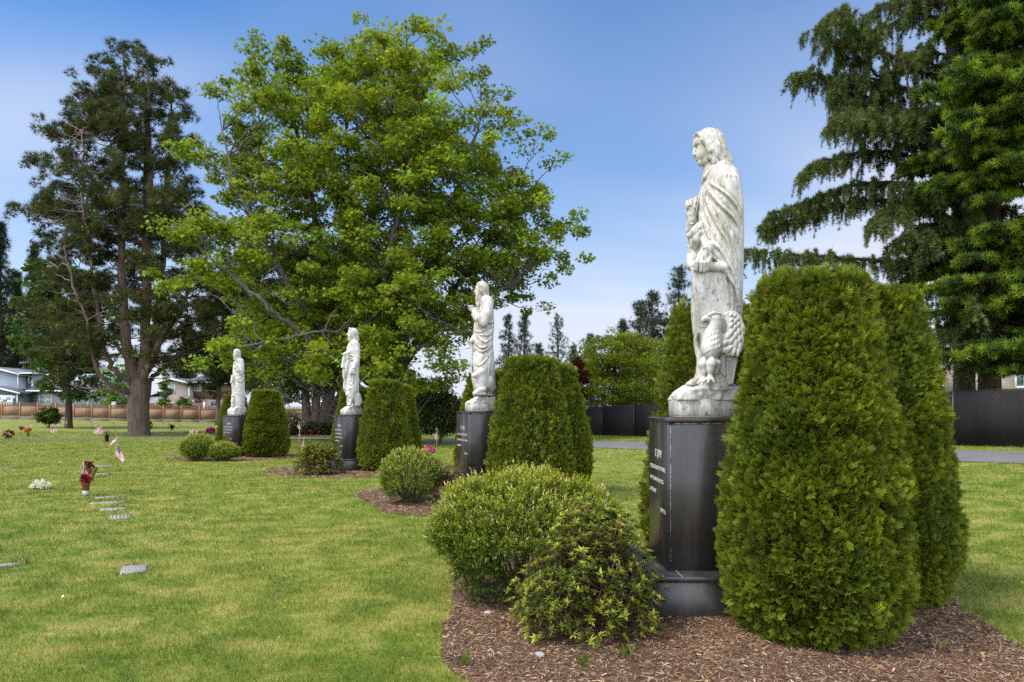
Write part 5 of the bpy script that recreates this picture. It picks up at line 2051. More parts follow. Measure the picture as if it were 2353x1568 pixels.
# --- broad maple behind the statues
def maple():
    d = 39.0
    b = pv(872, 905, d)
    b[2] = gz(b[0], d)
    r = thing('maple_tree', 'tall spreading broadleaf tree with fresh green leaves filling the middle of the view', 'tree', b)
    S = Skeleton()
    o = lambda x, y, dy=0.0: pv(x, y, d + dy) * np.array([1, 0, 1]) + np.array([0, d + dy, 0]) - b
    S.limb([(0, 0, -.3), (0, 0, .6), o(870, 872)], .60, .50, 12, 6, 0, .35)
    main = [([(868, 880, 0), (858, 760, .3), (846, 600, .6), (862, 420, .8), (905, 240, .8), (935, 90, .6)], .34),
            ([(880, 880, 0), (925, 790, -.6), (975, 690, -1.0), (1010, 560, -1.2), (1060, 400, -1.0), (1110, 260, -.6)], .32),
            ([(860, 885, 0), (800, 780, .8), (755, 640, 1.2), (720, 480, 1.4), (680, 300, 1.2), (655, 150, 1.0)], .30),
            ([(862, 885, 0), (780, 800, -1.2), (690, 690, -2.2), (610, 560, -2.6), (545, 420, -2.4), (510, 300, -2.0)], .24),
            ([(885, 880, 0), (960, 780, 1.5), (1050, 660, 2.5), (1130, 540, 3.0), (1200, 430, 3.0)], .26),
            ([(872, 870, 0), (870, 740, -1.8), (890, 600, -3.0), (930, 430, -3.4), (960, 250, -2.6)], .24),
            ([(872, 870, 0), (820, 740, 2.0), (790, 560, 3.4), (800, 380, 3.6), (790, 200, 2.4)], .24),
            ([(845, 880, 0), (760, 820, -2.5), (660, 740, -4.5), (560, 660, -5.2), (470, 580, -5)], .18),
            ([(895, 880, 0), (930, 826, -2.2), (960, 800, -3.0), (995, 788, -3.4), (1030, 768, -3.6), (1085, 764, -3.8)], .13),
            ([(900, 870, 0), (1000, 760, -1.5), (1100, 690, -2.2), (1170, 660, -2.4)], .16),
            ([(880, 880, 0), (830, 800, -3), (760, 760, -5), (650, 780, -6.2), (540, 800, -6.5)], .075)]
    for pts, r0 in main:
        S.limb([o(*q) for q in pts], r0, .05, 9, 7, .05)
    nodes = S.nodes()
    prof = [(32, 900, 985), (60, 800, 1000), (100, 640, 1088), (150, 555, 1090), (200, 505, 1150), (260, 500, 1212), (330, 490, 1270), (400, 478, 1268), (450, 520, 1270), (500, 530, 1300),
            (540, 545, 1262), (600, 570, 1250), (650, 560, 1196), (700, 520, 1210), (750, 500, 1180), (790, 480, 1120), (830, 500, 1060), (868, 600, 1020)]
    prof = [(y + 24 * (868 - y) / 836, l + 24, r_ - 24) for y, l, r_ in prof]
    P, q, _ = outline_points(prof, 620, d, .82, .45)
    # separate sprays reaching out of the crown
    ex = [(415, 345, -2), (440, 330, -2), (465, 350, -1), (500, 380, 0), (400, 510, -5), (430, 500, -5), (470, 505, -5), (445, 540, -5), (415, 520, -5), (500, 530, -4), (400, 615, -6), (440, 600, -6), (480, 590, -6), (425, 640, -6),
          (1320, 508, 0), (1300, 500, 0), (1280, 530, 1), (1250, 590, 0), (1215, 690, 0), (1190, 670, 0), (1275, 350, 0), (1240, 300, 0), (500, 800, -6.5), (480, 820, -6.5), (530, 790, -6.5), (560, 750, -6), (560, 830, -6), (620, 800, -6),
          (700, 820, -6), (740, 840, -5.5), (800, 830, -5), (860, 840, -5), (640, 95, 0), (660, 105, 0), (700, 140, 0), (600, 120, 0), (560, 170, 0), (515, 195, 0), (490, 190, 0), (985, 60, 0), (960, 45, 0), (930, 40, 0), (860, 50, 0), (1080, 90, 0), (1060, 110, 0), (1145, 200, 0), (1130, 160, 0),
          (890, 810, -6), (770, 790, -6), (940, 860, -4), (980, 850, -4), (1060, 820, -4), (1030, 850, -3.5)]
    E = np.array([pv(x, y + 12, d + dy) for x, y, dy in ex])
    E[:, 1] = [d + q_[2] for q_ in ex]
    G = np.array([pv(rng.uniform(515, 650), rng.uniform(380, 660), d + q_) for q_ in rng.uniform(-5, 0, 34)])
    G2 = np.array([pv(rng.uniform(1120, 1270), rng.uniform(420, 660), d + q_) for q_ in rng.uniform(-3, 3, 26)])
    P = np.vstack([P, E, G, G2]) - b
    for p in P:
        S.reach(p, .75, .04, .016, .009, nodes=nodes)
    S.mb.build('trunk', M['bark_grey'], r, True)
    mb = MB()
    # each branch end carries a few flattened sprays of leaves
    C = np.repeat(P, 3, 0) + rng.normal(0, 1, (len(P) * 3, 3)) * np.array([.52, .52, .30])
    leaves(mb, C, 74, .62, .34, .165, (.168, .232, .024), .7, .35, .22, .22, ((.22, .28, .018), .14))
    mb.build('crown', M['leaf'], r)


maple()


# --- big many-stemmed pine
def pine_foliage(mb, P, n_per, rx, rz, size, base, amt=.2, camt=.2, up=.5, out=None):
    n = len(P)
    k = n * n_per
    C = np.repeat(P, n_per, 0)
    off = rdir(k) * (rng.random((k, 1)) ** .4)
    pos = C + off * np.array([rx, rx, rz])
    D = off * .9 + np.array([0, 0, up]) + rng.normal(0, .35, (k, 3))
    X, Y, Z = frames(D, rng.uniform(0, 6.28, k))
    s = size * np.exp(rng.normal(0, .22, k))
    col = np.repeat(vary(base, n, camt, .12), n_per, 0) * np.exp(rng.normal(0, amt, (k, 1)))
    mb.scatter(TUFT_V, TUFT_F, pos, X * s[:, None], Y * s[:, None], Z * s[:, None], np.clip(col, .003, .5))
    return pos


def cones_on(pos, m, r, size, parent, colr=(.36, .26, .10)):
    mb = MB()
    k = len(pos)
    i = rng.choice(k, min(m, k), False)
    tv = np.array([[0, 0, -1], [.8, 0, 0], [0, .8, 0], [-.8, 0, 0], [0, -.8, 0], [0, 0, 1]])
    tf = [np.array([[0, 2, 1], [0, 3, 2], [0, 4, 3], [0, 1, 4], [5, 1, 2], [5, 2, 3], [5, 3, 4], [5, 4, 1]])]
    n = len(i)
    X, Y, Z = frames(rdir(n))
    s = size * np.exp(rng.normal(0, .25, n))[:, None]
    mb.scatter(tv, tf, pos[i], X * s, Y * s, Z * s, vary(colr, n, .25))
    o = mb.build('cones', M['tint'], parent)
    o['kind'] = 'stuff'


def big_pine():
    d = 54.0
    b = pv(321, 992, d)
    b[2] = gz(b[0], d)
    r = thing('pine_tree', 'huge pine with one thick trunk splitting into many tall stems', 'tree', b)
    S = Skeleton()
    o = lambda x, y, dy=0.0: np.array([*(pv(x, y, d)[[0]]), d + dy, pv(x, y, d)[2]]) - b
    S.limb([(0, 0, -.4), (-.05, 0, .5), (-.1, 0, 2.5), o(322, 900), o(324, 872)], .80, .78, 14, 6, 0, .45)
    main = [([(324, 885, 0), (330, 800, .2), (332, 640, .4), (338, 420, .4), (338, 250, .2), (336, 125, 0)], .50),
            ([(318, 885, 0), (296, 800, -.3), (288, 640, -.4), (284, 440, -.2), (285, 260, 0), (284, 112, 0)], .48),
            ([(322, 890, 0), (300, 868, -1), (275, 830, -1.6), (262, 740, -2), (245, 600, -2.2), (232, 470, -2.2), (225, 330, -2)], .25),
            ([(316, 905, 0), (296, 896, -1.2), (272, 870, -2.2), (262, 830, -2.6), (254, 760, -2.8), (222, 660, -3), (200, 560, -3)], .20),
            ([(328, 888, 0), (350, 860, -1), (378, 826, -1.6), (410, 765, -2), (445, 722, -2), (470, 650, -2), (500, 580, -2)], .34),
            ([(326, 880, 0), (342, 760, 1), (352, 600, 1.4), (360, 440, 1.4), (372, 300, 1.2), (380, 200, 1)], .34),
            ([(320, 880, 0), (306, 780, 1.5), (300, 600, 2), (304, 420, 2), (310, 260, 1.6), (312, 180, 1.4)], .30),
            ([(322, 890, 0), (345, 850, 1.5), (400, 790, 2.5), (460, 760, 3), (520, 740, 3)], .22),
            ([(316, 885, 0), (270, 820, 1.5), (200, 770, 2.5), (140, 740, 3)], .20)]
    for pts, r0 in main:
        S.limb([o(*q) for q in pts], r0, .06, 9, 7, .05)
    nodes = S.nodes()
    prof = [(136, 270, 350), (156, 248, 362), (185, 215, 398), (235, 190, 414), (270, 172, 420), (300, 120, 432), (340, 115, 434), (370, 82, 440), (420, 80, 442), (450, 80, 450), (480, 52, 474), (520, 92, 492), (560, 104, 505), (600, 92, 548),
            (650, 66, 560), (700, 56, 560), (760, 66, 540), (800, 110, 500), (835, 180, 430)]
    P, q, _ = outline_points(prof, 540, d, .8, .62, [(100, 1.2), (500, 1.0), (560, .8), (700, 1.0), (840, .8)])
    ex = [(38, 480, 0), (60, 484, 0), (80, 486, 0), (72, 370, 0), (80, 365, 0), (115, 300, 0), (122, 310, 0), (150, 235, 0), (160, 250, 0), (180, 200, 0), (185, 215, 0), (215, 165, 0), (220, 178, 0), (240, 140, 0), (265, 128, 0), (286, 112, 0), (275, 118, 0),
          (338, 122, 0), (350, 130, 0), (330, 130, 0), (365, 150, 0), (395, 185, 0), (412, 225, 0), (430, 265, 0), (582, 610, 0), (560, 620, 0), (545, 600, 0), (560, 660, 0), (95, 560, 0), (110, 545, 0),
          (250, 795, -4), (280, 780, -4), (310, 800, -4), (345, 790, -4), (230, 810, -4), (200, 830, -3), (160, 830, -3), (390, 840, -2), (420, 870, -2), (440, 850, -2), (170, 880, -1), (200, 880, 0), (150, 860, 0)]
    E = np.array([o(x, y, dy) for x, y, dy in ex]) + b
    P = np.vstack([P, E]) - b
    P = P[~((np.abs(P[:, 0] - .2) < 1.6) & (P[:, 2] < o(0, 560)[2]) & (rng.random(len(P)) < .8))]
    for p in P:
        S.reach(p, .25, -.05, .028, .010, nodes=nodes)
    for _ in range(40):                          # bare dead twigs low in the crown
        x, y = rng.uniform(150, 500), rng.uniform(560, 850)
        S.reach(o(x, y, rng.uniform(-5, 3)), .15, -.05, .02, .008, nodes=nodes)
    S.mb.build('trunk', M['bark_pine'], r, True)
    mb = MB()
    C = np.repeat(P, 3, 0) + rng.normal(0, 1, (len(P) * 3, 3)) * np.array([.46, .46, .34])
    pos = pine_foliage(mb, C, 20, .42, .34, .36, (.056, .066, .021), .22, .22, .6)
    mb.build('crown', M['needle'], r)
    low = pos[(pos[:, 2] < o(0, 480)[2]) & (pos[:, 1] < 2.0)]
    cones_on(low, 2200, r, .06, r)


big_pine()


def pine(name, label, px0, yb, d, prof, n, base, size=.42, trunks=((0, 0),), tr=.35, n_per=22, cat='tree', group=None, crown_mat='needle', lean=1.0, ratio=.8, ex=None, zb=None, bark='bark_pine'):
    b = pv(px0, yb, d)
    b[2] = gz(b[0], d) if zb is None else zb
    r = thing(name, label, cat, b, 0, group)
    S = Skeleton()
    o = lambda x, y, dy=0.0: np.array([pv(x, y, d)[0], d + dy, pv(x, y, d)[2]]) - b
    for tx in trunks:
        pts = [np.array([(tx[0][0] - px0) * d / F * .43519, tx[0][2] if len(tx[0]) > 2 else 0, -.3])] + [o(*q) for q in tx[1:]]
        S.limb(pts, tr, .07, 9, 6, .03, .25)
    nodes = S.nodes()
    P, q, _ = outline_points(prof, n, d, ratio, .55)
    if ex is not None:
        P = np.vstack([P, [o(*e) + b for e in ex]])
    P = P - b
    for p in P:
        S.reach(p, .2, -.05, .026, .010, nodes=nodes)
    S.mb.build('trunk', M[bark], r, True)
    mb = MB()
    C = np.repeat(P, 2, 0) + rng.normal(0, 1, (len(P) * 2, 3)) * np.array([.6, .6, .3])
    pine_foliage(mb, C, n_per, .75, .42, size, base, .22, .22)
    mb.build('crown', M[crown_mat], r)
    return r


# dark pines standing between the big pine and the maple
pine('pine_tree', 'dark pine with three reddish trunks close together left of the lion statue', 722, 975, 58, [(560, 600, 860), (640, 560, 900), (720, 570, 900), (780, 590, 880), (850, 610, 830), (890, 640, 800)], 190, (.024, .028, .013), .5,
     (((708, 0), (700, 880), (690, 760), (690, 600)), ((722, 0), (728, 880), (735, 740), (740, 580)), ((730, 0), (755, 880, .5), (775, 760, 1), (790, 620, 1))), .42, 26)
pine('pine_tree', 'dark leaning pine trunk pair just left of the lion statue hedge', 752, 985, 62, [(600, 740, 980), (700, 740, 990), (800, 760, 960), (860, 780, 900)], 150, (.022, .026, .012), .5,
     (((742, 0), (765, 890), (790, 760), (800, 600)), ((752, 0), (790, 870, 1), (830, 760, 1), (860, 640, 1))), .42, 26)
pine('pine_tree', 'shaggy olive pine right of the tan house behind the wooden fence', 500, 945, 84, [(640, 470, 560), (720, 430, 600), (800, 430, 620), (860, 450, 610), (900, 470, 580)], 150, (.040, .052, .020), .6, (((500, 0), (505, 860), (515, 700), (520, 600)),), .3, 24)


def broadleaf(name, label, px0, yb, d, prof, n, base, leaf=.2, tr=.25, n_per=70, rx=.7, trunk_top=None, young=None, cat='tree', group=None, ratio=.8, zb=None, wide=1.0, up=.8, tpl=None, rz=.5, bark='bark_dark', droop=.25, shell=.5, forks=3):
    b = pv(px0, yb, d)
    b[2] = gz(b[0], d) if zb is None else zb
    r = thing(name, label, cat, b, 0, group)
    P, q, _ = outline_points(prof, n, d, ratio, shell)
    P = P - b
    S = Skeleton()
    top = P[:, 2].max()
    zc = trunk_top if trunk_top is not None else np.percentile(P[:, 2], 12)
    cx, cy = P[:, 0].mean(), P[:, 1].mean()
    S.limb([(0, 0, -.2), (0, 0, zc * .4), (cx * .2, cy * .2, zc)], tr, tr * .75, 9, 5, 0, .3)
    for k in range(forks):
        a = k * 2.3 + .6
        w = P[:, 0].std() * .9
        S.limb([(cx * .2, cy * .2, zc * .9), (cx * .5 + math.cos(a) * w * .5, math.sin(a) * w * .5, zc + (top - zc) * .35), (cx + math.cos(a) * w * .8, cy + math.sin(a) * w * .8, zc + (top - zc) * .8)], tr * .6, .03, 7, 5)
    nodes = S.nodes()
    for p in P:
        S.reach(p, .5, .03, .016 * max(1, d / 40), .010, nodes=nodes)
    S.mb.build('trunk', M[bark], r, True)
    mb = MB()
    leaves(mb, P, n_per, rx, rx * rz, leaf, base, up, droop, .2, .2, young, tpl, wide)
    mb.build('crown', M['leaf'], r)
    return r


LANCE = (LF_V, LF_F)
broadleaf('broadleaf_tree', 'dense green broadleaf tree with a dark straight trunk in front of the blue grey house', 158, 985, 72, [(600, 60, 170), (650, 30, 200), (700, 20, 240), (760, 15, 250), (820, 40, 255), (870, 70, 250), (915, 100, 235)], 190, (.055, .100, .022), .30, .36, 70, 1.0)
broadleaf('cherry_tree', 'low cherry tree with dark leaves and a pale bare branch behind the farthest statue', 640, 965, 45, [(822, 600, 680), (840, 565, 710), (870, 560, 722), (900, 575, 720), (925, 600, 690)], 90, (.060, .098, .022), .17, .14, 80, .7, tpl=LANCE, wide=.5, droop=.7, bark='bark_grey')
broadleaf('rhododendron', 'dark rounded rhododendron with glossy hanging leaves between the lion and ox statues', 1012, 998, 39, [(868, 985, 1040), (885, 965, 1068), (920, 955, 1080), (960, 960, 1085), (992, 980, 1070)], 95, (.052, .075, .022), .19, .1, 90, .55, tpl=LANCE, wide=.38, droop=.9, cat='shrub', trunk_top=.6)
broadleaf('rhododendron', 'rhododendron with white blossoms behind the lion statue hedge', 965, 990, 43, [(872, 930, 985), (900, 925, 1000), (940, 930, 1000), (975, 940, 995)], 50, (.07, .095, .035), .17, .1, 80, .5, tpl=LANCE, wide=.4, droop=.8, cat='shrub', trunk_top=.6, young=((.62, .56, .50), .22))
broadleaf('ornamental_tree', 'rounded lime green tree with layered foliage above the black fence', 1440, 940, 48, [(768, 1405, 1470), (785, 1370, 1515), (815, 1335, 1530), (850, 1328, 1540), (885, 1330, 1545), (910, 1345, 1540), (925, 1380, 1520)], 190, (.135, .195, .018), .16, .2, 130, .85, tpl=LANCE, wide=.5, droop=.5, zb=.5, young=((.27, .27, .03), .25), rz=.34, forks=5, trunk_top=.9)
broadleaf('broadleaf_tree', 'pale green young tree poking up behind the lime green tree', 1390, 935, 60, [(758, 1385, 1440), (780, 1345, 1470), (820, 1310, 1470), (870, 1305, 1430)], 60, (.11, .165, .035), .18, .15, 60, .7, zb=.4)
broadleaf('maple_shrub', 'dark red leaved small tree at the left of the lime green tree', 1325, 935, 47, [(822, 1318, 1338), (845, 1306, 1350), (880, 1306, 1350), (920, 1315, 1345)], 34, (.085, .018, .018), .14, .08, 70, .45, zb=.3, cat='tree')
broadleaf('broadleaf_tree', 'young bright green tree in front of the inner brown fence', 262, 945, 98, [(835, 235, 285), (870, 215, 312), (905, 215, 318), (935, 225, 300)], 60, (.13, .215, .025), .26, .14, 50, .7, group=None)
broadleaf('columnar_tree', 'slim upright young tree before the tan house wall', 378, 945, 97, [(855, 374, 382), (885, 366, 390), (915, 362, 394), (940, 366, 390)], 36, (.10, .17, .025), .22, .08, 50, .35, young=None)
broadleaf('round_shrub', 'small round shrub at the right corner of the tan house', 423, 945, 96, [(913, 415, 430), (925, 408, 438), (942, 406, 440)], 26, (.085, .125, .025), .2, .06, 60, .45, cat='shrub')
broadleaf('round_shrub', 'mushroom shaped clipped shrub on bare stems on the far lawn at the left', 113, 988, 74, [(939, 95, 132), (948, 85, 143), (960, 83, 145), (970, 90, 136)], 60, (.050, .080, .018), .16, .09, 90, .42, cat='shrub', trunk_top=.5, forks=6)

# clipped evergreen mounds and pink azalea in the bed across the road
for (x, y0, y1, w, col, yg, nm, lb) in ((675, 972, 1002, 13, (.030, .046, .018), None, 'round_shrub', 'dark clipped mound at the left of the bed across the road'),
                                    (716, 968, 1000, 15, (.036, .052, .016), None, 'round_shrub', 'dark clipped mound at the foot of the three reddish trunks'),
                                    (752, 972, 1000, 12, (.026, .042, .018), None, 'round_shrub', 'dark clipped mound just left of the lion statue hedge'),
                                    (728, 984, 1008, 22, (.14, .10, .05), ((.55, .10, .16), .45), 'azalea', 'pink flowering azalea beside the road'),
                                    (676, 945, 985, 16, (.12, .11, .07), ((.50, .38, .36), .3), 'azalea', 'faded pale blossomed azalea left of the reddish trunks')):
    broadleaf(nm, lb, x, y1, 52.5, [(y0, x - w * .4, x + w * .4), (y0 + 8, x - w, x + w), (y1 - 6, x - w, x + w), (y1, x - w * .7, x + w * .7)], 26, col, .12, .05, 60, .42, cat='shrub', trunk_top=.2, young=yg)
mb = MB()
bx = np.linspace(640, 790, 30) * .43519
top_ = np.array([px(q, 434.5, 0)[0] for q in bx])
a_ = (bx - 512) / F
V_ = np.stack([np.stack([a_ * 52.0, np.full(30, 51.4), gz(a_ * 52, 51.4) + .03], -1), np.stack([a_ * 54, np.full(30, 53.5), gz(a_ * 54, 53.5) + .22], -1), np.stack([a_ * 57, np.full(30, 56.5), gz(a_ * 57, 56.5) + .22], -1), np.stack([a_ * 58, np.full(30, 58.5), gz(a_ * 58, 58.5) - .05], -1)], 1)
mb.grid(V_)
struct(mb.build('mulch_bed', M['mulch'], None, True))


# --- firs far off: whorls of drooping branches round a straight stem
def conifer(name, label, x, ytop, ybase, d, halfw, base, n=70, seed=0, zb=None, size=.55, cat='tree', group=None, sparse=1.0, tipc=None):
    b = pv(x, ybase, d)
    if zb is not None:
        b[2] = zb
    H = pv(x, ytop, d)[2] - b[2]
    Rm = halfw * .43519 * d / F
    r = thing(name, label, cat, b, 0, group)
    mt = MB()
    mt.tube(catmull([(0, 0, -.5), (0, 0, H * .5), (rng.normal(0, .1), 0, H)], 6), np.linspace(.018 * H + .05, .03, 13), 8)
    P, D = [], []
    for i in range(n):
        t = (i + rng.random()) / n
        z = H * (.08 + .91 * t)
        L = Rm * (1 - t) ** .8 * rng.uniform(.45, 1.2) + .12
        a = i * 2.399 + rng.normal(0, .3)
        dr = -.28 * (1 - t) + rng.normal(0, .06) + (.25 if t > .85 else 0)
        tip = np.array([math.cos(a) * L, math.sin(a) * L, z + dr * L])
        mid = np.array([math.cos(a) * L * .55, math.sin(a) * L * .55, z + dr * L * .35 - .04 * L])
        mt.tube([(0, 0, z), mid, tip], [.012 * L + .02, .01 * L + .01, .01], 4, None, False)
        m = max(3, int(L / (.42 * size / .55)))
        for s in np.linspace(.18, 1, m):
            c = np.array([0, 0, z]) * (1 - s) + mid * 2 * s * (1 - s) + tip * s * s if False else (np.array([0, 0, z]) * (1 - s) ** 2 + 2 * mid * s * (1 - s) + tip * s ** 2)
            sw = .35 * L * (1 - s * .6) * .7
            for q in (-1, 0, 1):
                c2 = c + np.array([-math.sin(a), math.cos(a), 0]) * q * sw + rng.normal(0, .10, 3)
                c2[2] -= .12 * abs(q) * sw
                P.append(c2)
                D.append([math.cos(a) + q * -math.sin(a) * .7, math.sin(a) + q * math.cos(a) * .7, -.35])
    mt.build('trunk', M['bark_dark'], r, True)
    P, D = np.array(P), np.array(D)
    k = int(3 * sparse + .5)
    P = np.repeat(P, k, 0) + rng.normal(0, .22 * size / .55, (len(P) * k, 3))
    D = np.repeat(D, k, 0) + rng.normal(0, .35, (len(D) * k, 3))
    X, Y, Z = frames(D, rng.uniform(0, 6.28, len(P)))
    s = (size * np.exp(rng.normal(0, .25, len(P))))[:, None]
    mb = MB()
    mb.scatter(TUFT_V, TUFT_F, P, X * s, Y * s, Z * s, np.clip(vary(base, len(P), .28, .08), .003, .5))
    mb.build('crown', M['needle'], r)
    return r


FG = 'conifers beyond the fences'
for (x, yt, yb, d, w, lb) in ((0, 510, 940, 128, 52, 'dark tall fir at the left edge behind the blue grey house'), (-45, 430, 940, 135, 60, 'dark fir cut off by the left edge of the view'),
                              (78, 560, 940, 150, 34, 'thin fir top left of the huge pine'), (36, 620, 940, 140, 40, 'dark fir between the left edge fir and the thin fir top'), (120, 640, 940, 145, 40, 'dark fir behind the dense green broadleaf tree'),
                              (205, 700, 940, 140, 40, 'dark fir half hidden behind the left of the huge pine'), (430, 740, 940, 140, 36, 'dark fir behind the tan house')):
    conifer('fir_tree', lb, x, yt, yb, d, w * 1.15, (.024, .034, .018), 80, 0, None, .75, 'tree', FG)
for (x, yt, yb, d, w, lb, sp) in ((1168, 722, 930, 120, 26, 'dark spruce just right of the maple edge', 1), (1205, 720, 930, 112, 24, 'spruce with a sharp top left of the lone spruce', 1), (1282, 724, 930, 105, 34, 'lone open branched spruce in the gap right of the ox statue', .7),
                                  (1238, 790, 930, 125, 16, 'short spruce left of the lone spruce', 1), (1318, 790, 930, 130, 16, 'small spruce top right of the lone spruce', 1), (1358, 766, 930, 110, 20, 'spruce top behind the pale green young tree', 1),
                                  (1432, 735, 930, 95, 16, 'dark slim spruce above the lime green tree', 1), (1500, 668, 930, 82, 46, 'dark fir left of the eagle statue', 1.2), (1560, 610, 930, 80, 52, 'tall dark fir directly behind the eagle statue', 1.2), (1470, 690, 930, 88, 30, 'dark fir left of the pair behind the eagle statue', 1.0)):
    conifer('spruce_tree', lb, x, yt, yb, d, w * 2.1, (.046, .062, .040), 62, 0, .3, .50, 'tree', FG, sp * .62)


# --- drooping cedar at the right
def cedar():
    d = 27.5
    b = pv(2217, 900, d)
    b[2] = gz(b[0], d)
    r = thing('cedar_tree', 'large cedar with long drooping branches at the right behind the black fence', 'tree', b)
    S = Skeleton()
    o = lambda x, y, dy=0.0: np.array([pv(x, y, d)[0], d + dy, pv(x, y, d)[2]]) - b
    c6 = lambda x, y, dy=0.0: o(1666 + x * .4395, y * .4395, dy)
    S.limb([(0, 0, -.4), o(2217, 800), o(2214, 600), o(2195, 300), o(2180, 0), o(2170, -260)], .42, .10, 12, 6, .02, .25)
    S.limb([c6(1240, 900), c6(1000, 780, -1), c6(860, 690, -1.6), c6(820, 540, -1.8), c6(780, 330, -1.8)], .10, .008, 8, 6, .02)
    br = [[(1190, -40), (1050, -60), (880, -30), (770, 40)], [(1180, 130), (1000, 70), (800, 155), (650, 190), (600, 235)], [(1150, 420), (820, 320), (690, 290), (560, 230), (460, 220), (360, 295)], [(800, 400), (690, 330), (560, 250), (450, 215)],
          [(1180, 600), (900, 470), (700, 430), (590, 440), (515, 490)], [(1180, 760), (860, 620), (700, 585), (600, 590), (550, 660)], [(1200, 850), (950, 700), (700, 690), (520, 715), (425, 790)],
          [(1200, 960), (950, 820), (720, 800), (560, 840), (440, 880), (355, 950)], [(1210, 1080), (950, 960), (700, 960), (560, 1000), (420, 1050), (300, 1090), (222, 1150)], [(1220, 1180), (980, 1080), (780, 1150), (660, 1230), (590, 1300)],
          [(1240, 1350), (1060, 1385), (850, 1375), (600, 1355), (400, 1345), (200, 1335), (40, 1325)], [(1240, 1370), (1080, 1400), (930, 1470), (880, 1520)], [(1220, 1050), (1060, 1000), (900, 1090), (760, 1060)], [(1200, 700), (1020, 620), (900, 640)], [(1190, 300), (1050, 260), (900, 300)],
          [(1220, 1250), (1020, 1200), (850, 1290), (760, 1330)]]
    sub = []
    br2 = [[(x + 70 * math.sin(3 * k) * (i > 0), y + 62 + 12 * (k % 3)) for i, (x, y) in enumerate(q[:max(3, len(q) - 1)])] for k, q in enumerate(br) if k not in (10, 11, 12) and k % 2 == 0]
    for k, q in enumerate(br + br2):
        dy = rng.uniform(-3.2, 2.0) if k not in (10,) else -.6
        pts = [c6(x, y, dy * (i / (len(q) - 1))) for i, (x, y) in enumerate(q)]
        L = sum(np.linalg.norm(np.subtract(pts[i + 1], pts[i])) for i in range(len(pts) - 1))
        P = S.limb(pts, .03 + .008 * L, .010, 7, 6, .02)
        sub.append(P)
        n = int(L / .34)
        for j in range(n):                          # side branchlets, sweeping out then down
            s = .12 + .85 * (j + rng.random()) / n
            i = min(int(s * (len(P) - 1)), len(P) - 2)
            T = norm((P[i + 1] - P[i])[None])[0]
            side = np.array([-T[1], T[0], 0]) * (1 if j % 2 else -1)
            l = rng.uniform(.7, 1.7) * (1.1 - .55 * s)
            a = P[i]
            e = a + (T * .65 + side * .8) * l + np.array([0, 0, -.32 * l])
            m = a + (T * .4 + side * .45) * l + np.array([0, 0, .05 * l])
            Q = catmull([a, m, e], 4)
            S.mb.tube(Q, np.linspace(.016, .006, len(Q)), 4, None, False)
            sub.append(Q)
    for k in range(80):                              # branches round the rest of the tree
        z = rng.uniform(2.8, 19) if k < 46 else rng.uniform(2.6, 8.5)
        a = rng.uniform(-1.9, 1.3) if k < 46 else rng.uniform(-2.6, .6)
        L = rng.uniform(3.0, 6.0) * (1 - z / 28)
        st = np.array([0 - .02 * z, 0, z])
        P = S.limb([st, st + np.array([math.cos(a) * L * .5, math.sin(a) * L * .5, .35]), st + np.array([math.cos(a) * L, math.sin(a) * L, -.5])], .07, .014, 6, 6, .03)
        sub.append(P)
        for j in range(7):
            i = rng.integers(3, len(P) - 1)
            e = P[i] + np.array([rng.normal(0, .7), rng.normal(0, .7), -.3])
            Q = catmull([P[i], (P[i] + e) / 2 + np.array([0, 0, .1]), e], 4)
            sub.append(Q)
    S.mb.build('trunk', M['bark_dark'], r, True)
    # hanging needle strings along every branchlet
    C, D, SZ = [], [], []
    for Q in sub:
        seg = np.linalg.norm(np.diff(Q, axis=0), axis=1)
        L = seg.sum()
        n = max(3, int(L / .075))
        t = np.interp((np.arange(n) + rng.random(n)) / n, np.concatenate([[0], np.cumsum(seg)]) / L, np.linspace(0, 1, len(Q)))
        i = np.minimum((t * (len(Q) - 1)).astype(int), len(Q) - 2)
        f = (t * (len(Q) - 1) - i)[:, None]
        base = Q[i] * (1 - f) + Q[i + 1] * f
        for k in range(n):
            C.append(base[k] + rng.normal(0, .02, 3))
            D.append([rng.normal(0, .5), rng.normal(0, .5), .25])
            SZ.append(.10)
            if rng.random() < .66:
                h = rng.uniform(.18, .85) * (.6 + .6 * rng.random())
                m = int(h / .075) + 1
                drift = rng.normal(0, .10, 2)
                for q in range(m):
                    u = (q + .5) / m
                    C.append(base[k] + np.array([drift[0] * u, drift[1] * u, -h * u]))
                    D.append([drift[0] + rng.normal(0, .4), drift[1] + rng.normal(0, .4), -.9])
                    SZ.append(.105 * (1.05 - .45 * u))
    C, D, SZ = np.array(C), np.array(D), np.array(SZ)
    n = len(C)
    X, Y, Z = frames(D, rng.uniform(0, 6.28, n))
    s = (SZ * 1.55 * np.exp(rng.normal(0, .2, n)))[:, None]
    mb = MB()
    mb.scatter(TUFT_W, TUFT_F, C, X * s, Y * s, Z * s, np.clip(vary((.088, .118, .034), n, .25, .12), .003, .5))
    mb.build('crown', M['needle'], r)


cedar()


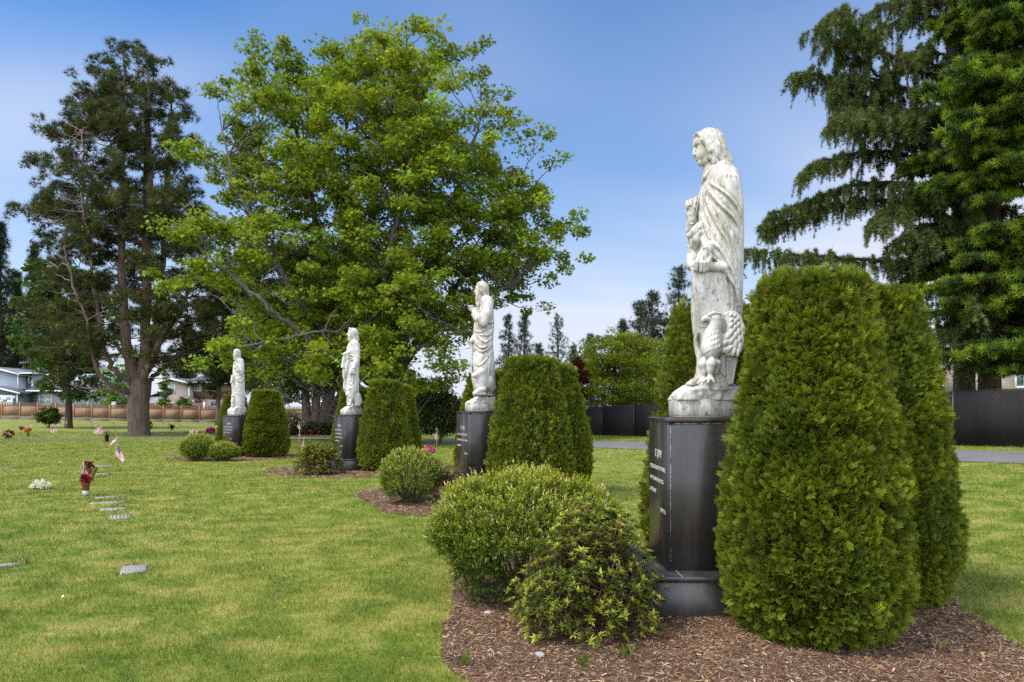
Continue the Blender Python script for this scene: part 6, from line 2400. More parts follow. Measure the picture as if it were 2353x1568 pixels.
def fir():
    d = 25.0
    b = pv(2275, 900, d)
    b[2] = gz(b[0], d)
    r = thing('fir_tree', 'tall fir with bright green branch tips at the right edge in front of the cedar', 'tree', b)
    o = lambda x, y, dy=0.0: np.array([pv(x, y, d)[0], d + dy, pv(x, y, d)[2]]) - b
    c6 = lambda x, y, dy=0.0: o(1666 + x * .4395, y * .4395, dy)
    S = Skeleton()
    S.limb([(0, 0, -.4), (0, 0, 4), (.2, 0, 12), (.3, 0, 22)], .42, .12, 12, 6, 0, .3)
    tips = [(1130, 290), (1280, 300), (1240, 460), (1020, 490), (960, 590), (840, 640), (1160, 745), (950, 770), (860, 860), (1080, 850), (1290, 950), (1240, 1110), (1130, 1290), (1150, 1140), (1390, 1330), (1420, 1450), (1440, 180), (1480, 500), (1440, 700), (1470, 880),
            (1100, 60), (1250, 20), (1400, 60), (1350, 420), (1330, 640), (1230, 880), (1350, 1090), (1300, 1240), (1480, 1250), (1500, 1060), (1500, 330), (1060, 180), (1200, 180), (1250, 620), (1380, 800), (1160, 1010), (1450, 1560), (1330, 1520), (1540, 1400), (1180, 560)]
    sub = []
    for (x, y) in tips:
        tip = c6(x, y, rng.uniform(-4.2, -1.2))
        st = np.array([.02 * tip[2], 0, tip[2] + rng.uniform(.4, 1.4)])
        m = st * .45 + tip * .55 + np.array([0, 0, -.15])
        sub.append((S.limb([st, m, tip], .07, .018, 6, 6, .02), 1.0))
    for k in range(160):
        z = rng.uniform(3.2, 21) if k < 120 else rng.uniform(2.6, 7.5)
        a = rng.uniform(0, 6.28) if k < 120 else rng.uniform(-2.9, .2)
        L = rng.uniform(3.2, 4.8) * (1 - z / 34)
        st = np.array([.02 * z, 0, z])
        sub.append((S.limb([st, st + np.array([math.cos(a) * L * .55, math.sin(a) * L * .55, -.35]), st + np.array([math.cos(a) * L, math.sin(a) * L, -.45])], .06, .015, 6, 6, .03), 1.0))
    C, D, T = [], [], []
    for P, w in sub:
        n = len(P)
        for j in range(18):
            s = .30 + .70 * (j + rng.random()) / 18
            i = min(int(s * (n - 1)), n - 2)
            Td = norm((P[i + 1] - P[i])[None])[0]
            side = norm(np.array([[-Td[1], Td[0], 0]]))[0] * (1 if j % 2 else -1)
            l = rng.uniform(.45, .95) * (1.25 - .7 * s)
            e = P[i] + (Td * .6 + side * .8) * l + np.array([0, 0, rng.normal(-.02, .06)])
            S.mb.tube([P[i], (P[i] + e) / 2 + np.array([0, 0, .02]), e], [.012, .009, .005], 4, None, False)
            m = max(3, int(l / .10))
            for q in range(m + 1):
                u = (q + .3) / m
                for rep in range(3):
                    C.append(P[i] * (1 - u) + e * u + rng.normal(0, .03, 3))
                    D.append((e - P[i]) / l + np.array([0, 0, .35]) + rng.normal(0, .35, 3))
                    T.append(u + rng.normal(0, .12))
        for q in range(22):
            u = .35 + .65 * q / 22
            i = min(int(u * (n - 1)), n - 2)
            C.append(P[i] + rng.normal(0, .04, 3))
            D.append(P[i + 1] - P[i] + np.array([0, 0, .1]))
            T.append(u)
    C, D, T = np.array(C), np.array(D), np.array(T)
    n = len(C)
    X, Y, Z = frames(D, rng.uniform(0, 6.28, n))
    s = (.185 * np.exp(rng.normal(0, .2, n)))[:, None]
    g = np.clip((T - .62) / .3, 0, 1)[:, None] * (rng.random((n, 1)) < .85)
    col = vary((.056, .098, .022), n, .25) * (1 - g) + vary((.17, .25, .022), n, .2) * g
    mb = MB()
    mb.scatter(TUFT_W, TUFT_F, C, X * s, Y * s, Z * s, np.clip(col, .003, .5))
    mb.build('crown', M['needle'], r)
    S.mb.build('trunk', M['bark_dark'], r, True)


fir()

# ------------------------------------------------------------------ fences and houses
def wood_mat(name, c0, c1):
    m, nt, bs = mat_new(name)
    v = coords(nt, 'Object', (6.8, 6.8, .35))
    n = noise(nt, v, 1.0, 3, 0.6)
    c = ramp(nt, n, [(0.25, c0), (0.75, c1)])
    # board joints every 14 cm along X
    sx = nt.nodes.new('ShaderNodeSeparateXYZ')
    nt.links.new(coords(nt, 'Object'), sx.inputs[0])
    fr = mth(nt, 'FRACT', mth(nt, 'MULTIPLY', sx.outputs[0], 7.1))
    j = mth(nt, 'LESS_THAN', fr, 0.10)
    c = mixc(nt, mth(nt, 'MULTIPLY', j, 0.55), c, (0.03, 0.018, 0.012))
    nt.links.new(c, bs.inputs['Base Color'])
    bs.inputs['Roughness'].default_value = 0.8
    return m


M['board'] = wood_mat('fence_board', (0.16, 0.085, 0.05), (0.30, 0.175, 0.11))
M['post'] = plain('fence_post', (0.34, 0.165, 0.075), 0.75, var=.2)
M['rail'] = plain('fence_rail', (0.20, 0.11, 0.07), 0.8, var=.2)


def stone_mat():
    m, nt, bs = mat_new('stone_wall')
    b = nt.nodes.new('ShaderNodeTexBrick')
    b.inputs['Scale'].default_value = 2.2
    b.inputs['Mortar Size'].default_value = 0.03
    b.inputs['Color1'].default_value = (.12, .105, .088, 1)
    b.inputs['Color2'].default_value = (.19, .165, .14, 1)
    b.inputs['Mortar'].default_value = (.06, .052, .045, 1)
    tc = coords(nt, 'Object', (1, 1, 1), (RAD(90), 0, 0))
    nt.links.new(tc, b.inputs[0])
    n = noise(nt, coords(nt, 'Object'), 5, 4)
    c = mixc(nt, 0.6, b.outputs[0], ramp(nt, n, [(0.3, 0.55), (0.7, 1.15)]), 'MULTIPLY')
    nt.links.new(c, bs.inputs['Base Color'])
    bs.inputs['Roughness'].default_value = 0.9
    return m


M['stone'] = stone_mat()

# brown wooden fence with open lattice top on a low stone wall
FX = np.arange(-76, -6, 2.42)
FY = 92.0
fz_b = lambda X: np.interp(X, [-76, -69, -53, -40, -5], [.78, .66, .26, .08, .0])
froot = thing('wooden_fence', 'long brown board fence with lattice top and tan posts on a low stone wall', 'fence', (0, FY, 0))
mw = MB()
for i in range(len(FX) - 1):
    x0, x1 = FX[i], FX[i + 1]
    z0, z1 = fz_b(x0), fz_b(x1)
    g0, g1 = float(gz(x0, FY)) - .4, float(gz(x1, FY)) - .4
    P = np.array([[x0, -.2, g0], [x1, -.2, g1], [x1, .25, g1], [x0, .25, g0], [x0, -.2, z0], [x1, -.2, z1], [x1, .25, z1], [x0, .25, z0]])
    mw.add(P, np.array([[0, 3, 2, 1], [4, 5, 6, 7], [0, 1, 5, 4], [1, 2, 6, 5], [2, 3, 7, 6], [3, 0, 4, 7]]))
mw.build('stone_base', M['stone'], froot)
for i in range(len(FX) - 1):
    x0, x1 = FX[i] + .075, FX[i + 1] - .075
    z = (fz_b(x0) + fz_b(x1)) / 2 + .05
    mb = MB()
    mb.box((x0, -.02, z), (x1, .02, z + 1.38))
    mb.build('board_panel', M['board'], froot)
    mb = MB()
    mb.box((x0, -.05, z + 1.382), (x1, .05, z + 1.45))
    mb.box((x0, -.05, z + 1.70), (x1, .05, z + 1.77))
    for q in np.linspace(x0 + .2, x1 - .2, 9):
        mb.box((q - .03, -.03, z + 1.451), (q + .03, .03, z + 1.699))
    mb.build('lattice', M['rail'], froot)
for x in FX:
    z = fz_b(x)
    mb = MB()
    mb.bbox((x - .074, -.08, z + .002), (x + .074, .08, z + 1.92), .012)
    mb.bbox((x - .095, -.10, z + 1.922), (x + .095, .10, z + 1.98), .015)
    mb.build('post', M['post'], froot)


# black chain link fence with privacy slats along the road at the right
def slat_mat():
    m, nt, bs = mat_new('black_slats')
    sx = nt.nodes.new('ShaderNodeSeparateXYZ')
    uv = nt.nodes.new('ShaderNodeTexCoord')
    nt.links.new(uv.outputs['UV'], sx.inputs[0])
    a = mth(nt, 'SINE', mth(nt, 'MULTIPLY', mth(nt, 'ADD', sx.outputs[0], mth(nt, 'MULTIPLY', sx.outputs[1], 0.45)), 70))
    b = mth(nt, 'SINE', mth(nt, 'MULTIPLY', mth(nt, 'SUBTRACT', sx.outputs[0], mth(nt, 'MULTIPLY', sx.outputs[1], 0.45)), 70))
    k = mth(nt, 'MAXIMUM', a, b)
    c = ramp(nt, k, [(0.55, (0.010, 0.009, 0.009)), (0.95, (0.024, 0.022, 0.022))])
    n = noise(nt, wpos(nt, (3, 3, .3)), 1.2, 3)
    c = mixc(nt, 0.5, c, ramp(nt, n, [(0.3, 0.7), (0.7, 1.4)]), 'MULTIPLY')
    nt.links.new(c, bs.inputs['Base Color'])
    bs.inputs['Roughness'].default_value = 0.85
    bs.inputs['Specular IOR Level'].default_value = 0.2
    return m


M['slat'] = slat_mat()
M['black_metal'] = plain('black_metal', (0.02, 0.02, 0.02), 0.4)
BF = catmull([(2.2, 47.5), (6.4, 41.0), (10.6, 32.4), (15.0, 22.9), (17.2, 18.4), (22, 9.5)], 40)
seg = np.concatenate([[0], np.cumsum(np.linalg.norm(np.diff(BF, axis=0), axis=1))])
ns = int(seg[-1] / 2.9)
BP = np.column_stack([np.interp(np.linspace(0, seg[-1], ns + 1), seg, BF[:, 0]), np.interp(np.linspace(0, seg[-1], ns + 1), seg, BF[:, 1])])
broot = thing('slatted_fence', 'tall black chain link fence with black slats along the road at the right', 'fence', (BP[0][0], BP[0][1], 0))
for i in range(ns):
    a, b = BP[i] - BP[0], BP[i + 1] - BP[0]
    za, zb = float(gz(*BP[i])), float(gz(*BP[i + 1]))
    mb = MB()
    n = norm(np.array([[-(b - a)[1], (b - a)[0]]]))[0] * .018
    P = np.array([[a[0], a[1], za + .04], [b[0], b[1], zb + .04], [b[0], b[1], zb + 1.80], [a[0], a[1], za + 1.80]])
    Q = P + np.array([n[0], n[1], 0])
    P = P - np.array([n[0], n[1], 0])
    L = np.linalg.norm(b - a)
    mb.add(np.vstack([P, Q]), np.array([[0, 1, 2, 3], [5, 4, 7, 6], [0, 4, 5, 1], [3, 2, 6, 7], [0, 3, 7, 4], [1, 5, 6, 2]]))
    uv = np.array([[0, 0], [L, 0], [L, 1.76], [0, 1.76]] * 2)
    mb.build('slat_panel', M['slat'], broot, uv=uv)
    mb = MB()
    mb.tube([(a[0], a[1], za + 1.83), (b[0], b[1], zb + 1.83)], .024, 8)
    mb.build('top_rail', M['black_metal'], broot)
for i in range(ns + 1):
    a = BP[i] - BP[0]
    za = float(gz(*BP[i]))
    mb = MB()
    mb.tube([(a[0], a[1], za - .2), (a[0], a[1], za + 1.86)], .036, 8)
    mb.tube([(a[0], a[1], za + 1.861), (a[0], a[1], za + 1.90)], [.044, .02], 8)
    mb.build('post', M['black_metal'], broot)


# ---- houses
def siding_mat(name, col, vert=False):
    m, nt, bs = mat_new(name)
    sx = nt.nodes.new('ShaderNodeSeparateXYZ')
    nt.links.new(coords(nt, 'Object'), sx.inputs[0])
    fr = mth(nt, 'FRACT', mth(nt, 'MULTIPLY', sx.outputs[0 if vert else 2], 3.0 if vert else 5.2))
    j = mth(nt, 'LESS_THAN', fr, 0.13)
    n = noise(nt, coords(nt, 'Object'), 1.3, 3)
    c = mixc(nt, mth(nt, 'MULTIPLY', j, 0.38), ramp(nt, n, [(0.3, tuple(np.array(col) * .92)), (0.7, tuple(np.array(col) * 1.06))]), tuple(np.array(col) * .45))
    nt.links.new(c, bs.inputs['Base Color'])
    bs.inputs['Roughness'].default_value = 0.7
    return m


M['sid_blue'] = siding_mat('siding_blue', (.32, .36, .44))
M['bb_dark'] = siding_mat('board_batten_dark', (.10, .125, .165), True)
M['sid_tan'] = siding_mat('siding_tan', (.42, .34, .29))
M['sid_brown'] = siding_mat('siding_brown', (.21, .115, .075))
M['white'] = plain('white_trim', (.78, .78, .78), .5, var=.04)
M['roof'] = plain('roof_shingle', (.085, .085, .10), .9, var=.25, scale=3)
M['sid_white'] = siding_mat('siding_white', (.70, .70, .70))
m_, nt_, bs_ = mat_new('window_glass')
bs_.inputs['Base Color'].default_value = (.10, .15, .15, 1)
bs_.inputs['Roughness'].default_value = .08
M['glass'] = m_
m_, nt_, bs_ = mat_new('window_blind')
bs_.inputs['Base Color'].default_value = (.36, .46, .44, 1)
bs_.inputs['Roughness'].default_value = .25
M['blind'] = m_


class House:
    def __init__(self, name, label, d, px0, py0):
        self.d = d
        self.b = px(px0, py0, d)
        self.r = thing(name, label, 'house', self.b)

    def at(self, x, y):                            # 1024-frame pixel -> local x, z on the front plane
        q = px(x, y, self.d) - self.b
        return q[0], q[2]

    def wall(self, x0, y0, x1, y1, dep, mat, y=0.0, name='wall'):
        a, zb = self.at(x0, y1)
        b, zt = self.at(x1, y0)
        mb = MB()
        mb.box((a, y, zb), (b, y + dep, zt))
        return mb.build(name, mat, self.r)

    def gable(self, x0, x1, xa, yb, ya, dep, mat, y=0.0, name='gable'):
        a, zb = self.at(x0, yb)
        b, _ = self.at(x1, yb)
        c, zt = self.at(xa, ya)
        mb = MB()
        mb.poly([(a, y, zb), (b, y, zb), (c, y, zt)], (0, dep, 0))
        return mb.build(name, mat, self.r)

    def slope(self, x0, y0, x1, y1, dep, y=-.4, th=.22, name='roof', trim=True):   # roof slab running from eave to ridge
        a, z0 = self.at(x0, y0)
        b, z1 = self.at(x1, y1)
        mb = MB()
        mb.poly([(a, y, z0), (b, y, z1), (b, y, z1 + th), (a, y, z0 + th)], (0, dep, 0))
        o = mb.build(name, M['roof'], self.r)
        if trim:
            mb = MB()
            mb.poly([(a, y - .06, z0 - .10), (b, y - .06, z1 - .10), (b, y - .06, z1 + th - .08), (a, y - .06, z0 + th - .08)], (0, .057, 0))
            mb.build('fascia', M['white'], o)
        return o

    def roofplane(self, x0, x1, yb, yt, back):       # roof seen along the eaves
        a, zb = self.at(x0, yb)
        b, zt = self.at(x1, yt)
        mb = MB()
        mb.poly([(a, -.5, zb), (a, back, zt), (a, back, zt + .2), (a, -.5, zb + .2)], (b - a, 0, 0))
        o = mb.build('roof', M['roof'], self.r)
        mb = MB()
        mb.box((a, -.58, zb - .02), (b, -.502, zb + .14))
        mb.build('gutter', M['white'], o)
        return o

    def window(self, x0, y0, x1, y1, y=0.0, mull=1, glass='blind', bars=0):
        a, zb = self.at(x0, y1)
        b, zt = self.at(x1, y0)
        t = .14
        mb = MB()
        mb.box((a - t, y - .08, zb - t), (a, y - .001, zt + t))
        mb.box((b, y - .08, zb - t), (b + t, y - .001, zt + t))
        mb.box((a, y - .08, zt), (b, y - .001, zt + t))
        mb.box((a, y - .08, zb - t), (b, y - .001, zb))
        for k in range(mull):
            q = a + (b - a) * (k + 1) / (mull + 1)
            mb.box((q - .05, y - .07, zb), (q + .05, y - .001, zt))
        for k in range(bars):
            q = zb + (zt - zb) * (k + 1) / (bars + 1)
            mb.box((a, y - .065, q - .03), (b, y - .002, q + .03))
        w = mb.build('window', M['white'], self.r)
        mb = MB()
        mb.box((a, y - .03, zb), (b, y - .004, zt))
        mb.build('pane', M[glass], w)
        return w

    def trim(self, x, y0, y1, w=.16, y=0.0):
        a, zb = self.at(x, y1)
        _, zt = self.at(x, y0)
        mb = MB()
        mb.box((a - w / 2, y - .05, zb), (a + w / 2, y - .003, zt))
        return mb.build('corner_trim', M['white'], self.r)


# zoom picture (0,1400,500,1800 at 3.92) -> 1024 frame
zx = lambda x: x / 3.92 / 4
zy = lambda y: (1400 + y / 3.92) / 4
h = House('blue_house', 'blue grey two storey house with white garage door behind the wooden fence', 108, 0, 412)
h.wall(zx(-620), zy(330), zx(285), zy(960), 9, M['sid_blue'])
h.gable(zx(-620), zx(285), zx(-80), zy(330), zy(268), 9, M['sid_blue'])
h.slope(zx(350), zy(390), zx(-60), zy(282), 11, -.6)
h.slope(zx(-680), zy(390), zx(-60), zy(282), 11, -.6)
h.trim(zx(282), zy(395), zy(620))
h.wall(zx(300), zy(395), zx(440), zy(960), 6, M['bb_dark'], 1.6)
h.window(zx(345), zy(415), zx(405), zy(500), 1.6, 0, 'glass')
h.roofplane(zx(340), zx(640), zy(372), zy(278), 7.5)
h.wall(zx(-400), zy(680), zx(455), zy(960), 4, M['bb_dark'], -2.6)
h.gable(zx(-330), zx(520), zx(100), zy(690), zy(600), 3.9, M['bb_dark'], -2.55)
h.slope(zx(530), zy(688), zx(100), zy(588), 4.4, -3.0)
h.slope(zx(-340), zy(688), zx(100), zy(588), 4.4, -3.0)
h.trim(zx(458), zy(695), zy(850), .18, -2.6)
g_a, g_zb = h.at(zx(-160), zy(960))
g_b, g_zt = h.at(zx(395), zy(712))
mb = MB()
mb.box((g_a, -2.68, g_zb), (g_b, -2.605, g_zt))
gd = mb.build('garage_door', M['white'], h.r)
for x0 in (-140, 0 - 10, 128, 265):
    mb = MB()
    for k in range(4):
        for q in range(2):
            a, zb_ = h.at(zx(x0 + k * 25), zy(782 - q * 20))
            b, zt_ = h.at(zx(x0 + 19 + k * 25), zy(766 - q * 20))
            mb.box((a, -2.70, zb_), (b, -2.682, zt_))
    mb.build('window', M['glass'], gd)
mb = MB()
a, zb_ = h.at(zx(412), zy(762))
b, zt_ = h.at(zx(432), zy(722))
mb.bbox((a, -2.8, zb_), (b, -2.6, zt_), .03)
mb.build('wall_lamp', M['white'], h.r)
h.wall(zx(445), zy(370), zx(1640), zy(960), 7, M['sid_blue'], .8)
h.window(zx(565), zy(715), zx(750), zy(850), .8, 1, 'blind', 1)
h.trim(zx(452), zy(470), zy(660), .2, .8)
h.trim(zx(1328), zy(640), zy(900), .22, .8)
h.trim(zx(1630), zy(640), zy(900), .22, .8)
h.roofplane(zx(440), zx(1680), zy(650), zy(400), 5)
h.window(zx(980), zy(760), zx(1060), zy(900), .8, 0, 'glass')
for x0 in (248, 312):
    a, zb_ = h.at(zx(x0), zy(276))
    mb = MB()
    mb.tube([(a, 5.2, zb_ - .6), (a, 5.2, zb_ + .05)], .06, 8)
    mb.lathe([(.02, .0), (.16, .02), (.18, .12), (.10, .24), (0, .27)], 10, None, (a, 5.2, zb_))
    mb.build('roof_vent', M['white'], h.r)

# tan house: picture (0,1200,1024,2000 at 1.96)
zx = lambda x: x / 1.96 / 4
zy = lambda y: (1200 + y / 1.96) / 4
h = House('tan_house', 'tan two storey house with a brown wing right of the huge pine trunk', 106, 170, 412)
h.wall(zx(1240), zy(655), zx(1486), zy(930), 9, M['sid_tan'])
h.gable(zx(1240), zx(1486), zx(1345), zy(655), zy(628), 9, M['sid_tan'])
h.slope(zx(1225), zy(655), zx(1345), zy(618), 11, -.6)
h.slope(zx(1500), zy(655), zx(1345), zy(618), 11, -.6)
h.trim(zx(1482), zy(655), zy(860), .2)
h.trim(zx(1256), zy(655), zy(860), .2)
h.window(zx(1282), zy(664), zx(1367), zy(726), 0, 1, 'blind', 1)
h.window(zx(1322), zy(808), zx(1366), zy(870), 0, 0, 'blind')
h.wall(zx(1490), zy(655), zx(1720), zy(770), 7, M['sid_brown'], 1.2)
h.wall(zx(1490), zy(770), zx(1720), zy(930), 7, M['sid_tan'], 1.4)
h.window(zx(1500), zy(662), zx(1545), zy(708), 1.2, 0, 'blind')
h.window(zx(1600), zy(662), zx(1660), zy(708), 1.2, 0, 'blind')
h.roofplane(zx(1440), zx(1760), zy(650), zy(590), 6)
h.slope(zx(1480), zy(765), zx(1560), zy(800), 5, -1.5)
h.wall(zx(1492), zy(800), zx(1530), zy(900), .3, M['glass'], -.0, 'door')
h.trim(zx(1600), zy(800), zy(900), .3, 0.0)
h.window(zx(1620), zy(795), zx(1670), zy(830), 1.4, 0, 'glass')

# small grey lean-to roof between the pine and the tan house
h = House('shed', 'small pale slatted shed just left of the tan house', 104, 150, 412)
h.wall(zx(1155), zy(760), zx(1236), zy(930), 3, M['sid_white'])
h.slope(zx(1140), zy(758), zx(1242), zy(728), 3.6, -.3)

# white house seen between the reddish trunks: picture (1000,1350,1400,1800 at 3.485)
zx = lambda x: (1000 + x / 3.485) / 4
zy = lambda y: (1350 + y / 3.485) / 4
h = House('white_house', 'white house glimpsed between the dark trunks left of the lion statue', 112, 310, 412)
h.wall(zx(700), zy(900), zx(1350), zy(1040), 8, M['sid_white'])
h.roofplane(zx(680), zx(1370), zy(895), zy(830), 5)
h.window(zx(1085), zy(935), zx(1120), zy(965), 0, 0, 'glass')
h.window(zx(930), zy(935), zx(965), zy(965), 0, 0, 'glass')
h.window(zx(820), zy(930), zx(850), zy(965), 0, 0, 'glass')
# tan bungalow far right
h = House('tan_bungalow', 'low tan house glimpsed under the fir at the right edge', 46, 1012, 395)
h.wall(1000, 362, 1080, 398, 6, M['sid_tan'])
h.roofplane(994, 1090, 362, 345, 4)
h.window(1016, 372, 1032, 386, 0, 1, 'glass')

# inner brown fence between the houses
mb = MB()
ir = thing('inner_fence', 'plain brown board fence between the blue house and the tan house', 'fence', (-53, 99, 0))
mb.box((-4, -.03, .2), (8.2, .03, 2.45))
mb.build('board_panel', M['board'], ir)
for q in (-2, 1.5, 5, 8.2):
    mb = MB()
    mb.bbox((q - .07, -.12, .1), (q + .07, -.032, 2.75), .01)
    mb.build('post', M['post'], ir)

# row of small golden plants behind the lattice
mb = MB()
for x in np.arange(-74, -24, .55):
    if fnoise(np.array([[x * .35, 0, 0]]), 3, 2)[0] > .46:
        n = 46
        c = np.array([x, 93.6, fz_b(x) + 1.25])
        leaves(mb, c[None], n, .34, .34, .16, (.34, .38, .03), .6, 0, .2, .1, None, LANCE, .5)
tag(mb.build('golden_hedge', M['leaf'], None), 'low golden leaved hedge showing through the fence lattice', 'hedge', None, 'thing')


# signs behind the fence
def signpost(name, label, x, y0, y1, yg, d, w, hgt, octa, cat):
    p = px(x, yg, d)
    r = thing(name, label, cat, p)
    z1 = px(x, y0, d)[2] - p[2]
    mb = MB()
    mb.tube([(0, .03, -.3), (0, .03, z1 - .05)], .03, 8)
    mb.build('post', M['grey_metal'], r)
    mb = MB()
    if octa:
        a = np.arange(8) * math.pi / 4 + math.pi / 8
        mb.poly(np.column_stack([np.cos(a) * w, np.zeros(8), np.sin(a) * w + z1 - w]), (0, .012, 0))
    else:
        mb.box((-w / 2, -.01, z1 - hgt), (w / 2, .002, z1))
    mb.build('panel', M['grey_metal'] if octa else M['white'], r)
    if not octa:
        mb = MB()
        for q in range(3):
            mb.box((-w * .36, -.0125, z1 - hgt * (.25 + .22 * q) - .03), (w * .36, -.0102, z1 - hgt * (.25 + .22 * q) + .03))
        mb.build('lettering', M['sign_red'], r)


M['grey_metal'] = plain('grey_metal', (.33, .34, .35), .45, .6)
M['sign_red'] = plain('sign_print', (.40, .22, .24), .6)
signpost('octagonal_sign', 'grey back of an octagonal sign in front of the garage door', 4.9, 397.2, 405, 412, 97, .36, .5, True, 'sign')
signpost('notice_sign', 'small white notice sign on a post left of the huge pine trunk', 113.7, 401.6, 406, 411, 96, .62, .92, False, 'sign')

# ------------------------------------------------------------------ flags on the graves
def flag_mat():
    m, nt, bs = mat_new('flag_cloth')
    uv = nt.nodes.new('ShaderNodeTexCoord')
    sx = nt.nodes.new('ShaderNodeSeparateXYZ')
    nt.links.new(uv.outputs['UV'], sx.inputs[0])
    u, v = sx.outputs[0], sx.outputs[1]
    st = mth(nt, 'MODULO', mth(nt, 'FLOOR', mth(nt, 'MULTIPLY', v, 13.0)), 2.0)
    c = mixc(nt, st, (0.40, 0.006, 0.02), (0.78, 0.76, 0.73))
    can = mth(nt, 'MULTIPLY', mth(nt, 'LESS_THAN', u, 0.40), mth(nt, 'GREATER_THAN', v, 0.4615))
    # rows of stars
    su = mth(nt, 'MULTIPLY', u, 15.0)
    sv = mth(nt, 'MULTIPLY', mth(nt, 'SUBTRACT', v, 0.4615), 9.3)
    row = mth(nt, 'MODULO', mth(nt, 'FLOOR', sv), 2.0)
    fu = mth(nt, 'SUBTRACT', mth(nt, 'FRACT', mth(nt, 'ADD', su, mth(nt, 'MULTIPLY', row, 0.5))), 0.5)
    fv = mth(nt, 'SUBTRACT', mth(nt, 'FRACT', sv), 0.5)
    r2 = mth(nt, 'ADD', mth(nt, 'MULTIPLY', fu, fu), mth(nt, 'MULTIPLY', fv, fv))
    star = mth(nt, 'LESS_THAN', r2, 0.05)
    cc = mixc(nt, star, (0.008, 0.011, 0.055), (0.7, 0.7, 0.7))
    c = mixc(nt, can, c, cc)
    nt.links.new(c, bs.inputs['Base Color'])
    bs.inputs['Roughness'].default_value = .75
    t = nt.nodes.new('ShaderNodeBsdfTranslucent')
    nt.links.new(c, t.inputs[0])
    mx = nt.nodes.new('ShaderNodeMixShader')
    mx.inputs[0].default_value = .08
    nt.links.new(bs.outputs[0], mx.inputs[1])
    nt.links.new(t.outputs[0], mx.inputs[2])
    nt.links.new(mx.outputs[0], nt.nodes['Material Output'].inputs[0])
    return m


M['flag'] = flag_mat()
M['dowel'] = plain('dowel', (.52, .36, .17), .6, var=.1)
M['gilt'] = plain('gilt', (.45, .30, .07), .35, .5)


def flag(label, base, top, corners, wave=.035, ph=0.0, prime=False):
    # base/top: staff ends; corners: (hoist top, hoist bottom, fly bottom, fly top) as points
    base, top = np.array(base), np.array(top)
    r = thing('grave_flag', label, 'flag', base, 0, 'small flags on the graves')
    mb = MB()
    mb.tube([(0, 0, -.03), top - base], .0055 if not prime else .006, 6)
    mb.build('staff', M['dowel'], r)
    mb = MB()
    t = top - base
    dz = t / np.linalg.norm(t)
    mb.tube([t, t + dz * .012, t + dz * .03, t + dz * .045], [.006, .011, .009, .001], 8)
    mb.build('finial', M['gilt'], r)
    a, b, c, d = [np.array(q) - base for q in corners]
    nu, nv = 19, 11
    U, V = np.meshgrid(np.linspace(0, 1, nu), np.linspace(0, 1, nv), indexing='ij')
    P = ((1 - U)[..., None] * ((1 - V)[..., None] * b + V[..., None] * a) + U[..., None] * ((1 - V)[..., None] * c + V[..., None] * d))
    n = np.cross(c - b, a - b)
    n = n / np.linalg.norm(n)
    w = wave * U * np.sin(U * 6.5 + V * 2.2 + ph) + wave * .6 * U * np.sin(U * 3.1 - V * 4 + ph * 2)
    P = P + w[..., None] * n + np.stack([0 * U, 0 * U, -.04 * U * (1 - U)], -1)
    mb = MB()
    mb.grid(P)
    o = mb.build('cloth', M['flag'], r, True, uv=np.stack([U, V], -1).reshape(-1, 2))
    return r


def fl(label, d, bs_, tp, hb, fb, ft, dy=(0, .1, .12, 0), wave=.03, ph=0.0):
    # positions given in 1024-frame pixels at distance d: staff base, staff top, hoist bottom, fly bottom, fly top
    B, T = px(*bs_, d), px(*tp, d)
    B[2] = float(gz(B[0], d)) - .01
    k = .03
    A = T - (T - B) * k
    o = [A, px(*hb, d), px(*fb, d), px(*ft, d)]
    for q, y in zip(o, (0, 0, dy[1], dy[2])):
        q[1] += y
    return flag(label, B, T, o, wave, ph)


z1 = lambda x, y: (x / 3.484 / 4, (1550 + y / 3.484) / 4)            # picture (0,1550) at 3.484
z2 = lambda x, y: ((400 + x / 3.484) / 4, (1550 + y / 3.484) / 4)    # picture (400,1550) at 3.484
z3 = lambda x, y: ((1000 + x / 3.485) / 4, (1350 + y / 3.485) / 4)
z4 = lambda x, y: ((1450 + x / 1.493) / 4, (1050 + y / 1.493) / 4)
fl('flag hanging limp behind the front red flower pot', 13.3, z1(1168, 1480), z1(1162, 1025), z1(1122, 1200), z1(1125, 1330), z1(1210, 1300), (0, .10, .14, 0), .02, 1.0)
fl('large flag on a slanted staff out on the open lawn', 21.2, z1(1543, 1110), z1(1650, 770), z1(1600, 930), z1(1690, 1050), z1(1732, 1010), (0, .05, .05, 0), .02, 0)
fl('flag blown to the left just behind the slanted flag', 25.5, z1(1590, 850), z1(1630, 660), z1(1610, 750), z1(1488, 835), z1(1560, 735), (0, .05, .06, 0), .02, 2)
fl('left flag of the three standing close together', 36, z1(1390, 690), z1(1330, 520), z1(1306, 640), z1(1366, 655), z1(1380, 575), (0, .04, .06, 0), .02, .5)
fl('paler rear flag of the three standing close together', 44, z1(1400, 620), z1(1397, 495), z1(1374, 568), z1(1388, 590), z1(1410, 540), (0, .04, .06, 0), .02, 1.5)
fl('right flag of the three standing close together', 37, z1(1395, 685), z1(1420, 535), z1(1374, 645), z1(1410, 640), z1(1444, 600), (0, .04, .06, 0), .02, 2.5)
fl('left flag of the pair in front of the mushroom shaped shrub', 44, z1(735, 660), z1(722, 540), z1(697, 620), z1(750, 640), z1(748, 585), (0, .04, .05, 0), .02, 0)
fl('right flag of the pair in front of the mushroom shaped shrub', 45, z1(798, 640), z1(772, 530), z1(750, 598), z1(790, 620), z1(792, 585), (0, .04, .05, 0), .02, 1)
fl('pale flag right of the mushroom shaped shrub stems', 60, z1(826, 585), z1(818, 475), z1(780, 520), z1(830, 540), z1(840, 505), (0, .04, .05, 0), .02, 2)
